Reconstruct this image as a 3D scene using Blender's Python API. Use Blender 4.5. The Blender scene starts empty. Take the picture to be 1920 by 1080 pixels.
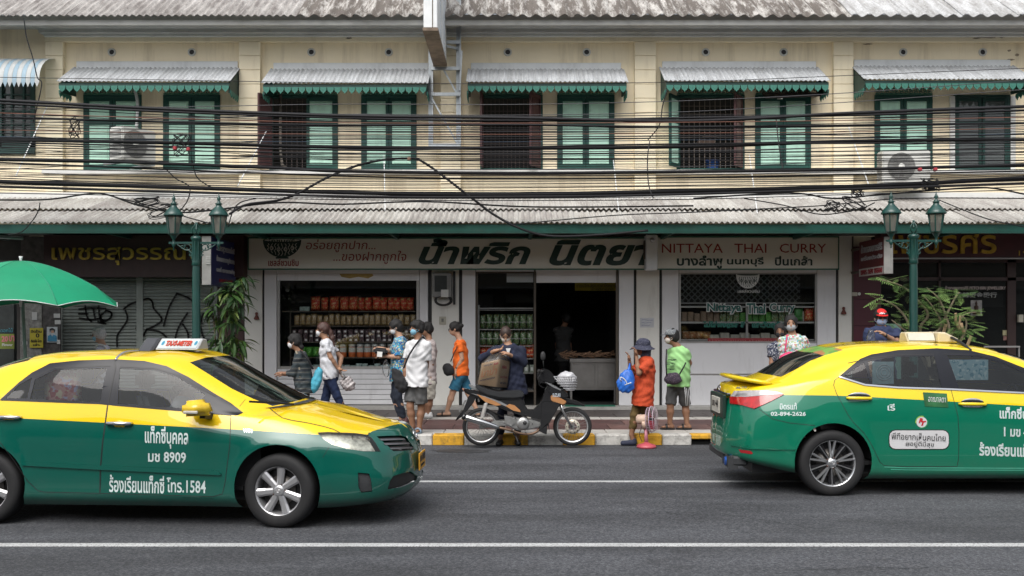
import bpy, bmesh, math, random
import numpy as np
from mathutils import Vector, Matrix, geometry, noise
random.seed(7); R = math.radians
SC = bpy.context.scene; COL = SC.collection
# ---------------------------------------------------------------- camera, sky, sun, exposure
F_, CH, HY = 1867.0, 1.76, 605.0          # focal length in photo pixels, eye height, horizon row
cd = bpy.data.cameras.new('camera'); cam = bpy.data.objects.new('camera', cd); COL.objects.link(cam)
cam.location = (0, 0, CH); cam.rotation_euler = (R(90), 0, 0)
cd.sensor_width = 36; cd.lens = 36*F_/1920; cd.shift_y = 65/1920; cd.clip_start = .1; cd.clip_end = 600
SC.camera = cam
w = bpy.data.worlds.new('World'); SC.world = w; w.use_nodes = True
wn = w.node_tree.nodes; wl = w.node_tree.links; bgn = wn['Background']
sky = wn.new('ShaderNodeTexSky'); sky.sky_type = 'NISHITA'; sky.sun_disc = False
sky.sun_elevation = R(58); sky.sun_rotation = R(200); sky.dust_density = 4; sky.air_density = 1.2; sky.ozone_density = 1
hs = wn.new('ShaderNodeHueSaturation'); hs.inputs['Saturation'].default_value = .30
wl.new(sky.outputs[0], hs.inputs['Color']); wl.new(hs.outputs[0], bgn.inputs['Color']); bgn.inputs['Strength'].default_value = .13
sd = bpy.data.lights.new('sun', 'SUN'); so = bpy.data.objects.new('sun', sd); COL.objects.link(so)
sd.energy = 1.5; sd.angle = R(50); sd.color = (1, .965, .92); so.rotation_euler = (R(40), 0, R(-20)); so.location = (0, -5, 20)
SC.view_settings.view_transform = 'Standard'; SC.view_settings.look = 'None'; SC.view_settings.gamma = 1
SC.view_settings.exposure = 0.68; SC.view_settings.use_curve_mapping = False
SC.render.engine = 'CYCLES'; SC.cycles.max_bounces = 8; SC.cycles.transparent_max_bounces = 16
SC.cycles.caustics_reflective = False; SC.cycles.caustics_refractive = False
SC.cycles.use_denoising = True

def P(px, py, Y):                          # photo pixel at real depth Y -> world point
    return Vector(((px-960)/F_*Y, Y, CH+(HY-py)/F_*Y))
def PX(px, Y): return (px-960)/F_*Y
def PZ(py, Y): return CH+(HY-py)/F_*Y
# ---------------------------------------------------------------- materials
def srgb(h):
    if isinstance(h, str): c = [int(h[i:i+2], 16)/255 for i in (0, 2, 4)]
    else: return tuple(h)
    return tuple(x/12.92 if x <= .04045 else ((x+.055)/1.055)**2.4 for x in c)
class NT:
    def __init__(s, m): s.m = m; m.use_nodes = True; s.n = m.node_tree.nodes; s.l = m.node_tree.links; s.b = s.n['Principled BSDF']; s.tc = None
    def add(s, t, **k):
        nd = s.n.new(t)
        for a, v in k.items():
            if a.startswith('_'): setattr(nd, a[1:], v)
            else: nd.inputs[a.replace('__', ' ')].default_value = v
        return nd
    def coord(s, scale=(1, 1, 1), gen=False):
        if s.tc is None: s.tc = s.n.new('ShaderNodeTexCoord')
        mp = s.n.new('ShaderNodeMapping'); mp.inputs['Scale'].default_value = scale
        s.l.new(s.tc.outputs['Generated' if gen else 'Object'], mp.inputs['Vector']); return mp.outputs[0]
    def noise(s, sc, det=4, scale=(1, 1, 1), rough=.6):
        nz = s.add('ShaderNodeTexNoise', Scale=sc, Detail=det, Roughness=rough); s.l.new(s.coord(scale), nz.inputs['Vector']); return nz.outputs['Fac']
    def ramp(s, fac, stops):
        r = s.n.new('ShaderNodeValToRGB'); e = r.color_ramp.elements
        while len(e) < len(stops): e.new(.5)
        for el, (p, c) in zip(e, stops): el.position = p; el.color = (*c, 1) if len(c) == 3 else c
        s.l.new(fac, r.inputs[0]); return r.outputs[0]
    def mix(s, fac, a, b, mode='MIX'):
        m = s.n.new('ShaderNodeMix'); m.data_type = 'RGBA'; m.blend_type = mode
        for i, v in ((0, fac), (6, a), (7, b)):
            if isinstance(v, (int, float)): m.inputs[i].default_value = v if i == 0 else (v, v, v, 1)
            elif isinstance(v, tuple): m.inputs[i].default_value = (*v[:3], 1)
            else: s.l.new(v, m.inputs[i])
        return m.outputs[2]
    def bump(s, h, st, dist=.01):
        b = s.add('ShaderNodeBump', Strength=st, Distance=dist); s.l.new(h, b.inputs['Height']); s.l.new(b.outputs[0], s.b.inputs['Normal'])
MC = {}
def M(name, col, rough=.6, metal=0, var=.15, vs=6, grime=0, gcol=(.05, .045, .04), gs=(3, 3, .7), gth=.55, bump=0, bs=60, coat=0, spec=.5, sheen=0):
    if name in MC: return MC[name]
    m = bpy.data.materials.new(name); t = NT(m); col = srgb(col); MC[name] = m
    c = t.mix(t.ramp(t.noise(vs), [(.3, (0, 0, 0)), (.7, (1, 1, 1))]), tuple(x*(1-var) for x in col), tuple(min(1, x*(1+var*.6)) for x in col))
    if grime:
        g = t.noise(1, 6, gs, .7); f = t.ramp(g, [(gth, (0, 0, 0)), (min(1, gth+.22), (grime,)*3)]); c = t.mix(f, c, tuple(gcol))
    t.l.new(c, t.b.inputs['Base Color'])
    t.b.inputs['Roughness'].default_value = rough; t.b.inputs['Metallic'].default_value = metal
    t.b.inputs['Specular IOR Level'].default_value = spec; t.b.inputs['Coat Weight'].default_value = coat; t.b.inputs['Coat Roughness'].default_value = .04
    if bump: t.bump(t.noise(bs, 3), bump)
    return m
def GL(name, tint=(.8, .85, .85), op=.25, rough=.02, spec=.5):
    "window glass: partly see-through sheet with mirror reflection"
    if name in MC: return MC[name]
    m = bpy.data.materials.new(name); m.use_nodes = True; n = m.node_tree.nodes; l = m.node_tree.links; n.clear()
    o = n.new('ShaderNodeOutputMaterial'); tr = n.new('ShaderNodeBsdfTransparent'); tr.inputs[0].default_value = (*tint, 1)
    gl = n.new('ShaderNodeBsdfGlossy'); gl.inputs['Roughness'].default_value = rough
    df = n.new('ShaderNodeBsdfDiffuse'); df.inputs[0].default_value = (*[x*.35 for x in tint], 1)
    fr = n.new('ShaderNodeFresnel'); fr.inputs[0].default_value = 1.35+spec*.3
    m1 = n.new('ShaderNodeMixShader'); m1.inputs[0].default_value = op; l.new(tr.outputs[0], m1.inputs[1]); l.new(df.outputs[0], m1.inputs[2])
    m2 = n.new('ShaderNodeMixShader'); l.new(fr.outputs[0], m2.inputs[0]); l.new(m1.outputs[0], m2.inputs[1]); l.new(gl.outputs[0], m2.inputs[2])
    l.new(m2.outputs[0], o.inputs[0]); MC[name] = m; return m
def PAT(name, base, spots, scale=30, rough=.85, thr=.35, rnd=True):
    "printed cloth: voronoi blotches of several colours on a base colour"
    if name in MC: return MC[name]
    m = bpy.data.materials.new(name); t = NT(m); c = srgb(base); MC[name] = m
    for i, s_ in enumerate(spots):
        v = t.add('ShaderNodeTexVoronoi', Scale=scale*(1+.35*i)); mp = t.n.new('ShaderNodeMapping')
        mp.inputs['Location'].default_value = (i*3.1, i*1.7, i); mp.inputs['Rotation'].default_value = (i, i*.7, .3)
        if t.tc is None: t.coord()
        nz = t.add('ShaderNodeTexNoise', Scale=scale*1.3, Detail=2); t.l.new(t.tc.outputs['Object'], nz.inputs['Vector'])
        ad = t.n.new('ShaderNodeMix'); ad.data_type = 'VECTOR'; ad.inputs[0].default_value = .06
        t.l.new(t.tc.outputs['Object'], ad.inputs[4]); t.l.new(nz.outputs['Color'], ad.inputs[5])
        t.l.new(ad.outputs[1], mp.inputs['Vector']); t.l.new(mp.outputs[0], v.inputs['Vector'])
        f = t.ramp(v.outputs['Distance'], [(thr, (1, 1, 1)), (thr+.06, (0, 0, 0))]); c = t.mix(f, c, srgb(s_))
    t.l.new(c, t.b.inputs['Base Color']); t.b.inputs['Roughness'].default_value = rough; return m
def STR(name, cols, period, axis=2, rough=.85):
    "woven stripes"
    if name in MC: return MC[name]
    m = bpy.data.materials.new(name); t = NT(m); MC[name] = m; sc = [0.001]*3; sc[axis] = 1
    wv = t.add('ShaderNodeTexWave', Scale=1/period*.314, Distortion=1.5, Detail=1); wv.bands_direction = 'XYZ'[axis]
    t.l.new(t.coord(), wv.inputs['Vector']); n_ = len(cols)
    c = t.ramp(wv.outputs['Color'], [(i/n_, srgb(k)) for i, k in enumerate(cols)])
    c.node.color_ramp.interpolation = 'CONSTANT'; t.l.new(c, t.b.inputs['Base Color']); t.b.inputs['Roughness'].default_value = rough; return m
# ---------------------------------------------------------------- mesh building
ORG = {}                                     # object name -> world origin its mesh is written against
def origin_of(p):
    return ORG.get(p.name, Vector((0, 0, 0))) if p is not None else Vector((0, 0, 0))
def props(o, label=None, cat=None, group=None, kind=None):
    if label: o['label'] = label
    if cat: o['category'] = cat
    if group: o['group'] = group
    if kind: o['kind'] = kind
    return o
def thing(name, label, cat, loc, group=None, rz=0, local=False):
    o = bpy.data.objects.new(name, None); COL.objects.link(o); o.location = loc; o.rotation_euler = (0, 0, rz); o.empty_display_size = .2
    ORG[o.name] = Vector((0, 0, 0)) if local else Vector(loc); return props(o, label, cat, group)
def link(name, me, mat, parent=None):
    o = bpy.data.objects.new(name, me); COL.objects.link(o)
    for m in (mat if isinstance(mat, (list, tuple)) else [mat]):
        if m is not None: me.materials.append(m)
    if parent is not None: o.parent = parent; ORG[o.name] = origin_of(parent)
    return o
class MB:
    def __init__(s): s.v = []; s.f = []; s.mi = []; s.sm = []; s.m = 0; s.s = False
    def raw(s, vs, fs, smooth=None):
        b = len(s.v); s.v += [tuple(v) for v in vs]
        for f in fs: s.f.append([b+i for i in f]); s.mi.append(s.m); s.sm.append(s.s if smooth is None else smooth)
        return s
    def box(s, x0, x1, y0, y1, z0, z1, M4=None):
        vs = [Vector((x, y, z)) for z in (z0, z1) for y in (y0, y1) for x in (x0, x1)]
        if M4 is not None: vs = [M4 @ v for v in vs]
        return s.raw(vs, [(0, 2, 3, 1), (4, 5, 7, 6), (0, 1, 5, 4), (2, 6, 7, 3), (0, 4, 6, 2), (1, 3, 7, 5)], False)
    def hexa(s, vs): return s.raw(vs, [(0, 2, 3, 1), (4, 5, 7, 6), (0, 1, 5, 4), (2, 6, 7, 3), (0, 4, 6, 2), (1, 3, 7, 5)], False)
    def bar(s, a, b, wx, wz=None, up=(0, 0, 1)):
        a, b = Vector(a), Vector(b); d = (b-a).normalized(); u = Vector(up)
        if abs(d.dot(u)) > .95: u = Vector((1, 0, 0))
        x = d.cross(u).normalized()*wx/2; z = x.cross(d).normalized()*(wz or wx)/2
        return s.raw([a-x-z, a+x-z, a-x+z, a+x+z, b-x-z, b+x-z, b-x+z, b+x+z], [(0, 1, 3, 2), (4, 6, 7, 5), (0, 4, 5, 1), (2, 3, 7, 6), (0, 2, 6, 4), (1, 5, 7, 3)], False)
    def tube(s, pts, r, n=6, cap=True, smooth=True):
        pts = [Vector(p) for p in pts]; rs = r if isinstance(r, (list, tuple)) else [r]*len(pts); vs = []; fs = []; px = None
        for i, p in enumerate(pts):
            d = (pts[min(i+1, len(pts)-1)]-pts[max(i-1, 0)]).normalized()
            if px is None: px = d.cross(Vector((0, 0, 1)) if abs(d.z) < .9 else Vector((1, 0, 0))).normalized()
            px = (px-d*px.dot(d)).normalized(); py = d.cross(px)
            for k in range(n): a = 2*math.pi*k/n; vs.append(p+(px*math.cos(a)+py*math.sin(a))*rs[i])
        for i in range(len(pts)-1):
            for k in range(n): a = i*n+k; b = i*n+(k+1) % n; fs.append((a, b, b+n, a+n))
        s.raw(vs, fs, smooth)
        if cap: m = len(s.v)-len(vs); s.f += [[m+k for k in range(n)][::-1], [m+len(vs)-n+k for k in range(n)]]; s.mi += [s.m]*2; s.sm += [False]*2
        return s
    def lathe(s, prof, c=(0, 0, 0), n=24, ax='Z', smooth=True, a0=0, a1=2*math.pi):
        c = Vector(c); full = abs(a1-a0-2*math.pi) < 1e-6; cols = n if full else n+1; vs = []; fs = []
        for k in range(cols):
            a = a0+(a1-a0)*k/n
            for r, h in prof:
                x, y = r*math.cos(a), r*math.sin(a)
                vs.append(c+(Vector((x, y, h)) if ax == 'Z' else Vector((x, h, y)) if ax == 'Y' else Vector((h, x, y))))
        L = len(prof)
        for k in range(n):
            for i in range(L-1):
                a = k*L+i; b = ((k+1) % cols)*L+i; fs.append((a, b, b+1, a+1))
        return s.raw(vs, fs, smooth)
    def prism(s, poly, y0, y1, f=None):
        "polygon in (x,z) extruded from y0 to y1; f maps (x,z,y)->Vector"
        f = f or (lambda x, z, y: Vector((x, y, z))); n = len(poly)
        A = [f(x, z, y0) for x, z in poly]; B = [f(x, z, y1) for x, z in poly]
        tri = geometry.tessellate_polygon([[Vector((x, z, 0)) for x, z in poly]])
        fs = [tuple(t) for t in tri]+[tuple(n+i for i in t[::-1]) for t in tri]+[(i, (i+1) % n, n+(i+1) % n, n+i) for i in range(n)]
        return s.raw(A+B, fs, False)
    def mesh(s, name, off=None, bevel=0, seg=1, weld=False):
        me = bpy.data.meshes.new(name); o = off or Vector((0, 0, 0))
        me.from_pydata([(v[0]-o[0], v[1]-o[1], v[2]-o[2]) for v in s.v], [], s.f)
        me.polygons.foreach_set('material_index', s.mi); me.polygons.foreach_set('use_smooth', s.sm)
        bm = bmesh.new(); bm.from_mesh(me)
        if weld: bmesh.ops.remove_doubles(bm, verts=bm.verts, dist=weld if weld is not True else 1e-4)
        bmesh.ops.recalc_face_normals(bm, faces=bm.faces)
        if bevel:
            es = [e for e in bm.edges if len(e.link_faces) == 2 and e.calc_face_angle(0) > .5]
            bmesh.ops.bevel(bm, geom=es, offset=bevel, segments=seg, affect='EDGES', clamp_overlap=True)
        bm.to_mesh(me); bm.free(); me.update(); return me
    def build(s, name, mat, parent=None, bevel=0, seg=1, weld=False, **pr):
        if parent is None:
            xs = np.array([tuple(v) for v in s.v]); lo, hi = xs.min(0), xs.max(0); off = Vector(((lo[0]+hi[0])/2, (lo[1]+hi[1])/2, lo[2]))
        else: off = origin_of(parent)
        o = link(name, s.mesh(name, off, bevel, seg, weld), mat, parent)
        if parent is None: o.location = off; ORG[o.name] = off
        return props(o, **pr)
def clone(o, loc=None, label=None, parent=None, rz=None, name=None):
    c = o.copy(); COL.objects.link(c)
    if loc is not None: c.location = loc
    if rz is not None: c.rotation_euler = (0, 0, rz)
    if parent is not None: c.parent = parent
    if label: c['label'] = label
    for ch in list(o.children): clone(ch, parent=c)
    return c
_tc = {}
def text_mesh(body, shear=0, bold=0, space=1.0):
    k = (body, shear, bold, space)
    if k in _tc: return _tc[k]
    c = bpy.data.curves.new('lettering', 'FONT'); c.body = body; c.shear = shear; c.offset = bold; c.space_character = space; c.resolution_u = 2
    o = bpy.data.objects.new('lettering', c); COL.objects.link(o); bpy.context.view_layer.update()
    me = bpy.data.meshes.new_from_object(o); V = np.array([v.co[:2] for v in me.vertices]); Fs = [tuple(p.vertices) for p in me.polygons]
    bpy.data.objects.remove(o); bpy.data.curves.remove(c); bpy.data.meshes.remove(me)
    lo, hi = V.min(0), V.max(0); V = (V-lo)/(hi-lo); _tc[k] = (V, Fs); return _tc[k]
def text(name, body, x0, x1, z0, z1, Y, mat, parent, th=.006, f=None, **k):
    "lettering filling the rectangle x0..x1, z0..z1 on the plane Y (thickness th towards the viewer)"
    V, Fs = text_mesh(body, **k); b = MB(); n = len(V); f = f or (lambda u, v, d: Vector((x0+(x1-x0)*u, Y-d, z0+(z1-z0)*v)))
    b.raw([f(u, v, th) for u, v in V], Fs, False)
    ed = {}
    for q in Fs:
        for i in range(len(q)): e = (q[i], q[(i+1) % len(q)]); ed[e] = ed.get(e, 0)+1
    out = [e for e in ed if (e[1], e[0]) not in ed]
    m = len(b.v); b.v += [tuple(f(u, v, 0)) for u, v in V]
    for a, c in out: b.f.append([a, c, m+c, m+a]); b.mi.append(0); b.sm.append(False)
    me = bpy.data.meshes.new(name); o_ = origin_of(parent)
    me.from_pydata([(v[0]-o_[0], v[1]-o_[1], v[2]-o_[2]) for v in b.v], [], b.f); me.update()
    return link(name, me, mat, parent)
def ptext(name, body, px0, px1, py0, py1, Y, mat, parent, **k):
    return text(name, body, PX(px0, Y), PX(px1, Y), PZ(py1, Y), PZ(py0, Y), Y, mat, parent, **k)
def ribbon(b, pts, wd, Y, th=.004):
    "flat painted stroke through (x,z) points on plane Y"
    for (xa, za), (xb, zb) in zip(pts, pts[1:]):
        d = Vector((xb-xa, zb-za)); L = d.length
        if L < 1e-5: continue
        n = Vector((-d.y, d.x))/L*wd/2; e = d/L*wd*.3
        b.raw([(xa-e.x+n.x, Y-th, za-e.y+n.y), (xa-e.x-n.x, Y-th, za-e.y-n.y), (xb+e.x-n.x, Y-th, zb+e.y-n.y), (xb+e.x+n.x, Y-th, zb+e.y+n.y)], [(0, 1, 2, 3)])
def smooth_path(pts, n=6):
    pts = [Vector(p) for p in pts]; out = []
    for i in range(len(pts)-1):
        p0, p1, p2, p3 = pts[max(i-1, 0)], pts[i], pts[i+1], pts[min(i+2, len(pts)-1)]
        for k in range(n):
            t = k/n; out.append(.5*((2*p1)+(p2-p0)*t+(2*p0-5*p1+4*p2-p3)*t*t+(3*p1-p0-3*p2+p3)*t*t*t))
    return out+[pts[-1]]
# ================================================================ SETTING: road, kerb, pavement
YL1, YL2, YK, YW = 7.88, 11.03, 14.4, 18.8          # lane lines, kerb face, shop wall
def asphalt():
    m = bpy.data.materials.new('asphalt'); t = NT(m)
    c = t.ramp(t.noise(48, 4, rough=.85), [(.36, (.026, .028, .033)), (.5, (.064, .067, .075)), (.64, (.15, .155, .165))])
    c = t.mix(t.ramp(t.noise(1, 5, (.35, 1.6, 1)), [(.40, (1, 1, 1)), (.62, (0, 0, 0))]), c, t.mix(1.0, c, (.60, .60, .60), 'MULTIPLY'))
    c = t.mix(t.ramp(t.noise(1.0, 6, (1.2, 1.2, 1), .75), [(.60, (0, 0, 0)), (.72, (.55, .55, .55))]), c, (.018, .018, .019))
    t.l.new(c, t.b.inputs['Base Color']); t.b.inputs['Roughness'].default_value = .82; t.b.inputs['Specular IOR Level'].default_value = .35
    t.bump(t.noise(150, 2), .5, .006); return m
asph = asphalt()
g = MB().box(-150, 150, -60, 150, -.3, -.02); g.build('ground', M('soil', (.10, .095, .085), .95), kind='structure')
MB().box(-60, 60, 1.0, YK, -.2, 0).build('road', asph, kind='structure')
MB().box(-60, 60, -9, .999, -.2, 0).build('road', asph, kind='structure')
linem = bpy.data.materials.new('lane_paint'); t = NT(linem)
c = t.mix(t.ramp(t.noise(60, 5, rough=.8), [(.40, (0, 0, 0)), (.50, (1, 1, 1))]), (.12, .12, .12), (.50, .51, .51))
c = t.mix(t.ramp(t.noise(3, 4, (.6, 3, 1)), [(.4, (0, 0, 0)), (.7, (.5, .5, .5))]), c, (.25, .25, .25)); t.l.new(c, t.b.inputs['Base Color']); t.b.inputs['Roughness'].default_value = .7
MB().box(-60, 60, YL1-.055, YL1+.055, 0, .004).build('lane_line', linem, kind='structure')
MB().box(-60, 60, YL2-.045, YL2+.045, 0, .004).build('lane_line', linem, kind='structure')
MB().box(-60, 60, YK, 23.5, -.2, .128).build('pavement', M('mortar', (.30, .29, .27), .9, grime=.5), kind='structure')
pav = bpy.data.objects['pavement']
# kerb stones, painted
yel = M('kerb_yellow', (.62, .33, .02), .75, var=.2, vs=9, grime=.85, gcol=(.05, .045, .03), gs=(7, 7, 7), gth=.5, bump=.4, bs=40)
wht = M('kerb_white', (.50, .49, .46), .8, var=.2, vs=9, grime=.8, gcol=(.09, .085, .08), gs=(7, 7, 7), gth=.48, bump=.4, bs=40)
kb = bpy.data.objects.new('kerb', None); COL.objects.link(kb); kb.location = (0, YK, 0); ORG[kb.name] = Vector((0, YK, 0)); kb['kind'] = 'structure'
edges = [775, 812, 871, 937, 990, 1055, 1115, 1187, 1240, 1300, 1352]
xs = [PX(e, YK) for e in edges]; kx = xs[0]; k0 = [];
while kx > -9: k0.append(kx); kx -= .46
for i in range(len(k0)-1):
    MB().box(k0[i+1]+.004, k0[i]-.004, YK-.10, YK+.12, -.01, .152).build('kerb_stone', [yel, wht][i % 2], kb, bevel=.015)
for i in range(len(xs)-1):
    if i == len(xs)-2:
        MB().box(xs[i]-.04, xs[i+1]-.004, YK-.10, YK+.12, .085, .152).build('kerb_stone', yel, kb, bevel=.012)
        MB().box(xs[i]-.04, xs[i+1]-.01, YK-.02, YK+.10, -.01, .083).build('drain_opening', M('black_hole', (.006, .006, .006), .9), kb)
    else: MB().box(xs[i]+.004, xs[i+1]-.004-(.04 if i == len(xs)-3 else 0), YK-.10, YK+.12, -.01, .152).build('kerb_stone', [wht, yel][i % 2], kb, bevel=.015)
kx = xs[-1]; i = 0
while kx < 10: MB().box(kx+.004, kx+.456, YK-.10, YK+.12, -.01, .152).build('kerb_stone', [wht, yel][i % 2], kb, bevel=.015); kx += .46; i += 1
# paving slabs: red-brown slabs, pale bands, dark slabs
red = [M('slab_red_%s' % n, c, .55, var=.25, vs=5, grime=.5, gcol=(.03, .028, .026), gth=.5, gs=(2, 2, 2)) for n, c in (('plain', (.115, .055, .048)), ('worn', (.14, .075, .065)), ('deep', (.09, .045, .042)))]
dark = M('slab_dark', (.065, .055, .052), .55, var=.25, grime=.4); pale = M('band_pale', (.42, .40, .37), .8, var=.15, grime=.6, gs=(2, 2, 2))
rows = [(14.54, 15.05, pale, 1.2), (15.06, 15.8, red, .8), (15.81, 16.62, red, .8), (16.63, 17.05, pale, 1.6), (17.06, 17.8, dark, .8), (17.81, 18.45, dark, .8)]
protos = {}
for j, (a, b, m, wd) in enumerate(rows):
    x = -9.4-(j % 2)*.3
    while x < 9.6:
        mm = random.choice(m) if isinstance(m, list) else m; k = (j, mm.name)
        if k not in protos:
            o = MB().box(0, wd-.01, a, b-.008, .12, .147).build('paving_slab', mm, pav, bevel=.004); protos[k] = o; ox = o.location.x
            o.location.x = x+random.uniform(-.002, .002)
        else: o = protos[k].copy(); COL.objects.link(o); o.location.x = x; o.location.z = random.uniform(-.002, .002)
        x += wd
# threshold plinth in front of the shops
MB().box(-10.6, 10.6, 18.46, YW+.02, .1, .20).build('shop_plinth', M('plinth_terrazzo', (.36, .35, .33), .6, grime=.5, gs=(2, 2, 2)), kind='structure')

# ================================================================ THE SHOPHOUSE ROW (upper storey)
cream = M('cream_paint', (.88, .77, .565), .85, var=.08, vs=1.2, grime=.42, gcol=(.34, .26, .16), gs=(3.5, 3.5, .3), gth=.50, bump=.08, bs=30)
creamL = M('cream_trim', (.88, .78, .58), .85, var=.05, vs=1.5, grime=.3, gcol=(.33, .25, .16), gs=(3, 3, .5), gth=.55)
greyp = M('grey_cornice', (.50, .50, .485), .8, var=.08, vs=2, grime=.35, gcol=(.12, .11, .10), gs=(1.5, 1.5, 4), gth=.5)
greyl = M('pale_cornice', (.66, .66, .64), .8, var=.08, vs=2, grime=.3, gcol=(.15, .14, .13), gs=(1.5, 1.5, 4), gth=.5)
tgreen = M('teal_green_frame', (.006, .062, .048), .55, var=.2, grime=.3, gth=.55)
dgreen = M('dark_green_frame', (.006, .042, .034), .55, var=.25, grime=.3)
pgreen = M('mint_panel', (.50, .78, .64), .6, var=.06, grime=.3, gcol=(.14, .22, .17), gs=(4, 4, 1), gth=.52)
maroon = M('maroon_wood', (.075, .028, .028), .6, var=.25, grime=.4)
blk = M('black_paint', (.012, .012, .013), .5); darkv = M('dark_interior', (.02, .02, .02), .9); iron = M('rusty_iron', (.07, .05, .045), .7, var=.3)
XL, XR = -11.2, 11.2; WX0 = PX(85, YW)
bld = thing('shophouse_row', 'long cream two-storey shophouse with green shuttered upper windows above the shops', 'building', (0, YW, .15))
yb, yf = YW+.10, YW
def wallbox(name, x0, x1, z0, z1, m, p, y0=None, y1=None, **k): return MB().box(x0, x1, y0 or yf, y1 or yf+.25, z0, z1).build(name, m, p, **k)
wins = [(153, 262), (303, 410), (503, 632), (676, 780), (900, 1018), (1045, 1153), (1270, 1398), (1418, 1523), (1643, 1752), (1792, 1898)]
WT, WB = PZ(176, YW), PZ(318, YW); ZT = PZ(68, YW); ZB = PZ(378, YW)
# rear wall with window holes
b = MB(); wxs = [(PX(a, YW), PX(c_, YW)) for a, c_ in wins]; x = WX0
b.box(WX0, XR, yb, yb+.22, WT, ZT); b.box(WX0, XR, yb, yb+.22, ZB, WB)
for a, c_ in wxs+[(XR, XR+1)]:
    b.box(x, a, yb, yb+.22, WB, WT); x = c_
b.build('wall', cream, bld)
wallbox('frieze', WX0, XR, PZ(78, YW), ZT, creamL, bld, yf-.012)
pil = [(85, 118), (448, 488), (826, 864), (1190, 1230), (1563, 1600), (1936, 1976)]
pb = {}
for a, c_ in pil:
    z = PZ(78, YW); x0, x1 = PX(a, YW), PX(c_, YW); k = 0
    while z > ZB:
        z1 = z-.268; o = MB().box(x0, x1, yf-.01, yb+.02, max(z1, ZB)+.003, z-.003).build('pilaster_block', creamL, bld, bevel=.006); z = z1; k += 1
wallbox('window_sill_band', WX0-.05, XR, PZ(326, YW), PZ(319, YW), greyl, bld, yf-.05)
# cornice: stacked mouldings
for n, (pa, pb_, y, m) in enumerate([(68, 61, 18.72, greyl), (61, 50, 18.64, greyp), (50, 42, 18.52, greyp), (42, 27, 18.40, greyl)]):
    MB().box(WX0-.06*n, XR, y, yb+.2, PZ(pa, y), PZ(pb_, y)+.004).build('cornice_moulding', m, bld, bevel=.01)
# round vents
vm = M('vent_white', (.55, .55, .52), .6)
for px_ in (210, 360, 584, 729, 952, 1100, 1323, 1469, 1693, 1842):
    c_ = P(px_, 98, yb); b = MB(); b.lathe([(.048, 0), (.048, -.025), (.072, -.03), (.078, -.012), (.078, 0)], c_, 20, 'Y')
    o = b.build('vent_ring', vm, bld); MB().lathe([(0.0001, -.003), (.05, -.003)], c_, 18, 'Y').build('vent_hole', blk, o)
# roof: weathered fibre-cement sheets, one object per sheet
def corr_sheet(x0, x1, ya, za, yc, zc, per, amp, n=8, th=.012, ph=0.0, rows=1):
    b = MB(); cnt = int(round((x1-x0)/per*n)); d = Vector((0, yc-ya, zc-za)).normalized(); nrm = Vector((0, -d.z, d.y)); vs = []; fs = []
    for s_ in (0, 1):
        for j in range(rows+1):
            t_ = j/rows
            for i in range(cnt+1):
                x = x0+(x1-x0)*i/cnt; h = amp*math.sin(2*math.pi*(x-x0)/per+ph)-(th if s_ else 0)
                vs.append(Vector((x, ya+(yc-ya)*t_, za+(zc-za)*t_))+nrm*h)
    k = cnt+1; off = k*(rows+1)
    for j in range(rows):
        for i in range(cnt):
            a = j*k+i; fs += [(a, a+1, a+k+1, a+k), (off+a, off+a+k, off+a+k+1, off+a+1)]
    fs += [(i, off+i, off+i+1, i+1) for i in range(cnt)]
    b.raw(vs, fs, True); return b
def sheet_mat(name, base, dirt, amt, seed, sc=(9, .6, .6)):
    m = bpy.data.materials.new(name); t = NT(m)
    n1 = t.noise(1, 6, tuple(x*1.0 for x in sc), .75); n2 = t.noise(30, 4)
    mp = n1.node.inputs['Vector'].links[0].from_node; mp.inputs['Location'].default_value = (seed, seed*2, 0)
    c = t.mix(t.ramp(n1, [(.5-amt, (0, 0, 0)), (.62, (1, 1, 1))]), tuple(dirt), tuple(base)); c = t.mix(.5, c, t.mix(1.0, c, t.ramp(n2, [(.3, (.35, .35, .35)), (.6, (1, 1, 1))]), 'MULTIPLY'))
    t.l.new(c, t.b.inputs['Base Color']); t.b.inputs['Roughness'].default_value = .85; t.bump(n2, .3); return m
shA = [sheet_mat('fibre_cement_%s' % n, b_, d_, am, i, (7, 1.2, 1.2)) for i, (n, b_, d_, am) in enumerate([('stained', (.52, .50, .48), (.22, .20, .19), .12), ('mottled', (.62, .60, .57), (.16, .14, .125), .03), ('pale', (.62, .63, .64), (.30, .29, .28), .16)])]
ya, za = 17.95, PZ(29, 17.95); yc = 20.0; zc = za+(yc-ya)*math.tan(R(34)); x = XL-1; k = 0
while x < XR+1:
    m = shA[0] if x < -4.7 else shA[2] if x > 6 else shA[1]; per = .13 if x < -4.9 else .255
    wd = 1.04 if per == .13 else 1.02
    o = corr_sheet(x, x+wd, ya-random.uniform(0, .03), za+random.uniform(-.004, .006), yc, zc, per, .018 if per == .13 else .03, n=8).build('roof_sheet', m, bld); x += wd-(.02 if per == .255 else 0); k += 1
MB().box(XL-1, XR+1, ya+.12, ya+.2, za-.13, za-.045).build('eaves_board', greyp, bld)
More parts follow.
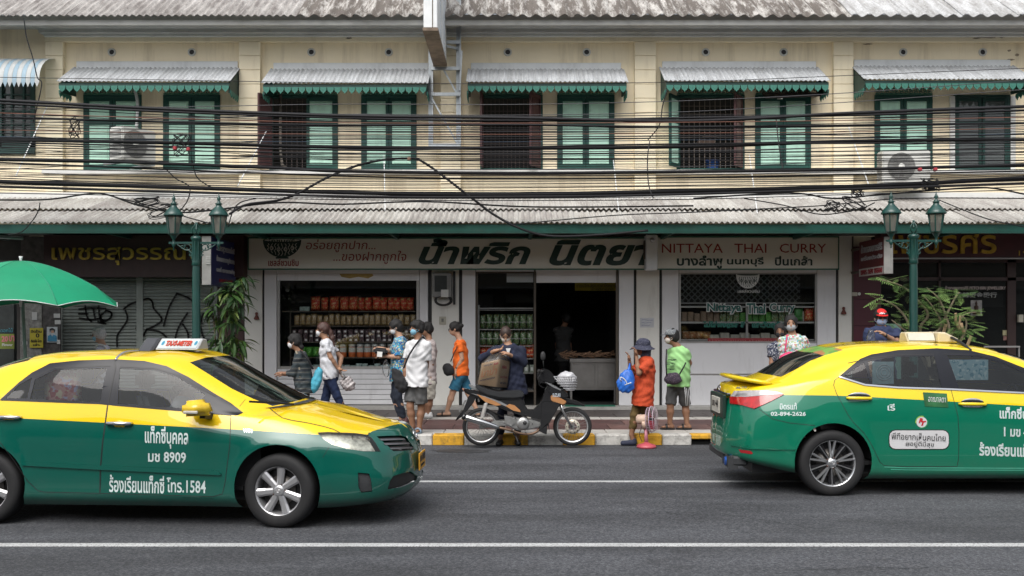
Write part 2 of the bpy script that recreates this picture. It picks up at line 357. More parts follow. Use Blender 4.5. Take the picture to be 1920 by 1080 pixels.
# ------------ windows
fret = M('fretwork_green', (.05, .17, .12), .7)
def fretwork(x0, x1, z0, z1, y, parent):
    b = MB(); n = max(3, int((x1-x0)/.085)); st = (x1-x0)/n; h = z1-z0
    for i in range(n):
        cx = x0+st*(i+.5)
        for a0, dz in ((0, .28), (math.pi, .72)):
            pts = [(cx+math.cos(a0+t_)*st*.42*(1-t_/9), y, z0+h*dz+math.sin(a0+t_)*h*.26*(1-t_/9)) for t_ in [q*.9 for q in range(7)]]
            b.tube(pts, .007, 4)
    b.box(x0, x1, y-.01, y+.01, z0, z0+.02); b.box(x0, x1, y-.01, y+.01, z1-.02, z1)
    return b.build('fretwork_transom', fret, parent)
def leaf(hx, x1, z0, z1, y, ang, wood, panel, parent, top=.36):
    "shutter leaf hinged at hx, free edge towards x1, opened by ang degrees outwards"
    wd = x1-hx; s_ = 1 if wd > 0 else -1; wd = abs(wd); M4 = Matrix.Translation((hx, y, z0))@Matrix.Rotation(-s_*R(ang), 4, 'Z')@Matrix.Diagonal((s_, 1, 1, 1))
    h = z1-z0; st = .055; b = MB(); zm = h*(1-top)
    b.box(0, st, -.02, .02, 0, h, M4); b.box(wd-st, wd, -.02, .02, 0, h, M4)
    for a, c_ in ((0, .07), (zm-.035, zm+.035), (h-.07, h)): b.box(st, wd-st, -.02, .02, a, c_, M4)
    o = b.build('shutter', wood, parent, bevel=.004)
    q = MB()
    for a, c_ in ((.07, zm-.035), (zm+.035, h-.07)):
        q.box(st, wd-st, -.004, .008, a, c_, M4); q.box(st+.03, wd-st-.03, -.014, .004, a+.03, c_-.03, M4)
    q.build('shutter_panel', panel, o, bevel=.004); return o
def bars(x0, x1, z0, z1, y, parent, nx=9, nz=9, m=iron, r=.006):
    b = MB()
    for i in range(nx+1): x = x0+(x1-x0)*i/nx; b.box(x-r, x+r, y-r, y+r, z0, z1)
    for i in range(nz+1): z = z0+(z1-z0)*i/nz; b.box(x0, x1, y-r*.6, y+r*.6, z-r*.7, z+r*.7)
    return b.build('window_grille', m, parent)
def win(i, wood=tgreen):
    x0, x1 = wxs[i]; b = MB(); fw = .05; y0, y1 = yb-.03, yb+.10
    b.box(x0, x0+fw, y0, y1, WB, WT); b.box(x1-fw, x1, y0, y1, WB, WT); b.box(x0+fw, x1-fw, y0, y1, WT-.05, WT); b.box(x0+fw, x1-fw, y0, y1, WB, WB+.04)
    o = b.build('window', wood, bld, bevel=.004)
    return o, x0+fw, x1-fw, WB+.04, WT-.05
for i in range(10):
    o, a, c_, z0, z1 = win(i, dgreen if i == 9 else tgreen); mid = (a+c_)/2; y = yb-.005
    if i != 9: fretwork(a-.04, c_+.04, WT+.005, PZ(163, YW), yb-.03, o)
    if i in (0, 1, 3, 5, 7, 8):
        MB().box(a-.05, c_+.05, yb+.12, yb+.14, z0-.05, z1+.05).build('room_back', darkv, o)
        for h_, f_ in ((a, mid-.004), (c_, mid+.004)): leaf(h_, f_, z0, z1, y, 0, tgreen, pgreen, o)
    elif i == 2:
        leaf(c_, mid+.06, z0, z1, y, 4, tgreen, pgreen, o); leaf(a, a+.42, z0, z1, y-.03, 112, maroon, maroon, o)
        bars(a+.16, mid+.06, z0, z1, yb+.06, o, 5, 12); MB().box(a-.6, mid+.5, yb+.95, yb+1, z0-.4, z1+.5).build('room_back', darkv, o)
        MB().tube([(a+.17, yb-.06, z1+.1), (a+.17, yb-.05, z0+.3), (a+.2, yb-.05, z0+.06), (a+.28, yb-.03, z0)], .028, 8).build('drain_pipe', M('old_pipe', (.14, .12, .10), .7, var=.3), o)
    elif i == 4:
        leaf(a, a+.42, z0, z1+.03, y-.03, 93, maroon, maroon, o); leaf(c_, c_-.42, z0, z1+.03, y-.03, 62, maroon, maroon, o)
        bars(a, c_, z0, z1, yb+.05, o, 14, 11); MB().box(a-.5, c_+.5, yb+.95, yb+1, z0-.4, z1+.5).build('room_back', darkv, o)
    elif i == 6:
        leaf(a, a+.42, z0, z1, y-.03, 125, tgreen, pgreen, o); leaf(c_, c_-.45, z0, z1, y-.03, 60, maroon, M('weathered_panel', (.17, .11, .10), .8, var=.4, grime=.6), o)
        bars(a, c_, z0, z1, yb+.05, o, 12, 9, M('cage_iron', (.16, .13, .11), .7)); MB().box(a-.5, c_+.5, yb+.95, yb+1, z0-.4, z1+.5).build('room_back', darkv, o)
    else:
        glm = GL('old_window_glass', (.45, .5, .5), .55)
        for h_, f_ in ((a, mid-.01), (c_, mid+.01)):
            x0_, x1_ = min(h_, f_), max(h_, f_); b = MB(); b.box(x0_, x0_+.05, y-.02, y+.02, z0, z1); b.box(x1_-.05, x1_, y-.02, y+.02, z0, z1)
            for q in (0, .62, .95): zz = z0+(z1-z0)*q; b.box(x0_+.05, x1_-.05, y-.02, y+.02, zz, zz+.06)
            f2 = b.build('sash', dgreen, o); MB().box(x0_+.05, x1_-.05, y-.002, y+.002, z0, z1).build('pane', glm, o)
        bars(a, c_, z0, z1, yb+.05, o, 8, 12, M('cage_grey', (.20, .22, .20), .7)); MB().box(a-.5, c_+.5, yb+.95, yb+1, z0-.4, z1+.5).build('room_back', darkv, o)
        for xx in (a-.13, c_+.05): MB().box(xx, xx+.09, yb-.05, yb-.001, z0-.05, z1+.02).build('window_jamb', greyl, bld)
tub = MB(); cx = PX(1342, YW); tub.lathe([(.11, 0), (.14, .15), (.15, .15), (.15, .17), (.12, .165)], (cx, yb+.2, WB+.05), 16)
props(tub.build('plastic_basin', M('blue_plastic', (.02, .09, .35), .4)), 'blue plastic basin standing behind the cage of the open upper window', 'basin')
MB().box(cx-.3, cx+.3, yb+.03, yb+.35, WB+.02, WB+.05).build('cage_shelf', iron, bld)
jk = MB(); jk.box(cx-.28, cx+.05, yb+.15, yb+.4, WB+.45, WB+.62); jk.box(cx-.2, cx+.1, yb+.12, yb+.35, WB+.64, WB+.7)
props(jk.build('cardboard_pile', M('old_cardboard', (.16, .11, .09), .9, var=.3), bevel=.02), 'brown heap of flattened cartons inside the caged upper window', 'cartons')
MB().box(cx-.35, cx+.35, yb+.1, yb+.42, WB+.43, WB+.45).build('cage_shelf', iron, bld)
# raised board hanging over window eight
b = MB(); x0, x1 = wxs[7]; ang = 35
pts = [Vector((x0+.12, yb-.04, WT+.02)), Vector((x1+.1, yb-.04, WT+.02)), Vector((x0+.1, yb-.42, WT-.16)), Vector((x1+.07, yb-.42, WT-.12))]
b.raw([p+Vector((0, 0, d)) for d in (0, .02) for p in pts], [(0, 1, 3, 2), (4, 6, 7, 5), (0, 4, 5, 1), (2, 3, 7, 6), (0, 2, 6, 4), (1, 5, 7, 3)])
o = b.build('raised_flap', M('flap_tin', (.06, .045, .045), .6, var=.3), bld); MB().bar(pts[2]+Vector((.3, 0, 0)), pts[0]+Vector((.3, .0, -.1)), .02).build('flap_stay', greyl, o)
# ------------ window awnings
tin = sheet_mat('awning_tin', (.54, .56, .58), (.36, .37, .38), .16, 3, (14, .8, .8)); tinb = M('tin_flashing', (.68, .70, .71), .6, var=.08, vs=3, grime=.25)
YA = 18.2
def awning(px0, px1, ptop, pbot, lab, skew=0):
    x0, x1 = PX(px0, YA), PX(px1, YA); zb = PZ(pbot, YA); zt = PZ(ptop, YW); w0, w1 = x0+.0, x1-.0
    t_ = thing('window_awning', lab, 'awning', ((x0+x1)/2, YW, zb), 'tin awnings over the upper windows')
    corr_sheet(x0-.03, x1+.03, YA-.04, zb, yb-.02, zt, .085, .011, 7, .006).build('awning_sheet', tin, t_)
    MB().box(x0+.03, x1-.03, yb-.035, yb, zt-.03, zt+.11).build('awning_flashing', tinb, t_, bevel=.004)
    MB().box(x0, x1, YA, YA+.03, zb-.09, zb-.02).build('awning_beam', dgreen, t_)
    for xx in (x0, x1-.025):
        q = MB(); q.prism([(YA+.03, zb-.2), (YA+.03, zb-.02), (yb-.02, zt-.04), (yb-.02, zb-.12)], xx, xx+.025, f=lambda a, z, d: Vector((d, a, z))); q.build('awning_cheek', dgreen, t_)
    n = int((x1-x0)/.13); st = (x1-x0)/n; pr = None
    tabm = M('valance_green', (.03, .15, .115), .65, var=.2)
    for i in range(n):
        if pr is None:
            q = MB(); w_ = st*.46
            poly = [(-w_, 0), (-w_*.95, -.05), (-w_*.6, -.085), (-w_*.2, -.10), (0, -.125), (w_*.2, -.10), (w_*.6, -.085), (w_*.95, -.05), (w_, 0)]
            q.prism(poly, -.008, .008, f=lambda a, z, y: Vector((x0+st/2+a, YA-.009+y, zb-.075+z)))
            q.lathe([(0.0001, -.002), (.014, -.002)], (x0+st/2, YA-.018, zb-.12), 8, 'Y'); pr = q.build('valance_tab', tabm, t_)
        else: o = pr.copy(); COL.objects.link(o); o.location.x = pr.location.x+st*i
        if i < 4:                                # tabs on the cheeks too
            q2 = pr.copy(); COL.objects.link(q2); q2.rotation_euler = (0, 0, R(90)); l0 = Vector((x0+st/2, YA-.009, 0))-ORG[t_.name]
            q2.location = Vector((x0-.01, YA+.1+.13*i, 0))-ORG[t_.name]-Vector((-l0.y, l0.x, 0)); q2.location.z = -.07-.0
            q3 = q2.copy(); COL.objects.link(q3); q3.location.x += (x1-x0)+.02
    return t_
for n, (a, c_, tp, bt) in enumerate([(110, 430, 124, 153), (493, 800, 127, 156), (877, 1175, 127, 154), (1249, 1554, 124, 152), (1622, 1932, 121, 149)]):
    awning(a, c_, tp, bt, ['corrugated tin awning with green scalloped valance above the window pair with the tilted air conditioner', 'corrugated tin awning with green scalloped valance left of the steel sign tower', 'corrugated tin awning with green scalloped valance over the maroon shutters, beside the steel sign tower',
      'corrugated tin awning over the window with a raised flap and a caged opening', 'corrugated tin awning at the row end, above the dark glass window'][n])
# ------------ neighbouring house at the left
nb = thing('neighbouring_shophouse', 'cream neighbouring house with a dark green glazed window under a striped awning', 'building', (-11, YW, .15))
x0, x1 = PX(-8, YW), PX(60, YW); z0, z1 = PZ(276, YW), PZ(150, YW); yn = YW+.14
b = MB(); b.box(-12.5, x0, yn, yn+.2, ZB, PZ(40, YW)); b.box(x1, WX0, yn, yn+.2, ZB, PZ(40, YW)); b.box(x0, x1, yn, yn+.2, ZB, z0); b.box(x0, x1, yn, yn+.2, z1, PZ(40, YW)); b.build('wall', cream, nb)
for n, (pa, pb_, y) in enumerate([(49, 40, 18.72), (40, 28, 18.5)]): MB().box(-12.5, WX0-.004, y, yn, PZ(pa, y), PZ(pb_, y)).build('cornice_moulding', greyl, nb, bevel=.01)
b = MB(); b.box(x0, x0+.06, yn-.04, yn+.1, z0, z1); b.box(x1-.08, x1, yn-.04, yn+.1, z0, z1); b.box(x0, x1, yn-.04, yn+.1, z0-.12, z0); b.box(x0, x1, yn-.04, yn+.1, z0+.02, z0+.2)
o = b.build('window', dgreen, nb)
for q in (.33, .66): MB().box(x0+(x1-x0)*q-.02, x0+(x1-x0)*q+.02, yn, yn+.04, z0, z1).build('mullion', dgreen, o)
for q in (.35, .55, .8): MB().box(x0, x1, yn+.005, yn+.035, z0+(z1-z0)*q, z0+(z1-z0)*q+.025).build('glazing_bar', dgreen, o)
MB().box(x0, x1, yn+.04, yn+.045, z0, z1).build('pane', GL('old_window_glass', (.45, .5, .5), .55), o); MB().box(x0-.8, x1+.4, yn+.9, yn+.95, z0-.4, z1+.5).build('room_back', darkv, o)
# curved striped awning
sa = thing('striped_awning', 'curved blue and white striped canopy at the left edge over a dark window', 'awning', (PX(20, 18.3), YW, PZ(165, 18.3)))
xa, xb = PX(-60, 18.2), PX(76, 18.2); nst = 16; stw = (xb-xa)/nst; blue = M('awning_blue', (.27, .38, .46), .6, var=.1, grime=.3); whit = M('awning_white', (.46, .48, .48), .6, var=.1, grime=.3)
zt, zb_ = PZ(110, YW), PZ(150, 18.15)
for i in range(nst):
    q = MB(); vs = []
    for s_ in (0, 1):
        for k in range(9):
            a = k/8*math.pi/2; y = yn-(yn-18.15)*math.sin(a); z = zb_+(zt-zb_)*math.cos(a)
            vs.append((xa+stw*(i+s_)-(.002 if s_ else -.002), y, z))
        vs.append((xa+stw*(i+s_), 18.15, zb_-.04-(.0 if s_ else 0)))
    q.raw(vs, [(k, k+1, k+11, k+10) for k in range(9)], True); q.raw([(xa+stw*i+.004, 18.147, zb_-.04), (xa+stw*(i+.5), 18.147, zb_-.13), (xa+stw*(i+1)-.004, 18.147, zb_-.04)], [(0, 1, 2)])
    q.build('awning_stripe', [blue, whit][i % 2], sa)
# ------------ the other side of the street (behind the viewer; seen only in the glass and paint)
op = thing('opposite_shophouse', 'plain shophouse row across the street that shows only as reflections in glass and paint', 'building', (0, -9.2, 0))
MB().box(-30, 30, -14, -9.2, 0, 7.6).build('wall', M('opposite_plaster', (.17, .15, .12), .85, var=.1, vs=.6, grime=.4), op)
q = MB(); q2 = MB(); q3 = MB()
for i in range(15): x = -28+4*i; q.box(x, x+1.2, -9.19, -9.16, 4.5, 6.1); q.box(x+1.7, x+2.9, -9.19, -9.16, 4.5, 6.1); q2.box(x-.4, x+3.2, -9.19, -9.15, .1, 3.0); q3.box(x-.3, x+3.1, -9.14, -9.10, 2.5+.2*(i % 3), 3.1)
q3.build('sign_board', M('opposite_sign', (.50, .48, .44), .6, var=.4, vs=.5), op); q.build('window', M('opposite_window', (.05, .08, .08), .3), op); q2.build('shop_opening', darkv, op); MB().box(-30, 30, -9.15, -7.2, 3.3, 3.4).build('canopy', M('opposite_canopy', (.25, .25, .24), .8), op)
# peeled plaster and hairline damage near the right end of the wall
pm = M('bare_plaster', (.30, .24, .17), .95, var=.4, vs=30, grime=.6)
for cx, cy, w_, h_ in ((1850, 70, 34, 5), (1878, 69, 16, 6), (1830, 72, 18, 3), (1897, 92, 8, 4), (1912, 100, 9, 6), (1900, 109, 16, 4), (655, 72, 14, 4), (1630, 80, 18, 3)):
    q = MB(); q.prism([(PX(cx+w_/2*math.cos(a)*random.uniform(.6, 1.1), YW), PZ(cy+h_/2*math.sin(a)*random.uniform(.5, 1.2), YW)) for a in [math.tau*k/12 for k in range(12)]], (yf-.016 if cy < 78 else yb-.004), (yf-.012 if cy < 78 else yb)); q.build('peeled_plaster', pm, bld)
# oil and water stains, a filled trench and hairline cracks on the road
stn = M('road_stain', (.030, .031, .034), .6, var=.4, vs=6)
for px_, py_, a, b_ in ((865, 846, .42, .07),):
    Y = CH*F_/(py_-HY); q = MB(); x = PX(px_, Y); q.raw([(x+a*math.cos(t_)*random.uniform(.75, 1.1), Y+b_*3*math.sin(t_)*random.uniform(.75, 1.1), .0035) for t_ in [math.tau*k/22 for k in range(22)]], [tuple(range(22))]); props(q.build('road_stain', stn), kind='structure')
crk = M('road_crack', (.012, .012, .013), .9)
for k in range(7):
    x, y = random.uniform(-5, 6), random.choice((7.1, 9.2, 12.2, 13.0, 10.2)); q = MB(); a = random.uniform(-.4, .4); pts = [(x, y)]
    for j in range(14): a += random.uniform(-.7, .7); a *= .8; x += .12*math.cos(a); y += .10*math.sin(a); pts.append((x, y))
    for (xa, ya_), (xb, yb_) in zip(pts, pts[1:]): n = Vector((-(yb_-ya_), xb-xa, 0)).normalized()*.0035; q.raw([(xa+n.x, ya_+n.y, .0045), (xa-n.x, ya_-n.y, .0045), (xb-n.x, yb_-n.y, .0045), (xb+n.x, yb_+n.y, .0045)], [(0, 1, 2, 3)])
    props(q.build('road_crack', crk), kind='structure')
# ================================================================ STREET CANOPY over the pavement
YC = 16.8; zc0 = PZ(417, YC); zc1 = PZ(371, 18.7)
cano = thing('street_canopy', 'long corrugated canopy roof with a green beam over the shop fronts', 'canopy', (0, YW, zc0))
csh = [sheet_mat('canopy_sheet_%d' % i, b_, d_, .08, 10+i, (5, .9, .9)) for i, (b_, d_) in enumerate([((.50, .49, .46), (.34, .32, .30)), ((.54, .53, .50), (.38, .36, .33)), ((.46, .45, .43), (.30, .28, .26))])]
ymid = YC+(18.72-YC)*.47; zmid = zc0+(zc1-zc0)*.47
x = -10.4; protoc = {}
while x < 10.6:
    for r_, (y0, z0, y1, z1) in enumerate([(ymid-.06, zmid+.018-.02, 18.72, zc1), (YC, zc0, ymid+.05, zmid+.012-.005)]):
        m = random.choice(csh); k = (r_, m.name)
        if k not in protoc: protoc[k] = (corr_sheet(0, .96, y0, z0+(.022 if r_ == 0 else 0), y1, z1, .096, .019, 6, .007).build('roof_sheet', m, cano)); o = protoc[k]; o.location.x = x
        else: o = protoc[k].copy(); COL.objects.link(o); o.location.x = x
        o.location.z += random.uniform(-.003, .004); o.location.y += random.uniform(-.012, .012)
    x += .96
canb = M('canopy_beam_green', (.006, .082, .062), .5, var=.15, grime=.4, gs=(3, 3, 6), gth=.5)
MB().box(-10.6, 10.6, YC+.05, YC+.12, PZ(437, YC+.05), PZ(420.5, YC+.05)).build('fascia_beam', canb, cano)
MB().box(-10.6, 10.6, YC+.035, YC+.049, PZ(437, YC+.05)-.005, PZ(434, YC+.05)).build('drip_edge', tgreen, cano)
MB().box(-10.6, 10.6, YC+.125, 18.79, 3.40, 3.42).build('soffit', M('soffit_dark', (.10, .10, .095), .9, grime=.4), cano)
for xx in [-9.5+2.45*i for i in range(8)]: MB().box(xx, xx+.06, YC+.13, 18.7, 3.3, 3.395).build('rafter', tgreen, cano)
MB().box(-10.6, 10.6, 18.68, 18.79, zc1-.02, zc1+.10).build('wall_flashing', greyl, cano)
# white tie rods from the wall down to the canopy
for (xa, ya_, xb_, yb_) in [(500, 245, 445, 350), (1150, 300, 1160, 395), (1590, 235, 1628, 345), (720, 290, 722, 395), (1405, 290, 1420, 400), (88, 200, 30, 330)]:
    a_ = P(xa, ya_, YW-.05) if False else P(xa, ya_, 18.72); b_ = P(xb_, yb_, 17.2)
    MB().bar(a_, b_, .014).build('tie_rod', tinb, cano)

# ================================================================ CURRY SHOP FRONT
shop = thing('curry_shop_front', 'pale grey curry shop front with two display windows and an open dark doorway', 'shop front', (PX(1010, YW), YW, .2))
wallm = M('shop_wall_pale', (.66, .66, .68), .55, var=.05, vs=1.5, grime=.3, gcol=(.14, .13, .12), gs=(3, 3, .6), gth=.56)
wallc = M('shop_wall_warm', (.68, .67, .63), .6, var=.06, vs=1.5, grime=.35, gcol=(.16, .14, .12), gs=(3, 3, .6), gth=.54)
alu = M('aluminium_frame', (.38, .37, .36), .4, metal=.6, var=.1); alud = M('bronze_frame', (.09, .075, .06), .45, metal=.5, var=.2)
ZF = .20; ZS = 3.39
def wp(pa, pb, pt=None, pbm=None, m=None, name='wall_panel', y=YW, th=.1, g=.006):
    z1 = ZS if pt is None else PZ(pt, y); z0 = ZF if pbm is None else PZ(pbm, y)
    return MB().box(PX(pa, y)+g, PX(pb, y)-g, y, y+th, z0, z1).build(name, m or wallm, shop, bevel=.004)
for a, c_, m in [(458, 492, wallc), (495, 519, wallm), (786, 803, wallm), (809, 861, wallc), (866, 892, wallm), (1160, 1189, wallm), (1193, 1237, wallc), (1241, 1273, wallm), (1532, 1568, wallm), (1572, 1598, wallc)]: wp(a, c_, m=m)
wp(519, 786, None, 513); wp(1273, 1532, None, 511); wp(1005, 1156, 505, 530, y=YW+.02)
wp(892, 1160, None, 509)
MB().box(PX(458, YW), PX(1598, YW), YW+.11, YW+.13, ZF, ZS).build('x', darkv, shop) if False else None
for a, c_ in [(491, 496), (803, 809), (860, 867), (1188, 1194), (1236, 1242), (1567, 1573)]: MB().box(PX(a, YW), PX(c_, YW), YW+.05, YW+.09, ZF, ZS).build('shutter_guide', blk, shop)
# siding boards below window one
z = PZ(692, YW); zb_ = ZF+.01; n = 7; hh = (z-zb_)/n
for i in range(n): MB().box(PX(519.6, YW), PX(785.5, YW), YW+.012, YW+.05, zb_+hh*i+.004, zb_+hh*(i+1)-.004).build('siding_board', wallm, shop, bevel=.006)
# window one
def frame(pa, pb, pt, pbm, wpx, y, m, nm='window_frame', d=.08):
    b = MB(); x0, x1, z0, z1 = PX(pa, y), PX(pb, y), PZ(pbm, y), PZ(pt, y); q = wpx*y/F_
    b.box(x0, x0+q, y, y+d, z0, z1); b.box(x1-q, x1, y, y+d, z0, z1); b.box(x0+q, x1-q, y, y+d, z1-q, z1); b.box(x0+q, x1-q, y, y+d, z0, z0+q)
    return b.build(nm, m, shop)
shg = GL('shop_glass', (.97, .98, .98), .0, .01, .25)
fr1 = frame(519.5, 785.8, 513, 692, 5, YW+.03, alu); MB().box(PX(524, YW+.06), PX(781, YW+.06), YW+.06, YW+.066, PZ(687, YW), PZ(518, YW)).build('window_pane', shg, fr1)
MB().box(PX(519.6, YW), PX(785.6, YW), YW+.015, YW+.028, PZ(526, YW), PZ(513.5, YW)).build('lintel_strip', wallm, shop)
bl = MB(); bl.prism([(PX(a, YW), PZ(c_, YW)) for a, c_ in [(636, 513), (640, 519), (655, 522), (672, 519), (690, 522), (700, 517), (698, 513)]], YW+.008, YW+.014); bl.build('peeled_tape', M('old_tape', (.42, .30, .10), .8, var=.3), shop)
# rooms behind
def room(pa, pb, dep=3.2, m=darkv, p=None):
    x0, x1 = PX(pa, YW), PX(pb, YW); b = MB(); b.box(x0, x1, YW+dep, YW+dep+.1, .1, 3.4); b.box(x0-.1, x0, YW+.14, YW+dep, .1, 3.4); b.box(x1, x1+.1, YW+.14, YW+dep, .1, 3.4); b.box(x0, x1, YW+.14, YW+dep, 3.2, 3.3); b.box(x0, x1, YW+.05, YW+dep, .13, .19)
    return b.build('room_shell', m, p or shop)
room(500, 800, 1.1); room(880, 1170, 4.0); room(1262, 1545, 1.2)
# the middle opening
fr2 = frame(892.5, 1004, 509, 735, 3.2, YW+.03, alud); MB().box(PX(895, YW), PX(1001, YW), YW+.06, YW+.066, PZ(732, YW), PZ(512, YW)).build('window_pane', shg, fr2)
MB().box(PX(1001, YW), PX(1005, YW), YW+.0, YW+.10, ZF, ZS-.6).build('door_post', alud, shop); MB().box(PX(1155, YW), PX(1159.5, YW), YW+.0, YW+.1, ZF, ZS-.5).build('door_post', alud, shop)
MB().box(PX(950, YW), PX(1000, YW), YW+.09, YW+.1, PZ(529, YW), PZ(512, YW)).build('light_panel', wallm, shop)
MB().box(PX(1003, YW), PX(1157, YW), YW-.30, YW-.02, .201, .212).build('door_mat', M('green_mat', (.01, .14, .085), .95, var=.2, bump=.6, bs=200), None).name
dm = bpy.data.objects['door_mat']; props(dm, 'green door mat lying on the threshold of the dark shop doorway', 'door mat')
dm.parent = None; dm.scale = (.6, 1, 1); dm.location.x += .25
# window two
fr3 = frame(1273.5, 1531.5, 511, 643, 3, YW+.03, alu); MB().box(PX(1276, YW), PX(1529, YW), YW+.06, YW+.066, PZ(641, YW), PZ(513, YW)).build('window_pane', shg, fr3)
for pa, pb, pt, pbm in [(1276, 1529, 574, 577), (1276, 1529, 567.5, 569), (1276, 1529, 603, 606.5), (1276, 1529, 636, 638.5), (1398.5, 1402.5, 569, 641)]:
    MB().box(PX(pa, YW+.1), PX(pb, YW+.1), YW+.09, YW+.12, PZ(pbm, YW+.1), PZ(pt, YW+.1)).build('cabinet_rail', alu, fr3)
MB().box(PX(1273.6, YW), PX(1531.6, YW), YW+.004, YW+.1, PZ(701, YW), PZ(643.5, YW)).build('wall_panel', wallm, shop, bevel=.004)
MB().box(PX(1273.6, YW), PX(1531.6, YW), YW+.004, YW+.1, ZF, PZ(704, YW)).build('wall_panel', wallm, shop, bevel=.004)
MB().box(PX(1273.6, YW), PX(1531.6, YW), YW+.02, YW+.05, PZ(705, YW), PZ(700, YW)).build('panel_rail', alu, shop)
b = MB(); x0, x1, z0, z1 = PX(1277, 19.0), PX(1500, 19.0), PZ(566, 19.0), PZ(514, 19.0); h = z1-z0; st = .12; k = -int(h/st)-1
while x0+k*st < x1:
    for s_ in (0, 1):
        a = Vector((x0+k*st, z0)) if not s_ else Vector((x0+k*st+h, z0)); c_ = Vector((x0+k*st+h, z1)) if not s_ else Vector((x0+k*st, z1))
        ts = [0, 1]; d = c_-a
        lo = max(0, min((x0-a.x)/d.x, (x1-a.x)/d.x)); hi = min(1, max((x0-a.x)/d.x, (x1-a.x)/d.x))
        if hi > lo: p_, q_ = a+d*lo, a+d*hi; b.bar((p_.x, 19.0+.012*s_, p_.y), (q_.x, 19.0+.012*s_, q_.y), .022, .01, up=(0, 1, 0))
    k += 1
b.build('lattice', M('lattice_grey', (.09, .10, .10), .6), fr3)
# the long sign boards
YS = 18.45
sgm = M('sign_cream', (.66, .64, .57), .55, var=.03, vs=1, grime=.25, gcol=(.25, .23, .18), gs=(2, 2, .6), gth=.58); sgg = M('sign_edge_green', (.02, .12, .08), .5)
def sign(nm, lab, pa, pb, pt, pbm, y=YS, d=.22):
    x0, x1, z0, z1 = PX(pa, y), PX(pb, y), PZ(pbm, y), PZ(pt, y); t_ = thing(nm, lab, 'sign', ((x0+x1)/2, y, z0))
    MB().box(x0, x1, y, y+d, z0, z1).build('sign_box', sgm, t_, bevel=.01)
    b = MB(); e = .02; b.box(x0-.012, x1+.012, y-.012, y+.02, z0-.02, z0); b.box(x0-.012, x1+.012, y-.012, y+.02, z1, z1+e); b.box(x0-.012, x0, y-.012, y+.02, z0, z1); b.box(x1, x1+.012, y-.012, y+.02, z0, z1); b.build('sign_border', sgg, t_)
    return t_
S1 = sign('shop_sign', 'long cream sign board with a bowl emblem and bold green Thai lettering', 466, 1212, 447, 504)
S2 = sign('shop_sign', 'cream sign board reading NITTAYA THAI CURRY in red capitals', 1232, 1572, 445, 504)
rd = M('letter_red', (.26, .02, .015), .5); gr = M('letter_green', (.005, .026, .018), .45)
Yt = YS-.002
ptext('lettering', 'อร่อยถูกปาก...', 574, 704, 449, 473, Yt, rd, S1, shear=.15); ptext('lettering', '...ของฝากถูกใจ', 625, 762, 470, 495, Yt, rd, S1, shear=.15)
ptext('lettering', 'น้ำพริก', 785, 995, 447, 496, Yt, gr, S1, shear=.3, bold=.035); ptext('lettering', 'นิตยา', 1030, 1222, 450, 498, Yt, gr, S1, shear=.3, bold=.035)
ptext('lettering', 'เชลล์ชวนชิม', 503, 560, 486, 499, Yt, rd, S1, bold=.02)
ptext('lettering', 'NITTAYA', 1241, 1355, 457, 474, Yt, rd, S2); ptext('lettering', 'THAI', 1377, 1437, 457, 474, Yt, rd, S2); ptext('lettering', 'CURRY', 1462, 1549, 457, 474, Yt, rd, S2)
ptext('lettering', 'บางลำพู', 1269, 1355, 479, 504, Yt, gr, S2, bold=.03); ptext('lettering', 'นนทบุรี', 1363, 1432, 482, 500, Yt, gr, S2, bold=.025); ptext('lettering', 'ปิ่นเกล้า', 1453, 1523, 480, 498, Yt, gr, S2, bold=.025)
def bowl(cx, py0, py1, hw, y, parent, m, bg, nm='bowl_emblem'):
    b = MB(); s_ = y/F_; X = lambda u: PX(cx+u*hw, y); Z = lambda v: PZ(py0+(py1-py0)*v, y)
    out = [(X(math.cos(a)), Z(.12-.10*math.sin(a))) for a in [math.pi*k/14 for k in range(15)]]+[(X(-math.cos(a)*(1-.25*(k/14)*(1-k/14)*4*.0)), Z(.12+.88*math.sin(a))) for k, a in enumerate([math.pi*k/14 for k in range(1, 14)])]
    b.prism(out, y-.004, y-.0005); o = b.build(nm, m, parent)
    q = MB(); q.prism([(X(.93*math.cos(a)), Z(.12-.07*math.sin(a))) for a in [2*math.pi*k/18 for k in range(18)]], y-.006, y-.0045); q.build('bowl_rim', bg, o)
    q = MB()
    for k in range(9):
        u = -.72+.18*k; v0 = .28; v1 = .12+.88*math.sqrt(max(0, 1-u*u))-.10
        pts = [(X(u+.05*math.sin(j*2.2+k)), Z(v0+(v1-v0)*j/6)) for j in range(7)]; ribbon(q, pts, .010, y-.004)
        if k % 2: ribbon(q, [(X(u+.08*math.cos(a)), Z((v0+v1)/2+.09*math.sin(a))) for a in [j*.8 for j in range(9)]], .012, y-.0045)
    q.build('bowl_pattern', bg, o); return o
bowl(529, 446, 483, 36, Yt, S1, gr, sgm); MB().box(PX(517, Yt), PX(541, Yt), Yt-.003, Yt, PZ(485, Yt), PZ(482, Yt)).build('bowl_foot', gr, S1)
ptext('lettering', 'โภชนศรี', 503, 553, 446, 457, Yt-.006, gr, S1, bold=.02)
wh = M('letter_white', (.55, .56, .55), .5); tg = M('letter_teal', (.01, .13, .10), .5); rd2 = M('letter_crimson', (.22, .012, .02), .5)
yg = YW+.058
bowl(1402, 511, 541, 22, yg, shop, wh, gr, 'glass_emblem'); ptext('glass_lettering', 'เชลล์ชวนชิม', 1383, 1424, 543, 549, yg, wh, shop, bold=.02)
for a, c_, s_ in ((1326, 1390, 'Nittaya'), (1400, 1435, 'Thai'), (1443, 1490, 'Curry')):
    ptext('glass_lettering', s_, a-1.5, c_+1.5, 567, 589.5, yg, wh, shop, bold=.10); ptext('glass_lettering', s_, a, c_, 568.5, 588, yg-.007, M('letter_deep_teal', (.008, .10, .085), .5), shop, bold=.02)
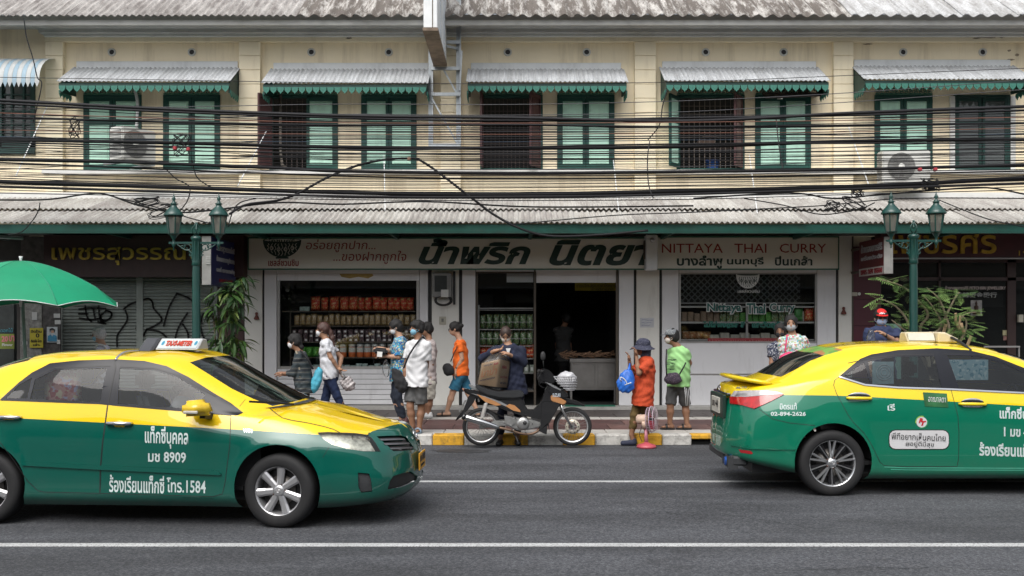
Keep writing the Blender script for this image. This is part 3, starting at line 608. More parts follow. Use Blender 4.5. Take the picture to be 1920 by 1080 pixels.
ptext('glass_lettering', 'ไม่ใส่ผงชูรส สี', 1318, 1397, 602, 617, yg, tg, shop, bold=.05); ptext('glass_lettering', 'และวัตถุกันเสีย', 1410, 1490, 602, 618, yg, tg, shop, bold=.05)
MB().box(PX(1327, yg), PX(1512, yg), yg-.003, yg, PZ(642.5, yg), PZ(634, yg)).build('glass_strip', rd2, shop)
ptext('glass_lettering', 'น้ำพริกแกง น้ำพริกสำเร็จรูป', 1330, 1500, 635, 642, yg-.004, M('letter_dim', (.32, .10, .10), .5), shop)
# grey box hung between the two signs
t_ = thing('sign_lamp_box', 'narrow grey metal box hung between the two cream sign boards', 'sign box', P(1222, 507, YS-.25))
b = MB(); x0, x1 = PX(1211, YS-.25), PX(1233, YS-.25); z0, z1 = PZ(506, YS-.25), PZ(440, YS-.25); b.box(x0, x1, YS-.27, YS-.03, z0, z1); b.build('housing', M('sign_box_grey', (.66, .68, .69), .5, var=.1, grime=.3), t_, bevel=.015)
MB().lathe([(0, 0), (.04, 0), (.045, .03), (.03, .05)], ((x0+x1)/2, YS-.32, z1-.1), 14, 'Y').build('socket', alu, t_)
MB().box(x0-.02, x0-.004, YS-.2, YS-.05, z0+.2, z1-.1).build('bracket', alud, t_)
# soffit tubes / rainwater band above signs
MB().box(PX(466, 18.5), PX(1600, 18.5), YS+.24, YS+.28, PZ(446, YS), ZS).build('sign_backing', wallc, shop)
# electricity meter
t_ = thing('meter_box', 'old grey electricity meter cabinet with coiled black cable beside the shop doorway', 'meter', P(829, 560, YW))
ym = YW-.16; b = MB(); b.box(PX(810, ym), PX(846, ym), ym, YW, PZ(557, ym), PZ(512, ym)); b.build('cabinet', M('meter_grey', (.23, .23, .225), .6, var=.15, grime=.5), t_, bevel=.01)
MB().box(PX(815, ym), PX(838, ym), ym-.012, ym-.001, PZ(547, ym), PZ(517, ym)).build('meter_window', M('meter_glass', (.04, .045, .045), .2), t_)
MB().box(PX(827, ym), PX(841, ym), ym-.02, ym-.013, PZ(557, ym), PZ(543, ym)).build('meter_label', M('paper', (.6, .6, .58), .8), t_)
for k in range(4):
    q = MB(); r_ = .13+.012*k; q.tube([(PX(831, ym)+r_*math.cos(a), ym+.02*k, PZ(563, ym)+r_*.62*math.sin(a)) for a in [2*math.pi*j/18 for j in range(19)]], .010, 5); q.build('cable_coil', blk, t_)
MB().box(PX(849, ym), PX(853, ym), ym+.1, YW, PZ(571, ym), PZ(508, ym)).build('conduit', blk, t_)
for k_, (px_, py_, w_, h_, lb, ct) in enumerate([(830, 601, 13, 15, 'small square switch plate on the pale pillar below the meter', 'switch')]):
    t_ = thing('switch_plate', lb, ct, P(px_, py_+8, YW)); x0, x1, z0, z1 = PX(px_-w_/2, YW), PX(px_+w_/2, YW), PZ(py_+h_/2, YW), PZ(py_-h_/2, YW)
    MB().box(x0, x1, YW-.02, YW, z0, z1).build('plate', M('plate_cream', (.42, .40, .33), .5), t_, bevel=.005); MB().box(x0+.045, x1-.045, YW-.03, YW-.02, z0+.05, z1-.04).build('switch', M('switch_grey', (.18, .18, .16), .5), t_)
b = MB().box(PX(1200, YW), PX(1226, YW), YW-.006, YW-.001, PZ(614, YW), PZ(596, YW)); props(b.build('paper_notice', M('paper_notice', (.52, .53, .56), .8)), 'white handwritten paper notice taped to the pale pillar right of the doorway', 'notice')
pn = bpy.data.objects['paper_notice']
for i in range(3):
    q = MB(); ribbon(q, [(PX(1203+k*3, YW), PZ(600+i*5+random.uniform(-.8, .8), YW)) for k in range(8-i)], .006, YW-.006); q.build('handwriting', M('ink_blue', (.12, .15, .3), .8), pn)
for px_, py_, lb in ((481, 591, 'small dark red figurine fixed to the wall beside the hanging plant'), (1582, 581, 'small dark red figurine fixed to the pillar at the curry shop\'s far end')):
    b = MB(); b.lathe([(0.001, .14), (.02, .135), (.03, .11), (.022, .08), (.03, .06), (.05, .02), (.045, 0), (.001, -.005)], P(px_, py_+8, YW-.04), 12); props(b.build('wall_figurine', M('figurine_red', (.13, .03, .02), .6, var=.3)), lb, 'figurine')
# ------------ goods
def packet(nm, w_, h_, d_, mat, seed=0):
    rr = random.Random(seed); b = MB(); nx, nz = 5, 6; vs = []
    for s_ in (1, -1):
        for j in range(nz+1):
            for i in range(nx+1):
                u, v = i/nx, j/nz; k = (math.sin(math.pi*u)**.5)*(math.sin(math.pi*min(1, v*1.15))**.6 if v < .87 else 0)
                vs.append((w_*(u-.5)*(1-.06*math.sin(math.pi*v)), -s_*d_/2*k+rr.uniform(-.004, .004)*k, h_*v))
    k = (nx+1)*(nz+1)
    fs = [(j*(nx+1)+i, j*(nx+1)+i+1, (j+1)*(nx+1)+i+1, (j+1)*(nx+1)+i) for j in range(nz) for i in range(nx)]
    b.raw(vs, fs+[tuple(k+q for q in f[::-1]) for f in fs], True); return b.mesh(nm, weld=1e-3)
def jar(r_, h_, n=10): return MB().lathe([(0.001, 0), (r_*.9, 0), (r_, h_*.08), (r_, h_*.72), (r_*.8, h_*.8)], n=n).mesh('jar')
redp = PAT('snack_red', (.60, .05, .02), [(.75, .36, .12), (.70, .50, .22)], 22, .35, .30); golp = PAT('crisp_gold', (.34, .22, .09), [(.55, .38, .12), (.65, .62, .55)], 34, .3, .28)
grnp = PAT('curry_green', (.10, .20, .07), [(.32, .20, .08), (.50, .55, .44)], 30, .3, .3); plmp = PAT('plum_pack', (.08, .045, .055), [(.34, .28, .26)], 36, .3, .22)
orgp = PAT('chilli_orange', (.55, .12, .03), [(.65, .25, .09)], 60, .3, .3); clrp = M('clear_wrap', (.40, .50, .48), .15, var=.5, vs=25); vegp = PAT('herb_green', (.05, .25, .03), [(.22, .50, .09)], 50, .5, .3)
whb = M('white_label', (.70, .70, .68), .6); lidm = M('clear_lid', (.55, .57, .56), .2, var=.3, vs=30)
def put(me, mat, nm, lab, cat, grp, loc, rz=0, sc=(1, 1, 1), kids=()):
    if not me.materials: me.materials.append(mat)
    o = bpy.data.objects.new(nm, me); COL.objects.link(o); o.location = loc; o.rotation_euler = (0, 0, rz); o.scale = sc; props(o, lab, cat, grp)
    for n_, m_ in kids: c = bpy.data.objects.new(n_, m_); COL.objects.link(c); c.parent = o
    return o
def shelf(pa, pb, py, y0, y1, parent=None, m=None): return MB().box(PX(pa, y0), PX(pb, y0), y0, y1, PZ(py, y0)-.018, PZ(py, y0)).build('display_shelf', m or alud, parent or shop)
G = 19.0
shelf(527, 779, 583, G-.1, G+.3); shelf(545, 779, 611, G-.1, G+.3); shelf(545, 779, 641, G-.1, G+.3); shelf(545, 779, 670, G-.1, G+.3); shelf(527, 779, 692, G-.1, G+.3)
MB().box(PX(546, G), PX(548, G), G-.12, G-.1, ZF+.6, PZ(583, G)).build('shelf_post', alud, shop)
rp = packet('snack_packet', .19, .275, .10, redp, 1); rp2 = packet('snack_packet', .145, .26, .09, redp, 2); gp = packet('crisp_packet', .115, .23, .07, golp, 3)
for i, px_ in enumerate([591, 608, 626, 645, 662, 677, 690, 706, 719, 733, 744]):
    put(rp if i in (0, 2, 3, 4, 7) else rp2, redp, 'snack_packet', 'upright red snack packet with a printed front on the top shelf of the display window', 'packet', 'red snack packets on the window shelf', (PX(px_, G), G+.04+.02*(i % 2), PZ(583, G)), random.uniform(-.15, .15))
for i, px_ in enumerate([757, 769]): put(rp2.copy() if i == 0 else rp2, redp, 'snack_packet', 'upright red snack packet with a printed front on the top shelf of the display window', 'packet', 'red snack packets on the window shelf', (PX(px_, G), G+.05, PZ(583, G)), .1)
q = MB(); q.box(-.09, .09, -.05, .05, 0, .08); put(q.mesh('tub'), clrp, 'clear_tub', 'small clear tub left of the red snack packets on the top shelf', 'tub', None, (PX(572, G), G, PZ(583, G)))
for i in range(21):
    px_ = 556+i*10.9; o = put(gp, golp, 'crisp_packet', 'clear packet of golden crisps on the second shelf of the display window', 'packet', 'crisp packets on the second shelf', (PX(px_, G), G+random.uniform(0, .04), PZ(611, G)), random.uniform(-.2, .2), (1, 1, random.uniform(.9, 1.05)))
bx = MB().box(-.042, .042, -.05, .05, 0, .078).mesh('paste_tub', bevel=.006); lb_ = MB().box(-.022, .022, -.053, -.0505, .02, .055).mesh('tub_label'); lb_.materials.append(whb)
for i in range(22):
    for k in range(3):
        if (i*7+k) % 13 == 5 and k == 2: continue
        put(bx, plmp, 'paste_tub', 'small dark paste tub stacked on the third shelf of the display window', 'tub', 'dark paste tubs on the third shelf', (PX(553+i*10.5, G), G+random.uniform(0, .01), PZ(641, G)+.080*k), random.uniform(-.1, .1), kids=[('tub_label', lb_)] if (i+k) % 3 else ())
jr = jar(.068, .25); jlid = MB().lathe([(.05, .2), (.07, .21), (.068, .255), (.001, .26)], n=10).mesh('jar_lid'); jlid.materials.append(lidm); jtop = MB().lathe([(.069, .10), (.069, .19)], n=10).mesh('jar_glass'); jtop.materials.append(lidm)
for i, px_ in enumerate([628, 643, 660, 675, 689, 703, 717, 733, 748, 762]): put(jr, orgp, 'chilli_jar', 'clear jar half filled with orange chilli paste on the fourth shelf', 'jar', 'jars of orange chilli paste', (PX(px_, G), G+.02, PZ(670, G)), kids=[('jar_lid', jlid), ('jar_glass', jtop)])
vg = packet('herb_bag', .13, .20, .12, vegp, 5)
for px_ in (568, 580, 592): put(vg, vegp, 'herb_bag', 'bag of bright green herbs on the fourth shelf behind the two women', 'bag', 'herb bags on the fourth shelf', (PX(px_, G), G, PZ(670, G)), .1)
fp = packet('flat_pack', .11, .10, .10, clrp, 6)
for i in range(19):
    px_ = 560+i*11.3; put(fp, clrp, 'flat_pack', 'greenish clear pack lying on the bottom shelf of the display window', 'packet', 'clear packs on the bottom shelf', (PX(px_, G), G+random.uniform(-.02, .05), PZ(692, G)), random.uniform(-.3, .3), (1.1, 1, random.uniform(.7, 1.1)))
# middle display cabinet
cab = [(577, 1), (617, 1), (648, 1), (672, 1), (699, 1), (731, 1)]
for py_, _ in cab: shelf(898, 1000, py_, G-.02, G+.3, m=alu); 
for py_ in (581.5, 604, 635, 664): MB().box(PX(898, G-.05), PX(1000, G-.05), G-.06, G-.05, PZ(py_, G)-.006, PZ(py_, G)+.006).build('guard_rail', alu, shop)
MB().box(PX(896, G), PX(899, G), G-.03, G+.3, .25, PZ(572, G)).build('cabinet_side', alu, shop)
gp2 = packet('curry_packet', .125, .25, .08, grnp, 8)
for r_, py_ in enumerate((610, 641)):
    for i in range(8): put(gp2, grnp, 'curry_packet', 'clear packet of green curry mix on the %s row of the doorway cabinet' % ('upper', 'lower')[r_], 'packet', '%s row of curry packets' % ('upper', 'lower')[r_], (PX(905+i*12.6, G), G+.1, PZ(617 if r_ == 0 else 648, G)), random.uniform(-.15, .15), (1, 1, 1.15))
for i, px_ in enumerate([906, 918, 982, 994]): put(rp2, redp, 'snack_packet', 'red snack packet %s of the man in navy inside the doorway cabinet' % ('left', 'left', 'right', 'right')[i], 'packet', 'red packets %s of the man' % ('left', 'left', 'right', 'right')[i], (PX(px_, G), G+.1, PZ(672, G)), .05)
for i in range(10): put(bx, plmp, 'white_carton', 'small pale carton on the lowest stocked shelf of the doorway cabinet', 'carton', 'pale cartons in the doorway cabinet', (PX(903+i*10.5, G), G+.1, PZ(699, G)+.001), 0, (1, 1, 1.9), kids=[('tub_label', lb_)])
pale_t = bx.copy(); pale_t.materials.clear(); pale_t.materials.append(M('carton_pale', (.32, .36, .30), .6, var=.2, vs=20))
for o in COL.objects:
    if o.name.startswith('white_carton'): o.data = pale_t
# goods in window two
for py_ in (603, 637): shelf(1276, 1529, py_, G-.02, G+.3, m=alu)
cb = MB().box(-.055, .055, -.05, .05, 0, .20).mesh('spice_pack', bevel=.008)
cols = [M('spice_brown', (.26, .18, .12), .5, var=.4, vs=30), M('spice_cream', (.50, .48, .40), .6, var=.3, vs=20), vegp, grnp]
for i in range(19):
    m = cols[0] if i < 6 else cols[2] if 8 < i < 14 else cols[3] if i < 17 else cols[1]; me = cb.copy(); me.materials.clear(); me.materials.append(m)
    put(me, m, 'spice_pack', '%s pack on the upper shelf behind the Nittaya Thai Curry glass' % ('brown' if i < 6 else 'leafy green' if 8 < i < 14 else 'mottled green'), 'packet', '%s packs in the lettered window' % ('brown' if i < 6 else 'leafy green' if 8 < i < 14 else 'mottled green'), (PX(1283+i*12.2, G), G+.06, PZ(603, G)), 0, (1, 1, random.uniform(.8, 1.1)))
put(packet('green_bag', .17, .28, .08, vegp, 9), M('bag_green', (.06, .30, .07), .4, var=.5, vs=14), 'green_bag', 'bright green bag at the end of the upper shelf of the lettered window', 'bag', None, (PX(1497, G), G+.0, PZ(603, G)))
bpy.data.objects['green_bag'].data.materials.clear(); bpy.data.objects['green_bag'].data.materials.append(MC['bag_green'])
put(rp, redp, 'red_bag', 'red bag at the end of the upper shelf of the lettered window', 'bag', None, (PX(1517, G), G, PZ(603, G)))
wb_ = MB().box(-.09, .09, -.06, .06, 0, .11).mesh('white_tub', bevel=.01); ob = packet('orange_pack', .17, .16, .12, orgp, 4)
for i in range(13):
    if i < 4: put(ob, PAT('orange_brown', (.25, .10, .03), [(.32, .22, .12)], 20, .4), 'orange_pack', 'orange packet on the lower shelf of the lettered window', 'packet', 'orange packets in the lettered window', (PX(1287+i*13, G), G+.05, PZ(637, G)))
    else: put(wb_, M('tub_offwhite', (.38, .37, .32), .6, var=.25, vs=14), 'white_tub', 'off-white tub on the lower shelf of the lettered window', 'tub', 'off-white tubs in the lettered window', (PX(1340+(i-4)*19, G), G+.05, PZ(637, G)), 0, (1, 1, .9+.3*(i % 2)))
# steel counter and yellow banner inside the doorway
ct = thing('steel_counter', 'stainless steel counter with two sliding doors inside the dark shop doorway', 'counter', P(1110, 735, 19.3)); Yc = 19.4; stl = M('stainless', (.30, .29, .28), .38, metal=.85, var=.2, vs=3)
MB().box(PX(1068, Yc), PX(1156, Yc), Yc-.03, Yc+.7, PZ(680, Yc), PZ(672, Yc)).build('counter_top', stl, ct, bevel=.006); MB().box(PX(1070, Yc), PX(1155, Yc), Yc, Yc+.65, PZ(731, Yc), PZ(680, Yc)-.002).build('counter_body', stl, ct)
for a, c_ in ((1072, 1115), (1121, 1154)): MB().box(PX(a, Yc), PX(c_, Yc), Yc-.02, Yc-.003, PZ(727, Yc), PZ(683, Yc)).build('counter_door', stl, ct, bevel=.004)
for px_ in (1071, 1153): MB().box(PX(px_, Yc)-.02, PX(px_, Yc)+.02, Yc, Yc+.04, .19, PZ(731, Yc)).build('leg', stl, ct)
b = MB(); rr = random.Random(3)
for i in range(120):
    x = rr.uniform(PX(1048, Yc), PX(1150, Yc)); z = PZ(671, Yc)+rr.uniform(.01, .10); a = rr.uniform(-.5, .5); b.bar((x, Yc+rr.uniform(0, .3), z), (x+.12*math.cos(a), Yc+rr.uniform(0, .3), z+.12*math.sin(a)), .012)
props(b.build('skewer_pile', M('skewer_food', (.34, .20, .12), .6, var=.6, vs=40)), 'loose pile of skewered snacks heaped on the steel counter', 'food pile', kind='stuff')
t_ = thing('yellow_banner', 'yellow banner with dark Thai lettering hung high in the dark doorway', 'banner', P(1116, 545, 19.6)); MB().box(PX(1078, 19.6), PX(1157, 19.6), 19.6, 19.61, PZ(545, 19.6), PZ(529, 19.6)).build('banner_sheet', M('banner_yellow', (.35, .30, .02), .7), t_)
ptext('lettering', 'ขายปลีก-ส่งในราคาโรงงาน', 1081, 1154, 531, 539, 19.598, blk, t_); ptext('lettering', 'น้ำพริกแกง', 1108, 1150, 539, 544, 19.598, blk, t_)
for px_, lb in ((925, 'upper'), (1060, 'lower')): pass
# masonry behind the canopy roof and the neighbour's unlit ground floor
MB().box(WX0, XR, YW+.32, YW+.4, 3.2, ZB+.1).build('wall_behind_canopy', cream, bld); MB().box(-12.5, WX0, YW+.34, YW+.42, 3.2, ZB+.1).build('wall_behind_canopy', cream, nb)
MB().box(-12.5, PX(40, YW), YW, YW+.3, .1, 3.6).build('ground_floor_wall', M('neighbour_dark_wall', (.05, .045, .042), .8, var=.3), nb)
# ================================================================ GOLD SHOP (shuttered, left)
gs_ = thing('gold_shop_front', 'closed gold shop front with two grey rolling shutters and graffiti under a dark red sign', 'shop front', (PX(230, YW), YW, .2))
dr = M('dark_red_board', (.040, .012, .012), .5, var=.25, grime=.4); ysg = 18.3
shut = M('shutter_grey_green', (.26, .29, .27), .55, var=.1, grime=.5, gcol=(.09, .09, .085), gs=(2, 2, .6), gth=.5)
for a, c_ in ((119, 257), (270, 402)):
    x0, x1 = PX(a, YW), PX(c_, YW); z = ZF; b = MB(); st = .062
    while z < PZ(522, YW):
        b.raw([(x0, YW, z), (x1, YW, z), (x1, YW-.036, z+st*.35), (x0, YW-.036, z+st*.35), (x1, YW, z+st), (x0, YW, z+st)], [(0, 1, 2, 3), (3, 2, 4, 5)]); z += st
    b.build('rolling_shutter', shut, gs_)['kind'] = 'stuff'
for a, c_ in ((112, 119), (257, 270), (402, 409)): MB().box(PX(a, YW), PX(c_, YW), YW-.05, YW+.05, ZF, PZ(520, YW)).build('shutter_post', shut, gs_, bevel=.006)
for a, c_ in ((40, 112), (409, 457)): MB().box(PX(a, YW), PX(c_, YW), YW-.02, YW+.2, ZF, ZS).build('wall_pier', dr if a > 100 else M('poster_wall', (.10, .085, .08), .8, var=.5, vs=8, grime=.6), gs_)
MB().box(PX(30, YW), PX(457, YW), YW+.02, YW+.3, PZ(524, YW), ZS).build('lintel', dr, gs_)
b = MB(); b.box(PX(82, ysg), PX(456, ysg), ysg, ysg+.3, PZ(519, ysg), PZ(441, ysg)); b.build('sign_board', dr, gs_)
gold = M('gold_letters', (.45, .30, .05), .35, metal=.6, var=.3, vs=8); ptext('lettering', 'เพชรสุวรรณโ', 98, 372, 454, 497, ysg, gold, gs_, bold=.01, th=.03)
gf = M('spray_black', (.012, .012, .012), .7); q = MB(); g3 = lambda pts: [(PX(x/3, YW), PZ(340+y/3, YW)) for x, y in pts]
strokes = [[(450, 720), (520, 712), (600, 715)], [(485, 700), (495, 760), (520, 790)], [(530, 715), (540, 770)], [(560, 700), (570, 780), (600, 800)], [(452, 770), (520, 778), (570, 770)], [(600, 730), (570, 760), (590, 785), (625, 770), (632, 740), (600, 725)], [(555, 790), (590, 800)], [(448, 745), (500, 745)],
    [(700, 720), (740, 690), (800, 670), (840, 660), (862, 680), (870, 715), (915, 775), (880, 810), (830, 835), (812, 870)], [(710, 725), (722, 775), (690, 830), (665, 870), (665, 930)], [(1000, 630), (960, 700), (940, 760), (925, 815)], [(1000, 632), (1060, 655), (1110, 700), (1140, 800)], [(1060, 740), (1010, 820), (990, 890), (1000, 920)], [(770, 830), (800, 760), (790, 830), (772, 835)], [(830, 830), (900, 845), (940, 875)], [(1030, 800), (1060, 850), (1065, 900)], [(1150, 740), (1130, 800), (1150, 880), (1180, 900)], [(1010, 900), (1050, 940)]]
for s_ in strokes:
    p_ = smooth_path([Vector((x, 0, z)) for x, z in g3(s_)], 5); ribbon(q, [(v.x, v.z) for v in p_], .035, YW-.013)
q.v = [(a_, b_-.03, c_) for a_, b_, c_ in q.v]; q.build('graffiti', gf, gs_)['kind'] = 'stuff'
# left-edge market clutter: notice boards and posters on the wall pier
pst = thing('poster_board', 'grey board plastered with torn flyers at the left edge behind the umbrella pole', 'notice board', P(60, 700, 18.2))
MB().box(PX(38, 18.2), PX(78, 18.2), 18.2, 18.24, .3, PZ(560, 18.2)).build('board', M('flyer_board', (.22, .22, .21), .8, var=.5, vs=14, grime=.7, gs=(6, 6, 6)), pst)
MB().box(PX(80, 18.2), PX(112, 18.2), 18.22, 18.26, .3, PZ(572, 18.2)).build('board', M('flyer_board_dark', (.075, .07, .07), .8, var=.6, vs=14, grime=.7, gs=(6, 6, 6)), pst)
def poster(nm, lab, pa, pb, pt, pbm, y, col, texts=()):
    t_ = thing(nm, lab, 'poster', P((pa+pb)/2, pbm, y)); MB().box(PX(pa, y), PX(pb, y), y-.006, y, PZ(pbm, y), PZ(pt, y)).build('sheet', M('sheet_'+nm, col, .7, var=.12, vs=10), t_)
    for s_, a, c_, d, e, m in texts: ptext('lettering', s_, a, c_, d, e, y-.006, m, t_, th=.004, bold=.03)
    return t_
yl = (.42, .36, .03)
poster('yellow_poster', 'square yellow poster with dark Thai writing on the flyer board', 56, 81, 615, 652, 18.18, yl, [('ปิดร้าน', 58, 78, 618, 624, blk), ('0', 67, 74, 625, 633, blk), ('ติดต่อ โทร', 58, 78, 636, 642, blk), ('เช่า', 62, 74, 644, 649, blk)])
poster('price_poster', 'yellow-green price poster reading 20 in pink at the far left edge', 0, 27, 626, 654, 16.4, (.16, .20, .03), [('20', 3, 15, 630, 641, M('pink_ink', (.55, .16, .20), .6)), ('บา', 17, 27, 629, 640, M('pink_ink', (.55, .16, .20), .6)), ('Flower', 4, 24, 644, 649, wh)])
pp = poster('portrait_poster', 'election style poster of a dark-haired person in a blue shirt on the dark board', 88, 108, 613, 642, 18.2, (.40, .44, .47))
MB().lathe([(0.001, 0), (.028, 0)], (PX(98, 18.18), 18.19, PZ(622, 18.2)), 14, 'Y').build('printed_face', M('printed_skin', (.40, .24, .17), .7), pp)
b = MB(); b.prism([(PX(a, 18.19), PZ(c_, 18.19)) for a, c_ in [(94, 624), (93, 617), (98, 615), (103, 617), (102.5, 624), (101, 619), (98, 618), (95, 619)]], 18.182, 18.186); b.build('printed_hair', blk, pp)
b = MB(); b.prism([(PX(a, 18.19), PZ(c_, 18.19)) for a, c_ in [(89, 640), (90, 630), (95, 627), (98, 631), (101, 627), (106, 630), (107, 640)]], 18.184, 18.188); b.build('printed_shirt', M('printed_blue', (.04, .20, .34), .7), pp)
for i, (a, c_, d, e) in enumerate([(101, 113, 588, 596), (103, 114, 600, 608), (107, 113, 637, 645), (42, 52, 640, 646), (60, 70, 585, 600)]): poster('sticker', ['pale blue sticker above the torn one on the dark pier', 'torn black and white sticker high on the dark pier', 'tiny white sticker below the blue-shirt portrait poster', 'small white slip left of the yellow poster', 'pale torn flyer above the yellow poster'][i], a, c_, d, e, 18.19, (.42, .43, .43))
# dark stall goods at far left
st_ = thing('market_stall', 'dark covered market stall with hanging goods at the left edge under the umbrella', 'stall', P(-20, 760, 16.6)); 
MB().box(PX(-130, 16.7), PX(26, 16.7), 16.7, 16.8, .15, PZ(455, 16.7)-.3).build('stall_back', M('stall_cloth', (.018, .022, .022), .9, var=.4), st_)
MB().box(PX(-130, 16), PX(30, 16), 15.9, 16.5, .75, .79).build('stall_table', alud, st_)
for px_ in (-5, 28): MB().box(PX(px_, 16.0), PX(px_, 16)+.03, 16.0, 16.03, .15, .75).build('leg', alud, st_)
rr = random.Random(5)
for i in range(5):
    b = MB(); b.lathe([(0.001, 0), (.06, .01), (.075, .08), (.05, .15), (.02, .18), (.001, .18)], (PX(2+i*6, 16.1), 16.15, .79), 10); props(b.build('stall_bundle', M('bundle_%d' % (i % 3), [(.10, .10, .11), (.16, .06, .10), (.05, .10, .07)][i % 3], .8, var=.4)), 'wrapped bundle of goods on the dark stall table at the left edge', 'bundle', 'bundles on the stall table')
for s_, a, c_, d, e in (('ดอกไม้', 1, 24, 615, 623),): ptext('lettering', s_, a, c_, d, e, 16.69, M('teal_ink', (.03, .16, .20), .7), st_)
lt = thing('tube_lamp', 'white fluorescent tube fixed under the canopy at the left edge', 'lamp', P(20, 450, 17.0)); b = MB(); b.tube([P(-10, 445, 17.3), P(43, 448, 17.3)], .02, 8); b.build('tube', M('tube_white', (.5, .52, .52), .3), lt); MB().bar(P(-10, 442, 17.32), P(43, 445, 17.32), .03).build('fitting', alu, lt)
# ================================================================ JEWELLERY SHOP (right)
js = thing('jewellery_shop_front', 'jewellery shop front with dark glass, maroon wall and a dark red sign with gold letters', 'shop front', (PX(1760, YW), YW, .2))
mar = M('maroon_wall', (.075, .012, .022), .5, var=.12, vs=2, grime=.2)
for i in range(6):
    z0 = ZF+.5*i; MB().box(PX(1600, YW)+.004, PX(1651, YW), YW, YW+.1, z0+.003, min(z0+.497, ZS)).build('wall_tile', mar, js, bevel=.004)
MB().box(PX(1597, YW), PX(1600, YW), YW-.01, YW+.1, ZF, ZS).build('corner_trim', alud, js)
b = MB(); b.box(PX(1651, ysg), PX(2060, ysg), ysg, ysg+.3, PZ(483, ysg), PZ(436, ysg)); b.build('sign_board', M('jewel_board', (.055, .010, .012), .45, var=.2), js)
MB().box(PX(1651, ysg), PX(2060, ysg), ysg-.02, ysg-.001, PZ(486, ysg), PZ(483.5, ysg)).build('sign_trim', alu, js)
gold2 = M('gold_letters_bright', (.60, .38, .06), .3, metal=.5, var=.3, vs=8)
ptext('lettering', 'เพชรศิริ', 1668, 1867, 432, 476, ysg, gold2, js, bold=.015, th=.03); ptext('lettering', '191', 1910, 1935, 470, 479, ysg, gold2, js)
jg = GL('jewel_glass', (.10, .11, .11), .5, .02, .5)
for a, c_, d, e in ((1653, 1762, 492, 520), (1764, 1890, 492, 520), (1650, 1762, 526, 760), (1764, 1890, 526, 760), (1905, 2060, 492, 760)):
    q = YW+.06; MB().box(PX(a, q), PX(c_, q), q, q+.006, PZ(e, q) if e < 760 else ZF, PZ(d, q)).build('window_pane', jg, js)
b = MB()
for a, c_, d, e in ((1651, 2060, 485, 492), (1651, 2060, 520, 526), (1761, 1765, 486, 770), (1890, 1906, 486, 770), (1649, 1653, 486, 770)): b.box(PX(a, YW), PX(c_, YW), YW+.02, YW+.1, PZ(e, YW) if e < 760 else ZF, PZ(d, YW))
b.build('window_frame', M('frame_oxblood', (.035, .015, .013), .5), js)
room(1655, 2060, 2.5, darkv, js)
bk = MB()
for i in range(12): bk.box(PX(1700+i*18, 20.5), PX(1714+i*18, 20.5), 20.5, 20.6, .3, 1.4+.3*(i % 3))
bk.build('display_case', M('case_grey', (.05, .052, .055), .5, var=.5), js)
yj = YW+.052
ptext('glass_lettering', 'ห้างทองเพชรศิริ PETCHSIRI JEWELLERY', 1772, 1886, 536, 544.5, yj, M('letter_pink_grey', (.42, .36, .34), .6), js, bold=.03)
ptext('glass_lettering', '陳錦殿金殿行', 1792, 1869, 548, 558, yj, M('letter_grey', (.30, .31, .30), .6), js, bold=.02)
MB().box(PX(1820, yj), PX(1841, yj), yj-.004, yj, PZ(592, yj), PZ(563, yj)).build('framed_print', M('print_grey', (.30, .29, .28), .6, var=.3, vs=25), js)
b = MB(); cxp = PX(1830, yj); b.lathe([(0.001, .26), (.012, .23), (.022, .2), (.012, .17), (.04, .15), (.035, .09), (.07, .05), (.07, 0.0), (.001, 0)], (cxp, yj-.012, PZ(589, yj)), 12); o = b.build('print_figure', M('print_dark', (.06, .03, .02), .7), js)
MB().box(PX(1880, yj), PX(1895, yj), yj-.004, yj, PZ(629, yj), PZ(619, yj)).build('window_sticker', M('sticker_yellow', (.45, .42, .25), .7, var=.4, vs=30), js); MB().box(PX(1881, yj), PX(1892, yj), yj-.004, yj, PZ(638, yj), PZ(630, yj)).build('window_sticker', M('sticker_red', (.30, .16, .14), .7, var=.4, vs=30), js)
MB().box(PX(1907, YW), PX(1916, YW), YW-.06, YW, PZ(604, YW), PZ(590, YW)).build('card_reader', M('plate_cream', (.42, .40, .33), .5), js)
MB().box(PX(1597, YW), PX(1607, YW), YW-.02, YW, PZ(555, YW), PZ(548, YW)).build('wall_plate', M('plate_cream', (.42, .40, .33), .5), js); MB().lathe([(0.001, 0), (.03, 0)], (PX(1611, YW), YW-.005, PZ(551, YW)), 12, 'Y').build('round_button', M('plate_white', (.6, .6, .58), .5), js)
MB().bar(P(1845, 650, 18.0), P(1912, 650, 18.0), .03).build('hand_rail', alu, js)
for px_ in (1846, 1911): MB().box(PX(px_, 18)-.012, PX(px_, 18)+.012, 18, 18.02, .15, PZ(650, 18)).build('rail_post', alu, js)
bx_ = MB().box(PX(1652, 17.6), PX(1690, 17.6), 17.6, 17.9, .15, PZ(607, 17.6)); props(bx_.build('utility_cabinet', M('cabinet_green', (.12, .22, .18), .6, var=.1), bevel=.01), 'pale green utility cabinet standing behind the man in the red cap', 'cabinet')
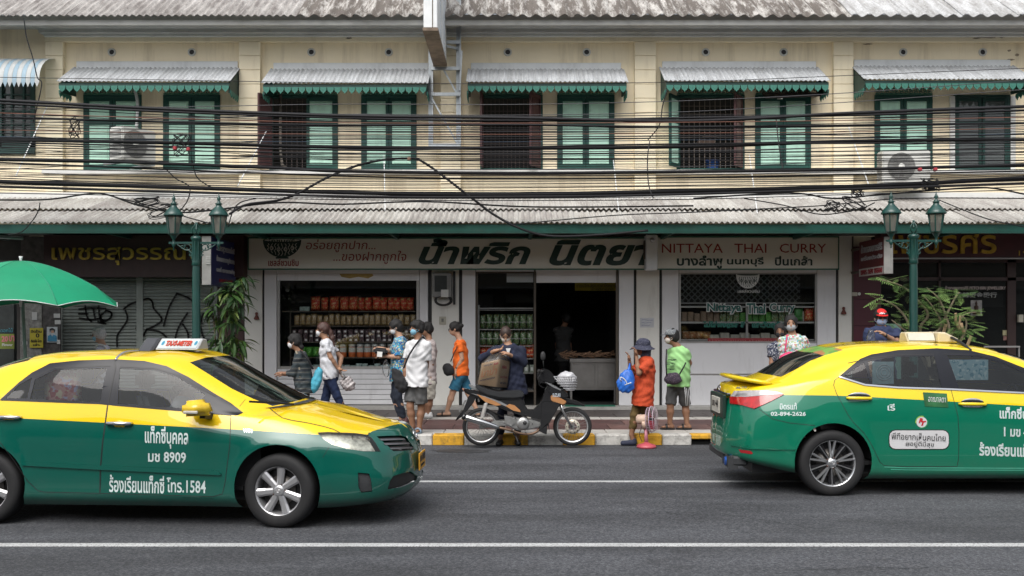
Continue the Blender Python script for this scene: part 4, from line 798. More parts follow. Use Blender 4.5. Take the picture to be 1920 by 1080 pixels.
# ================================================================ PROJECTING SIGNS
def psign(nm, lab, pedge0, pedge1, dn, pfar, ytop, ybot, df, cols, lines, yt2, yb2, facem):
    x0, x1 = PX(pedge0, dn), PX(pedge1, dn); z1, z0 = PZ(ytop, dn), PZ(ybot, dn); t_ = thing(nm, lab, 'sign', ((x0+x1)/2, df, z0))
    MB().box(min(x0, x1), max(x0, x1), dn, df, z0, z1).build('sign_box', facem, t_, bevel=.008)
    MB().box(min(x0, x1), max(x0, x1), dn-.012, dn-.001, z0, z1).build('end_plate', M('end_plate_grey', (.35, .345, .33), .7, var=.2, vs=4, grime=.6, gs=(5, 5, 3)), t_, bevel=.003)
    xf = x1 if lines[0][0] > 0 else x0; sg = 1 if lines[0][0] > 0 else -1
    for sgn, s_, u0, u1, v0, v1, m in lines:
        f = lambda u, v, d, u0=u0, u1=u1, v0=v0, v1=v1: Vector((xf+sg*d, (dn+(df-dn)*(u0+(u1-u0)*u)) if sg > 0 else (df+(dn-df)*(u0+(u1-u0)*u)), z0+(z1-z0)*(v0+(v1-v0)*v)))
        if s_ is None: b = MB(); pts = [f(0, 0, .003), f(1, 0, .003), f(1, 1, .003), f(0, 1, .003)]; b.raw(pts, [(0, 1, 2, 3)]); b.build('sign_band', m, t_)
        else: text('lettering', s_, 0, 0, 0, 0, 0, m, t_, th=.006, f=lambda u, v, d, f=f: f(u, v, d+.003), bold=.03)
    MB().bar(((x0+x1)/2, df, z1-.1), ((x0+x1)/2, YW, z1-.1), .04).build('bracket', alud, t_); MB().bar(((x0+x1)/2, df, z0+.1), ((x0+x1)/2, YW, z0+.1), .04).build('bracket', alud, t_)
    return t_
offw = M('letter_offwhite', (.42, .42, .44), .6)
psign('projecting_sign', 'dark blue projecting sign with white Thai lettering above the leafy plant', 379, 396, 16.9, 455, 443, 534, 18.4, None,
   [(1, 'เพชรสุวรรณโชติ', .2, .95, .70, .88, offw), (1, 'ห้างเพชรทองรูปพรรณ', .2, .95, .48, .64, offw), (1, 'เลขที่ ตลาดบางลำพู', .2, .95, .26, .40, offw), (1, 'นครสวรรค์', .3, .85, .08, .17, M('letter_redd', (.35, .03, .03), .6))], 0, 0, M('sign_blue', (.012, .016, .10), .45, var=.15))
sm = bpy.data.objects['end_plate']; b = MB()
for k in range(5): b.box(PX(386, 16.88), PX(395, 16.88), 16.87, 16.886, PZ(482+k*3, 16.88)-.007, PZ(482+k*3, 16.88)+.007)
b.build('vent_slots', M('paper', (.6, .6, .58)), bpy.data.objects['projecting_sign'])
psign('projecting_sign', 'dark red projecting sign with white band beside the jewellery shop', 1657, 1674, 17.0, 1613, 444, 513, 18.2, None,
   [(-1, None, 0, 1, .0, .22, M('band_white', (.42, .40, .38), .6, grime=.4)), (-1, 'ห้างทองเพชรศิริ', .1, .95, .66, .90, offw), (-1, 'เครื่องประดับ', .1, .95, .44, .58, offw), (-1, 'เพชร ทอง พลอย', .08, .95, .04, .18, rd2)], 0, 0, M('sign_darkred', (.10, .010, .014), .45, var=.15))
# ================================================================ STEEL SIGN TOWER
tw = thing('sign_tower', 'galvanised steel lattice tower with a big white projecting sign box at the roof edge', 'sign tower', P(835, 300, 18.5)); gal = M('galvanised', (.40, .43, .45), .45, metal=.5, var=.15, vs=8, grime=.3)
yl_, yn_ = 18.6, 18.2; zt_ = PZ(-60, yn_); zb_ = PZ(276, yl_)
for px_, y in ((808, yl_), (860, yl_)): MB().box(PX(px_, y)-.045, PX(px_, y)+.045, y-.02, y+.02, zb_, zt_).build('post', gal, tw); MB().box(PX(px_, y)+.02, PX(px_, y)+.045, y-.09, y-.02, zb_, zt_).build('post_flange', gal, tw)
for py_ in (82, 131, 179, 274): MB().box(PX(806, yn_), PX(862, yn_), yl_-.12, yl_-.07, PZ(py_, yl_)-.03, PZ(py_, yl_)+.03).build('cross_bar', gal, tw)
for a, c_, d, e in ((832, 131, 858, 178), (810, 185, 858, 270), (866, 95, 862, 170)): MB().bar(P(a, c_, yl_-.1), P(d, e, yl_-.1), .03).build('brace', gal, tw)
yb0, yb1 = 16.2, 18.45; xa_, xb_ = PX(794, yb0), PX(820, yb0); zq = PZ(52, yb0); zs = zq+2.2
MB().box(xa_, xb_, yb0, yb1, zq, zs).build('sign_box', M('signbox_white', (.72, .74, .75), .5, var=.06, grime=.25, gs=(3, 3, 1)), tw, bevel=.01)
MB().box(xa_-.012, xb_+.012, yb0-.012, yb1, zq-.05, zq-.001).build('sign_bottom', M('rusty_bottom', (.20, .15, .11), .8, var=.5, vs=4, grime=.6, gs=(5, 2, 2), bump=.2), tw)
MB().box(xa_+.14, xa_+.155, yb0-.006, yb0, zq, zs).build('seam', alud, tw)
for k in range(2): MB().box(xb_, xb_+.02, yb0+.6+k*.9, yb0+.64+k*.9, zq, zs).build('sign_rib', gal, tw)
MB().bar((xb_, yb1-.1, zq+.3), (PX(858, yl_), yl_-.06, zq+.3), .04).build('brace', gal, tw)
# air conditioners
acw = M('ac_white', (.56, .56, .53), .5, var=.08, grime=.35, gcol=(.25, .22, .18), gs=(4, 4, 1)); fanm = M('ac_grille', (.24, .24, .23), .5)
def aircon(lab, loc, rz, w_=.82, h_=.60, d_=.30):
    t_ = thing('air_conditioner', lab, 'air conditioner', loc, 'air conditioners on the facade', rz, local=True)
    MB().box(-w_/2, w_/2, 0, d_, 0, h_).build('casing', acw, t_, bevel=.02, seg=2); cx, cz, r_ = -.10, h_/2, h_*.42
    MB().lathe([(0.001, -.004), (r_, -.004)], (cx, 0, cz), 28, 'Y').build('fan_opening', M('ac_dark', (.20, .20, .19), .8), t_)
    q = MB()
    for i in range(5):
        a0 = i*math.tau/5; q.raw([(cx+.05*math.cos(a0), -.008, cz+.05*math.sin(a0)), (cx+.9*r_*math.cos(a0), -.012, cz+.9*r_*math.sin(a0)), (cx+.9*r_*math.cos(a0+.7), -.006, cz+.9*r_*math.sin(a0+.7)), (cx+.05*math.cos(a0+1), -.006, cz+.05*math.sin(a0+1))], [(0, 1, 2, 3)])
    q.build('fan_blade', M('ac_blade', (.26, .26, .25), .6), t_); q = MB()
    for r2 in [r_*k/9 for k in range(2, 10)]: q.tube([(cx+r2*math.cos(a), -.022, cz+r2*math.sin(a)) for a in [math.tau*j/24 for j in range(25)]], .0035, 3, False)
    for j in range(24): a = math.tau*j/24; q.bar((cx, -.024, cz), (cx+r_*math.cos(a), -.02, cz+r_*math.sin(a)), .005)
    q.build('fan_guard', fanm, t_); MB().lathe([(0.001, -.034), (.055, -.034), (.06, -.02)], (cx, 0, cz), 16, 'Y').build('guard_hub', acw, t_)
    MB().lathe([(0.001, -.004), (.055, -.004)], (w_/2-.14, 0, h_*.45), 16, 'Y').build('badge', M('ac_badge', (.62, .62, .6), .4), t_)
    for k in range(8): MB().box(-w_/2-.006, -w_/2-.001, .04, d_-.03, .07+k*.06, .11+k*.06).build('side_louvre', fanm, t_)
    for xx in (-w_/2+.08, w_/2-.08): MB().box(xx-.02, xx+.02, -.05, d_+.25, -.05, -.01).build('bracket', gal, t_)
    return t_
aircon('white air conditioner turned sideways on the wall between the left shuttered windows', P(262, 303, 18.05), R(58), .72, .60, .38)
aircon('white air conditioner facing the street under the window at the row end', P(1700, 343, 18.2), R(0), .88, .60)
b = MB(); b.tube(smooth_path([P(253, 168, 18.6), P(258, 195, 18.6), P(256, 240, 18.5)], 5), .03, 8); props(b.build('drain_hose', M('hose_grey', (.42, .43, .43), .6)), 'grey lagged hose running down to the sideways air conditioner', 'hose')
# ================================================================ CARS: smooth lofted bodies cut into real panels
def spl(K, Pk, t):
    "nonuniform Catmull-Rom through rows of Pk (n,...) at knots K, evaluated at t (m,)"
    n = len(K); T = np.zeros_like(Pk)
    for i in range(n):
        a, b = max(i-1, 0), min(i+1, n-1)
        if a == i or b == i: T[i] = (Pk[b]-Pk[a])/(K[b]-K[a])
        else:
            h0, h1 = K[i]-K[a], K[b]-K[i]; s0 = (Pk[i]-Pk[a])/h0; s1 = (Pk[b]-Pk[i])/h1; T[i] = (s0*h1+s1*h0)/(h0+h1)
    i = np.clip(np.searchsorted(K, t, side='right')-1, 0, n-2); h = K[i+1]-K[i]; s = (t-K[i])/h
    sh = (-1,)+(1,)*(Pk.ndim-1); s_ = s.reshape(sh); h_ = h.reshape(sh)
    return ((2*s_**3-3*s_**2+1)*Pk[i]+(s_**3-2*s_**2+s_)*h_*T[i]+(-2*s_**3+3*s_**2)*Pk[i+1]+(s_**3-s_**2)*h_*T[i+1])
class Car:
    def __init__(s, rails, org, th, arches):
        s.N = np.array(rails, float); s.nv, s.nu = s.N.shape[:2]; s.N[:, :, 1] *= -1      # near side = negative y
        du = np.linalg.norm(np.diff(s.N, axis=1), axis=2)[1:6].mean(0); s.KU = np.concatenate([[0], np.cumsum(du)])
        dv = np.linalg.norm(np.diff(s.N, axis=0), axis=2)[:, 4:11].mean(1); s.KV = np.concatenate([[0], np.cumsum(dv)])
        s.org = Vector(org); s.th = th; s.arch = arches; s.full = None
    def S(s, uv):
        uv = np.atleast_2d(uv); u = np.clip(uv[:, 0], 0, s.KU[-1]); v = np.clip(uv[:, 1], 0, s.KV[-1])
        A = spl(s.KU, s.N.transpose(1, 0, 2), u)                       # (m, nv, 3)
        m = len(u); out = np.zeros((m, 3)); n = s.nv; K = s.KV; T = np.zeros_like(A)
        for i in range(n):
            a, b = max(i-1, 0), min(i+1, n-1)
            if a == i or b == i: T[:, i] = (A[:, b]-A[:, a])/(K[b]-K[a])
            else:
                h0, h1 = K[i]-K[a], K[b]-K[i]; T[:, i] = ((A[:, i]-A[:, a])/h0*h1+(A[:, b]-A[:, i])/h1*h0)/(h0+h1)
        T[:, n-1] *= np.array([0, 1, 0])                                # flat across the centre line
        i = np.clip(np.searchsorted(K, v, side='right')-1, 0, n-2); h = (K[i+1]-K[i])[:, None]; q = ((v-K[i])[:, None]/h); r = np.arange(m)
        out = (2*q**3-3*q**2+1)*A[r, i]+(q**3-2*q**2+q)*h*T[r, i]+(-2*q**3+3*q**2)*A[r, i+1]+(q**3-q**2)*h*T[r, i+1]
        for cx, cz, ra in s.arch:                                       # flared wheel arches
            d = np.hypot(out[:, 0]-cx, out[:, 2]-cz); k = np.exp(-((d-ra-.01)/.05)**2)*(np.abs(out[:, 1]) > .7); out[:, 1] -= .014*k
        return out
    def normal(s, uv):
        e = 1e-3; a = s.S(uv); b = s.S(uv+[e, 0]); c = s.S(uv+[0, e]); b2 = s.S(uv-[e, 0]); c2 = s.S(uv-[0, e])
        n = np.cross(c-c2, b-b2); n /= np.linalg.norm(n, axis=1)[:, None]+1e-9
        n = np.where((n[:, 1:2] > 0) & (np.abs(a[:, 1:2]) > .3) & (np.abs(n[:, 1:2]) > .5), -n, n); return n
    def proj(s, p):
        c, t = math.cos(s.th), math.sin(s.th); X = s.org.x+p[:, 0]*c+p[:, 1]*t; Y = s.org.y-p[:, 0]*t+p[:, 1]*c
        return np.stack([960+F_*X/Y, HY-F_*(p[:, 2]-CH)/Y], 1)
    def inv(s, px):
        "photo pixels -> surface parameters (near half)"
        px = np.atleast_2d(np.array(px, float))
        if s.full is None:
            U, V = np.meshgrid(np.linspace(.001, s.KU[-1]-.001, 240), np.linspace(s.KV[1]*.4, s.KV[-1], 90), indexing='ij'); s.gu = np.stack([U.ravel(), V.ravel()], 1); s.gp = s.proj(s.S(s.gu)); s.full = True
        out = np.zeros_like(px)
        for k in range(len(px)): out[k] = s.gu[np.argmin(((s.gp-px[k])**2).sum(1))]
        for _ in range(6):
            e = 2e-3; f0 = s.proj(s.S(out))-px; ju = (s.proj(s.S(out+[e, 0]))-px-f0)/e; jv = (s.proj(s.S(out+[0, e]))-px-f0)/e
            det = ju[:, 0]*jv[:, 1]-ju[:, 1]*jv[:, 0]; ok = np.abs(det) > 50; det = np.where(ok, det, 1)
            du = -(f0[:, 0]*jv[:, 1]-f0[:, 1]*jv[:, 0])/det; dv = -(ju[:, 0]*f0[:, 1]-ju[:, 1]*f0[:, 0])/det
            st = np.clip(np.stack([du, dv], 1), -.05, .05)*ok[:, None]; out = out+st; out[:, 0] = np.clip(out[:, 0], 0, s.KU[-1]); out[:, 1] = np.clip(out[:, 1], 0, s.KV[-1])
        return out
    def K(s, pts):
        "fractional (column,row) of the control net -> surface parameters"
        return np.array([(np.interp(a, range(s.nu), s.KU), np.interp(b, range(s.nv), s.KV)) for a, b in pts])
    def dense(s, poly, px=True, close=True, st=5.0):
        out = []; n = len(poly)
        for i in range(n if close else n-1):
            a, b = np.array(poly[i], float), np.array(poly[(i+1) % n], float); k = max(1, int(np.linalg.norm(b-a)/(st if px else .4)))
            out += [a+(b-a)*j/k for j in range(k)]
        if not close: out.append(np.array(poly[-1], float))
        return out
def inside(poly, P_):
    x, y = P_[:, 0], P_[:, 1]; r = np.zeros(len(P_), bool); n = len(poly)
    for i in range(n):
        (x0, y0), (x1, y1) = poly[i], poly[(i+1) % n]
        c = ((y0 > y) != (y1 > y)); t_ = np.where(c, (x1-x0)*(y-y0)/np.where(y1 == y0, 1e-9, y1-y0)+x0, 0); r ^= c & (x < t_)
    return r
def off(poly, d):
    "shrink a pixel polygon by d"
    P_ = [Vector(p) for p in poly]; n = len(P_); A = sum(P_[i].x*P_[(i+1) % n].y-P_[(i+1) % n].x*P_[i].y for i in range(n)); sg = 1 if A > 0 else -1; out = []
    for i in range(n):
        e1 = (P_[i]-P_[i-1]).normalized(); e2 = (P_[(i+1) % n]-P_[i]).normalized(); n1 = Vector((-e1.y, e1.x))*sg; n2 = Vector((-e2.y, e2.x))*sg; m = (n1+n2)
        m = m.normalized()/max(.4, m.normalized().dot(n1)); out.append(tuple(P_[i]+m*d))
    return out
def build_panels(car, root, regions, split_line, mats, nu=120, nv=46):
    """regions: list of (name, uv polygon, material or None for two-tone paint, push, symmetric) - first match wins; rest is 'body'"""
    pts = []; edges = []
    def addpoly(pl, close=True):
        b = len(pts); pts.extend([tuple(p) for p in pl]); n = len(pl); edges.extend([(b+i, b+(i+1) % n) for i in range(n if close else n-1)])
    KU, KV = car.KU[-1], car.KV[-1]
    addpoly([(0, 0), (KU, 0), (KU, KV), (0, KV)])
    for r in regions: addpoly(r[1])
    addpoly(split_line, False)
    for i in range(nu+1):
        for j in range(nv+1):
            pts.append((KU*i/nu, KV*j/nv))
    V2, E2, F2, *_ = geometry.delaunay_2d_cdt([Vector(p) for p in pts], edges, [], 0, 1e-5)
    V2 = np.array([tuple(v) for v in V2]); V2[:, 0] = V2[:, 0].clip(0, KU); V2[:, 1] = V2[:, 1].clip(0, KV); F2 = [f for f in F2 if len(f) == 3]; Fa = np.array(F2); C = V2[Fa].mean(1)
    P3 = car.S(V2); lab = np.full(len(F2), -1)
    for k in range(len(regions)-1, -1, -1): lab[inside(regions[k][1], C)] = k
    # paint: below split line -> green
    su = np.array([p[0] for p in split_line]); sv = np.array([p[1] for p in split_line]); o = np.argsort(su); green = C[:, 1] < np.interp(C[:, 0], su[o], sv[o])
    res = {}
    for k in sorted(set(lab)):
        nm, mt, push, sym = ('body', None, 0, True) if k < 0 else (regions[k][0], regions[k][2], regions[k][3], regions[k][4])
        if nm == 'HOLE': continue
        fs = Fa[lab == k]; gm = green[lab == k]; ids = np.unique(fs); mp = {v: i for i, v in enumerate(ids)}; q = P3[ids].copy()
        if push: q = q+car.normal(V2[ids])*push
        fl = [[mp[v] for v in f] for f in fs]; mi = [0 if (mt is not None or g_) else 1 for g_ in gm]
        def mk(sides):
            vs = []; ff = []; mm = []
            for sd_ in sides:
                b = len(vs); vs += [(x, y*sd_, z) for x, y, z in q]; ff += [[b+i for i in (f if sd_ > 0 else f[::-1])] for f in fl]; mm += mi
            me = bpy.data.meshes.new(nm); me.from_pydata(vs, [], ff); me.polygons.foreach_set('material_index', mm); me.polygons.foreach_set('use_smooth', [True]*len(ff))
            bm = bmesh.new(); bm.from_mesh(me); bmesh.ops.remove_doubles(bm, verts=bm.verts, dist=2e-4)
            bmesh.ops.dissolve_degenerate(bm, dist=1e-5, edges=bm.edges); bmesh.ops.recalc_face_normals(bm, faces=bm.faces)
            if push > .004:
                be = [e for e in bm.edges if len(e.link_faces) == 1]; 
                for e in be: e.smooth = False
                r_ = bmesh.ops.extrude_edge_only(bm, edges=be); vv = [g_ for g_ in r_['geom'] if isinstance(g_, bmesh.types.BMVert)]
                for v in vv: v.co.y -= math.copysign(push+.004, v.co.y) if abs(v.co.y) > .5 else 0
                bm.normal_update()
            bm.to_mesh(me); bm.free(); return me
        ml = mats if mt is None else [mt]
        if sym: res.setdefault(nm, []).append(link(nm, mk((1, -1)), ml, root))
        else: res.setdefault(nm, []).extend([link(nm, mk((1,)), ml, root), link(nm, mk((-1,)), ml, root)])
    return res
def seam(car, root, paths, wd=.0055, nm='panel_gap', lift=.0012, m=None):
    "dark shut lines lying on the panel joints, both sides"
    for pl in paths:
        P_ = car.S(pl); N_ = car.normal(pl); vs = []; fs = []
        for i in range(len(P_)):
            d = P_[min(i+1, len(P_)-1)]-P_[max(i-1, 0)]; s_ = np.cross(d, N_[i]); s_ /= np.linalg.norm(s_)+1e-9
            vs += [P_[i]+N_[i]*lift+s_*wd/2, P_[i]+N_[i]*lift-s_*wd/2]
        fs = [(2*i, 2*i+1, 2*i+3, 2*i+2) for i in range(len(P_)-1)]
        b = MB(); b.raw(vs, fs); b.raw([(x, -y, z) for x, y, z in vs], fs); b.build(nm, m or MC['black_paint'], root)
def decal(car, root, nm, body, px0, px1, py0, py1, m, slope=0, lift=.003, **k):
    "lettering laid on the curved panel"
    V, Fs = text_mesh(body, **k); px = np.stack([px0+(px1-px0)*V[:, 0], py1-(py1-py0)*V[:, 1]+slope*(V[:, 0]-.5)*(px1-px0)], 1)
    nx, ny = 9, 5; L = np.array([[px0+(px1-px0)*i/(nx-1), py0-3+(py1-py0+6)*j/(ny-1)+slope*(i/(nx-1)-.5)*(px1-px0)] for j in range(ny) for i in range(nx)]); G_ = car.inv(L).reshape(ny, nx, 2)
    gx = np.clip(V[:, 0]*(nx-1), 0, nx-1.001); gy = np.clip((px[:, 1]-slope*(V[:, 0]-.5)*(px1-px0)-py0+3)/(py1-py0+6)*(ny-1), 0, ny-1.001); ix, iy = gx.astype(int), gy.astype(int); fx, fy = (gx-ix)[:, None], (gy-iy)[:, None]
    uv = (G_[iy, ix]*(1-fx)+G_[iy, ix+1]*fx)*(1-fy)+(G_[iy+1, ix]*(1-fx)+G_[iy+1, ix+1]*fx)*fy
    p = car.S(uv)+car.normal(uv)*lift; b = MB(); b.raw(p, Fs); me = bpy.data.meshes.new(nm); me.from_pydata([tuple(v) for v in b.v], [], b.f); return link(nm, me, m, root)
def patch(car, root, nm, poly, m, lift=.003, smooth=True):
    "flat graphic on a panel: filled pixel polygon"
    pl = [tuple(q) for q in car.dense(poly, st=8)]; A_ = np.array(pl); lo, hi = A_.min(0), A_.max(0); gx, gy = np.meshgrid(np.arange(lo[0]+3, hi[0], 6), np.arange(lo[1]+3, hi[1], 6)); G_ = np.stack([gx.ravel(), gy.ravel()], 1); G_ = G_[inside(pl, G_)] if len(G_) else G_.reshape(0, 2)
    n0 = len(pl); V2, _e, F2, *_ = geometry.delaunay_2d_cdt([Vector(q) for q in pl+[tuple(q) for q in G_]], [(i, (i+1) % n0) for i in range(n0)], [], 1, 1e-4); uv = car.inv([tuple(v) for v in V2]); tri = F2; p = car.S(uv)+car.normal(uv)*lift
    b = MB(); b.raw(p, [tuple(t_) for t_ in tri]); return b.build(nm, m, root)
# ---------------- paints
def paint(name, col, vf=.0):
    m = bpy.data.materials.new(name); t = NT(m); MC[name] = m
    n = t.noise(2.5, 5, (1, 1, 1), .7); c = t.mix(t.ramp(n, [(.45, (0, 0, 0)), (.8, (.25, .25, .25))]), tuple(col), tuple(x*.7+.03 for x in col))
    z = t.n.new('ShaderNodeSeparateXYZ'); t.l.new(t.coord(), z.inputs[0]); d = t.n.new('ShaderNodeMapRange'); d.inputs['From Min'].default_value = .45; d.inputs['From Max'].default_value = .18; d.inputs['To Min'].default_value = 0; d.inputs['To Max'].default_value = .35; t.l.new(z.outputs[2], d.inputs[0])
    dn = t.n.new('ShaderNodeMath'); dn.operation = 'MULTIPLY'; t.l.new(d.outputs[0], dn.inputs[0]); t.l.new(t.noise(9, 4), dn.inputs[1]); c = t.mix(dn.outputs[0], c, (.10, .09, .08))
    t.l.new(c, t.b.inputs['Base Color']); t.b.inputs['Roughness'].default_value = .38; t.b.inputs['Metallic'].default_value = vf
    t.b.inputs['Coat Weight'].default_value = 1; t.b.inputs['Coat Roughness'].default_value = .02; t.b.inputs['Coat IOR'].default_value = 1.52; t.b.inputs['Specular IOR Level'].default_value = .12; return m
g1 = paint('taxi_green', (.0005, .082, .060), .05); y1 = paint('taxi_yellow', (.80, .54, .004)); g2 = paint('taxi_green_bright', (.002, .145, .082), .05); y2 = paint('taxi_yellow_pale', (.78, .57, .008))
trim = M('visor_dark', (.008, .009, .014), .3, spec=.35); rubber = M('tyre_rubber', (.009, .009, .010), .75, var=.15, bump=.15, bs=80, grime=.3, gcol=(.06, .055, .05)); chrome = M('chrome', (.55, .55, .56), .12, metal=1, var=.02)
chr2 = M('satin_chrome', (.55, .56, .57), .3, metal=.9, var=.03)
cgl = GL('car_side_glass', (.52, .58, .60), .03, .012, .55); wgl = GL('car_windscreen', (.40, .46, .44), .03, .02, .6); rgl = GL('car_rear_glass', (.06, .07, .07), .6, .03, .6)
seatm = M('seat_grey', (.10, .10, .105), .8, var=.2); dash = M('dashboard', (.03, .03, .032), .6); gap = MC['black_paint']; lettw = M('taxi_lettering', (.50, .58, .57), .5, var=.1, vs=20)
def wheel(root, cx, y, r_, rim, kind, steer=0, side=-1):
    "tyre + alloy rim on the side facing -y"
    t_ = bpy.data.objects.new('wheel', None); COL.objects.link(t_); t_.parent = root; t_.location = (cx, y, r_); t_.rotation_euler = (0, 0, R(steer)+(math.pi if side > 0 else 0)); ORG[t_.name] = Vector((0, 0, 0))
    wd = .205; k = rim
    b = MB(); prof = [(k-.012, .03), (k+.004, .006), (k+.02, .0), (r_-.05, -.004), (r_-.022, .004), (r_-.006, .02), (r_, .045), (r_, wd-.045), (r_-.01, wd-.015), (r_-.05, wd), (k, wd-.02), (k-.012, wd-.04)]
    b.lathe(prof, n=56, ax='Y')
    for j in range(3): b.lathe([(r_+.0015, .055+.035*j), (r_+.0015, .062+.035*j)], n=56, ax='Y')
    b.build('tyre', rubber, t_); b = MB()
    b.lathe([(k+.006, .012), (k+.012, .006), (k, .010), (k-.012, .03), (k-.02, .10), (k-.02, wd-.03)], n=48, ax='Y'); rm = M('alloy_silver', (.48, .48, .49), .32, metal=.75, var=.06, grime=.25) if kind == 7 else chr2
    rimo = b.build('rim', rm, t_)
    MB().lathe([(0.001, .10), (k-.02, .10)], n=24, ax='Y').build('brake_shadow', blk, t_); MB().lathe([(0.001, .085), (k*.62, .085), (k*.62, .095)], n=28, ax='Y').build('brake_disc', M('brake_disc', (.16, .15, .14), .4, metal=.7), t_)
    def spoke(a, w0, w1, r0, r1, y0, y1, m, nm='spoke', th=.03, da=0):
        M4 = Matrix.Rotation(a, 4, 'Y'); q = MB(); vs = []
        for rr_, ww, yy in ((r0, w0, y0), ((r0+r1)/2, (w0+w1)/2*.96, (y0+y1)/2+.004), (r1, w1, y1)):
            for xx, dy in ((-ww/2, .012), (-ww/4, 0), (ww/4, 0), (ww/2, .012), (ww/2, th), (-ww/2, th)): vs.append(M4@Vector((xx+da*(rr_-r0), yy+dy, rr_)))
        fs = [(i, (i+1) % 6, 6+(i+1) % 6, 6+i) for i in range(6)]+[(6+i, 6+(i+1) % 6, 12+(i+1) % 6, 12+i) for i in range(6)]; q.raw(vs, fs); q.build(nm, m, rimo)
    if kind == 7:
        for i in range(7): spoke(math.tau*i/7+.1, .058, .075, .05, k-.008, .022, .016, rm)
        MB().lathe([(0.001, .012), (.03, .014), (.05, .02), (.06, .05)], n=24, ax='Y').build('hub', rm, t_)
    else:
        dk = M('alloy_black', (.012, .012, .014), .3)
        for i in range(5):
            a = math.tau*i/5
            for s_ in (-1, 1): spoke(a, .024, .026, .045, k-.004, .020, .012, rm, da=s_*.17)
            spoke(a+math.tau/10, .012, .012, .05, k-.006, .03, .016, rm, 'thin_spoke', .02)
            for s_ in (-1, 1): spoke(a+math.tau/10+s_*.10, .02, .03, .05, k-.02, .045, .03, dk, 'inner_spoke')
        MB().lathe([(0.001, .010), (.028, .012), (.045, .02), (.06, .05)], n=24, ax='Y').build('hub', rm, t_)
    for i in range(5):
        a = math.tau*i/5+.35; q = MB(); q.lathe([(0.001, -.004), (.010, -.002), (.011, .012)], (.055*math.sin(a), .026, .055*math.cos(a)), 8, 'Y'); q.build('wheel_nut', M('nut_brown', (.10, .06, .05), .5, metal=.5), t_)
    for rx, ry in ((.021, .013), (.021, .006)): MB().tube([(rx*math.cos(a), .010, ry*math.sin(a)+(.006 if ry < .01 else 0)) for a in [math.tau*j/16 for j in range(17)]], .002, 4).build('maker_emblem', chrome, t_)
def emblem(root, f, sc):
    "three interlocking ovals"
    for rx, rz, cz in ((1, .68, 0), (.32, .66, 0), (.68, .26, .32)):
        MB().tube([f(sc*rx*math.cos(a), sc*(rz*math.sin(a)+cz)) for a in [math.tau*j/24 for j in range(25)]], sc*.09, 6).build('maker_emblem', chrome, root)
def interior(root, xs=-.95, xr=-1.9, roof=1.40):
    b = MB(); b.box(-2.7, -.35, -.72, .72, .30, .34); b.box(-.55, -.20, -.70, .70, .34, .92); b.build('cabin_floor', dash, root)
    for x in (xs, xr):
        for y in ((-.36, .36) if x == xs else (-.40, .40)):
            q = MB(); q.box(x-.25, x+.25, y-.24, y+.24, .42, .58); q.hexa([Vector(p) for p in [(x-.28, y-.24, .56), (x-.14, y-.24, .56), (x-.28, y+.24, .56), (x-.14, y+.24, .56), (x-.46, y-.20, 1.14), (x-.36, y-.20, 1.14), (x-.46, y+.20, 1.14), (x-.36, y+.20, 1.14)]]); q.build('seat', seatm, root, bevel=.04, seg=2)
            q = MB(); q.box(x-.49, x-.38, y-.12, y+.12, 1.16, 1.32); q.build('headrest', seatm, root, bevel=.035, seg=2)
    q = MB(); q.tube([(-.62+.08*math.cos(a)*.3, -.36+.18*math.cos(a), .93+.17*math.sin(a)) for a in [math.tau*j/24 for j in range(25)]], .014, 6); q.bar((-.62, -.53, .93), (-.62, -.19, .93), .03); q.build('steering_wheel', blk, root)
    MB().box(-.85, -.72, -.10, .10, roof-.14, roof-.08).build('rear_view_mirror', blk, root, bevel=.01)
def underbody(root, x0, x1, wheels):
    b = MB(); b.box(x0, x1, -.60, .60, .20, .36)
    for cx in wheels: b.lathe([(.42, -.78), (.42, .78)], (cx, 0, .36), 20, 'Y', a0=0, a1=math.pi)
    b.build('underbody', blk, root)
def mirror_part(root, c, m):
    q = MB(); q.hexa([Vector(p) for p in [(-.12, -.09, -.065), (.13, -.05, -.055), (-.12, .10, -.065), (.13, .08, -.055), (-.115, -.09, .065), (.07, -.06, .08), (-.115, .10, .065), (.07, .08, .08)]]); me = q.mesh('door_mirror', bevel=.035, seg=3)
    me.polygons.foreach_set('use_smooth', [True]*len(me.polygons))
    for s_ in (-1, 1):
        o = link('door_mirror', me, None if me.materials else m, root); o.location = (c[0], s_*abs(c[1]), c[2]); o.scale = (1, -s_, 1)
        MB().bar((c[0]+.06, s_*(abs(c[1])-.20), c[2]-.085), (c[0]+.03, s_*(abs(c[1])-.02), c[2]-.06), .05).build('mirror_stalk', blk, root)
        MB().box(c[0]-.095, c[0]+.03, s_*abs(c[1])-.010+s_*.085, s_*abs(c[1])+.010+s_*.085, c[2]-.038, c[2]-.012).build('indicator', M('indicator_lens', (.45, .43, .38), .25), root, bevel=.006)
def handle(root, car, px0, px1, py, yc_, m, cup=None, cw=1.0):
    uv = car.inv([[px0, py], [(px0+px1)/2, py+.3], [px1, py+(px1-px0)*.08*0+.8]]); p = car.S(uv); n = car.normal(uv)[1]
    for s_ in (1, -1):
        pts = [Vector((q[0], s_*(q[1]+n[1]*d), q[2])) for q, d in ((p[0], .004), (p[0]*.85+p[1]*.15, .03), (p[1], .034), (p[1]*.15+p[2]*.85, .03), (p[2], .004))]
        b = MB(); b.tube(pts, [.010, .016, .017, .016, .010], 8); b.build('door_handle', m, root)
        b = MB(); c = p[1]; b.lathe([(0.001, -.002), (.05, -.002), (.056, .001)], (0, 0, 0), 20, 'Y'); b.v = [(c[0]+x*cw, s_*(c[1]-.0035+y*1), c[2]-.012*(2-cw)+z*(.62 if cw == 1 else 1.0)) for x, y, z in b.v]; b.build('handle_recess', cup or gap, root)
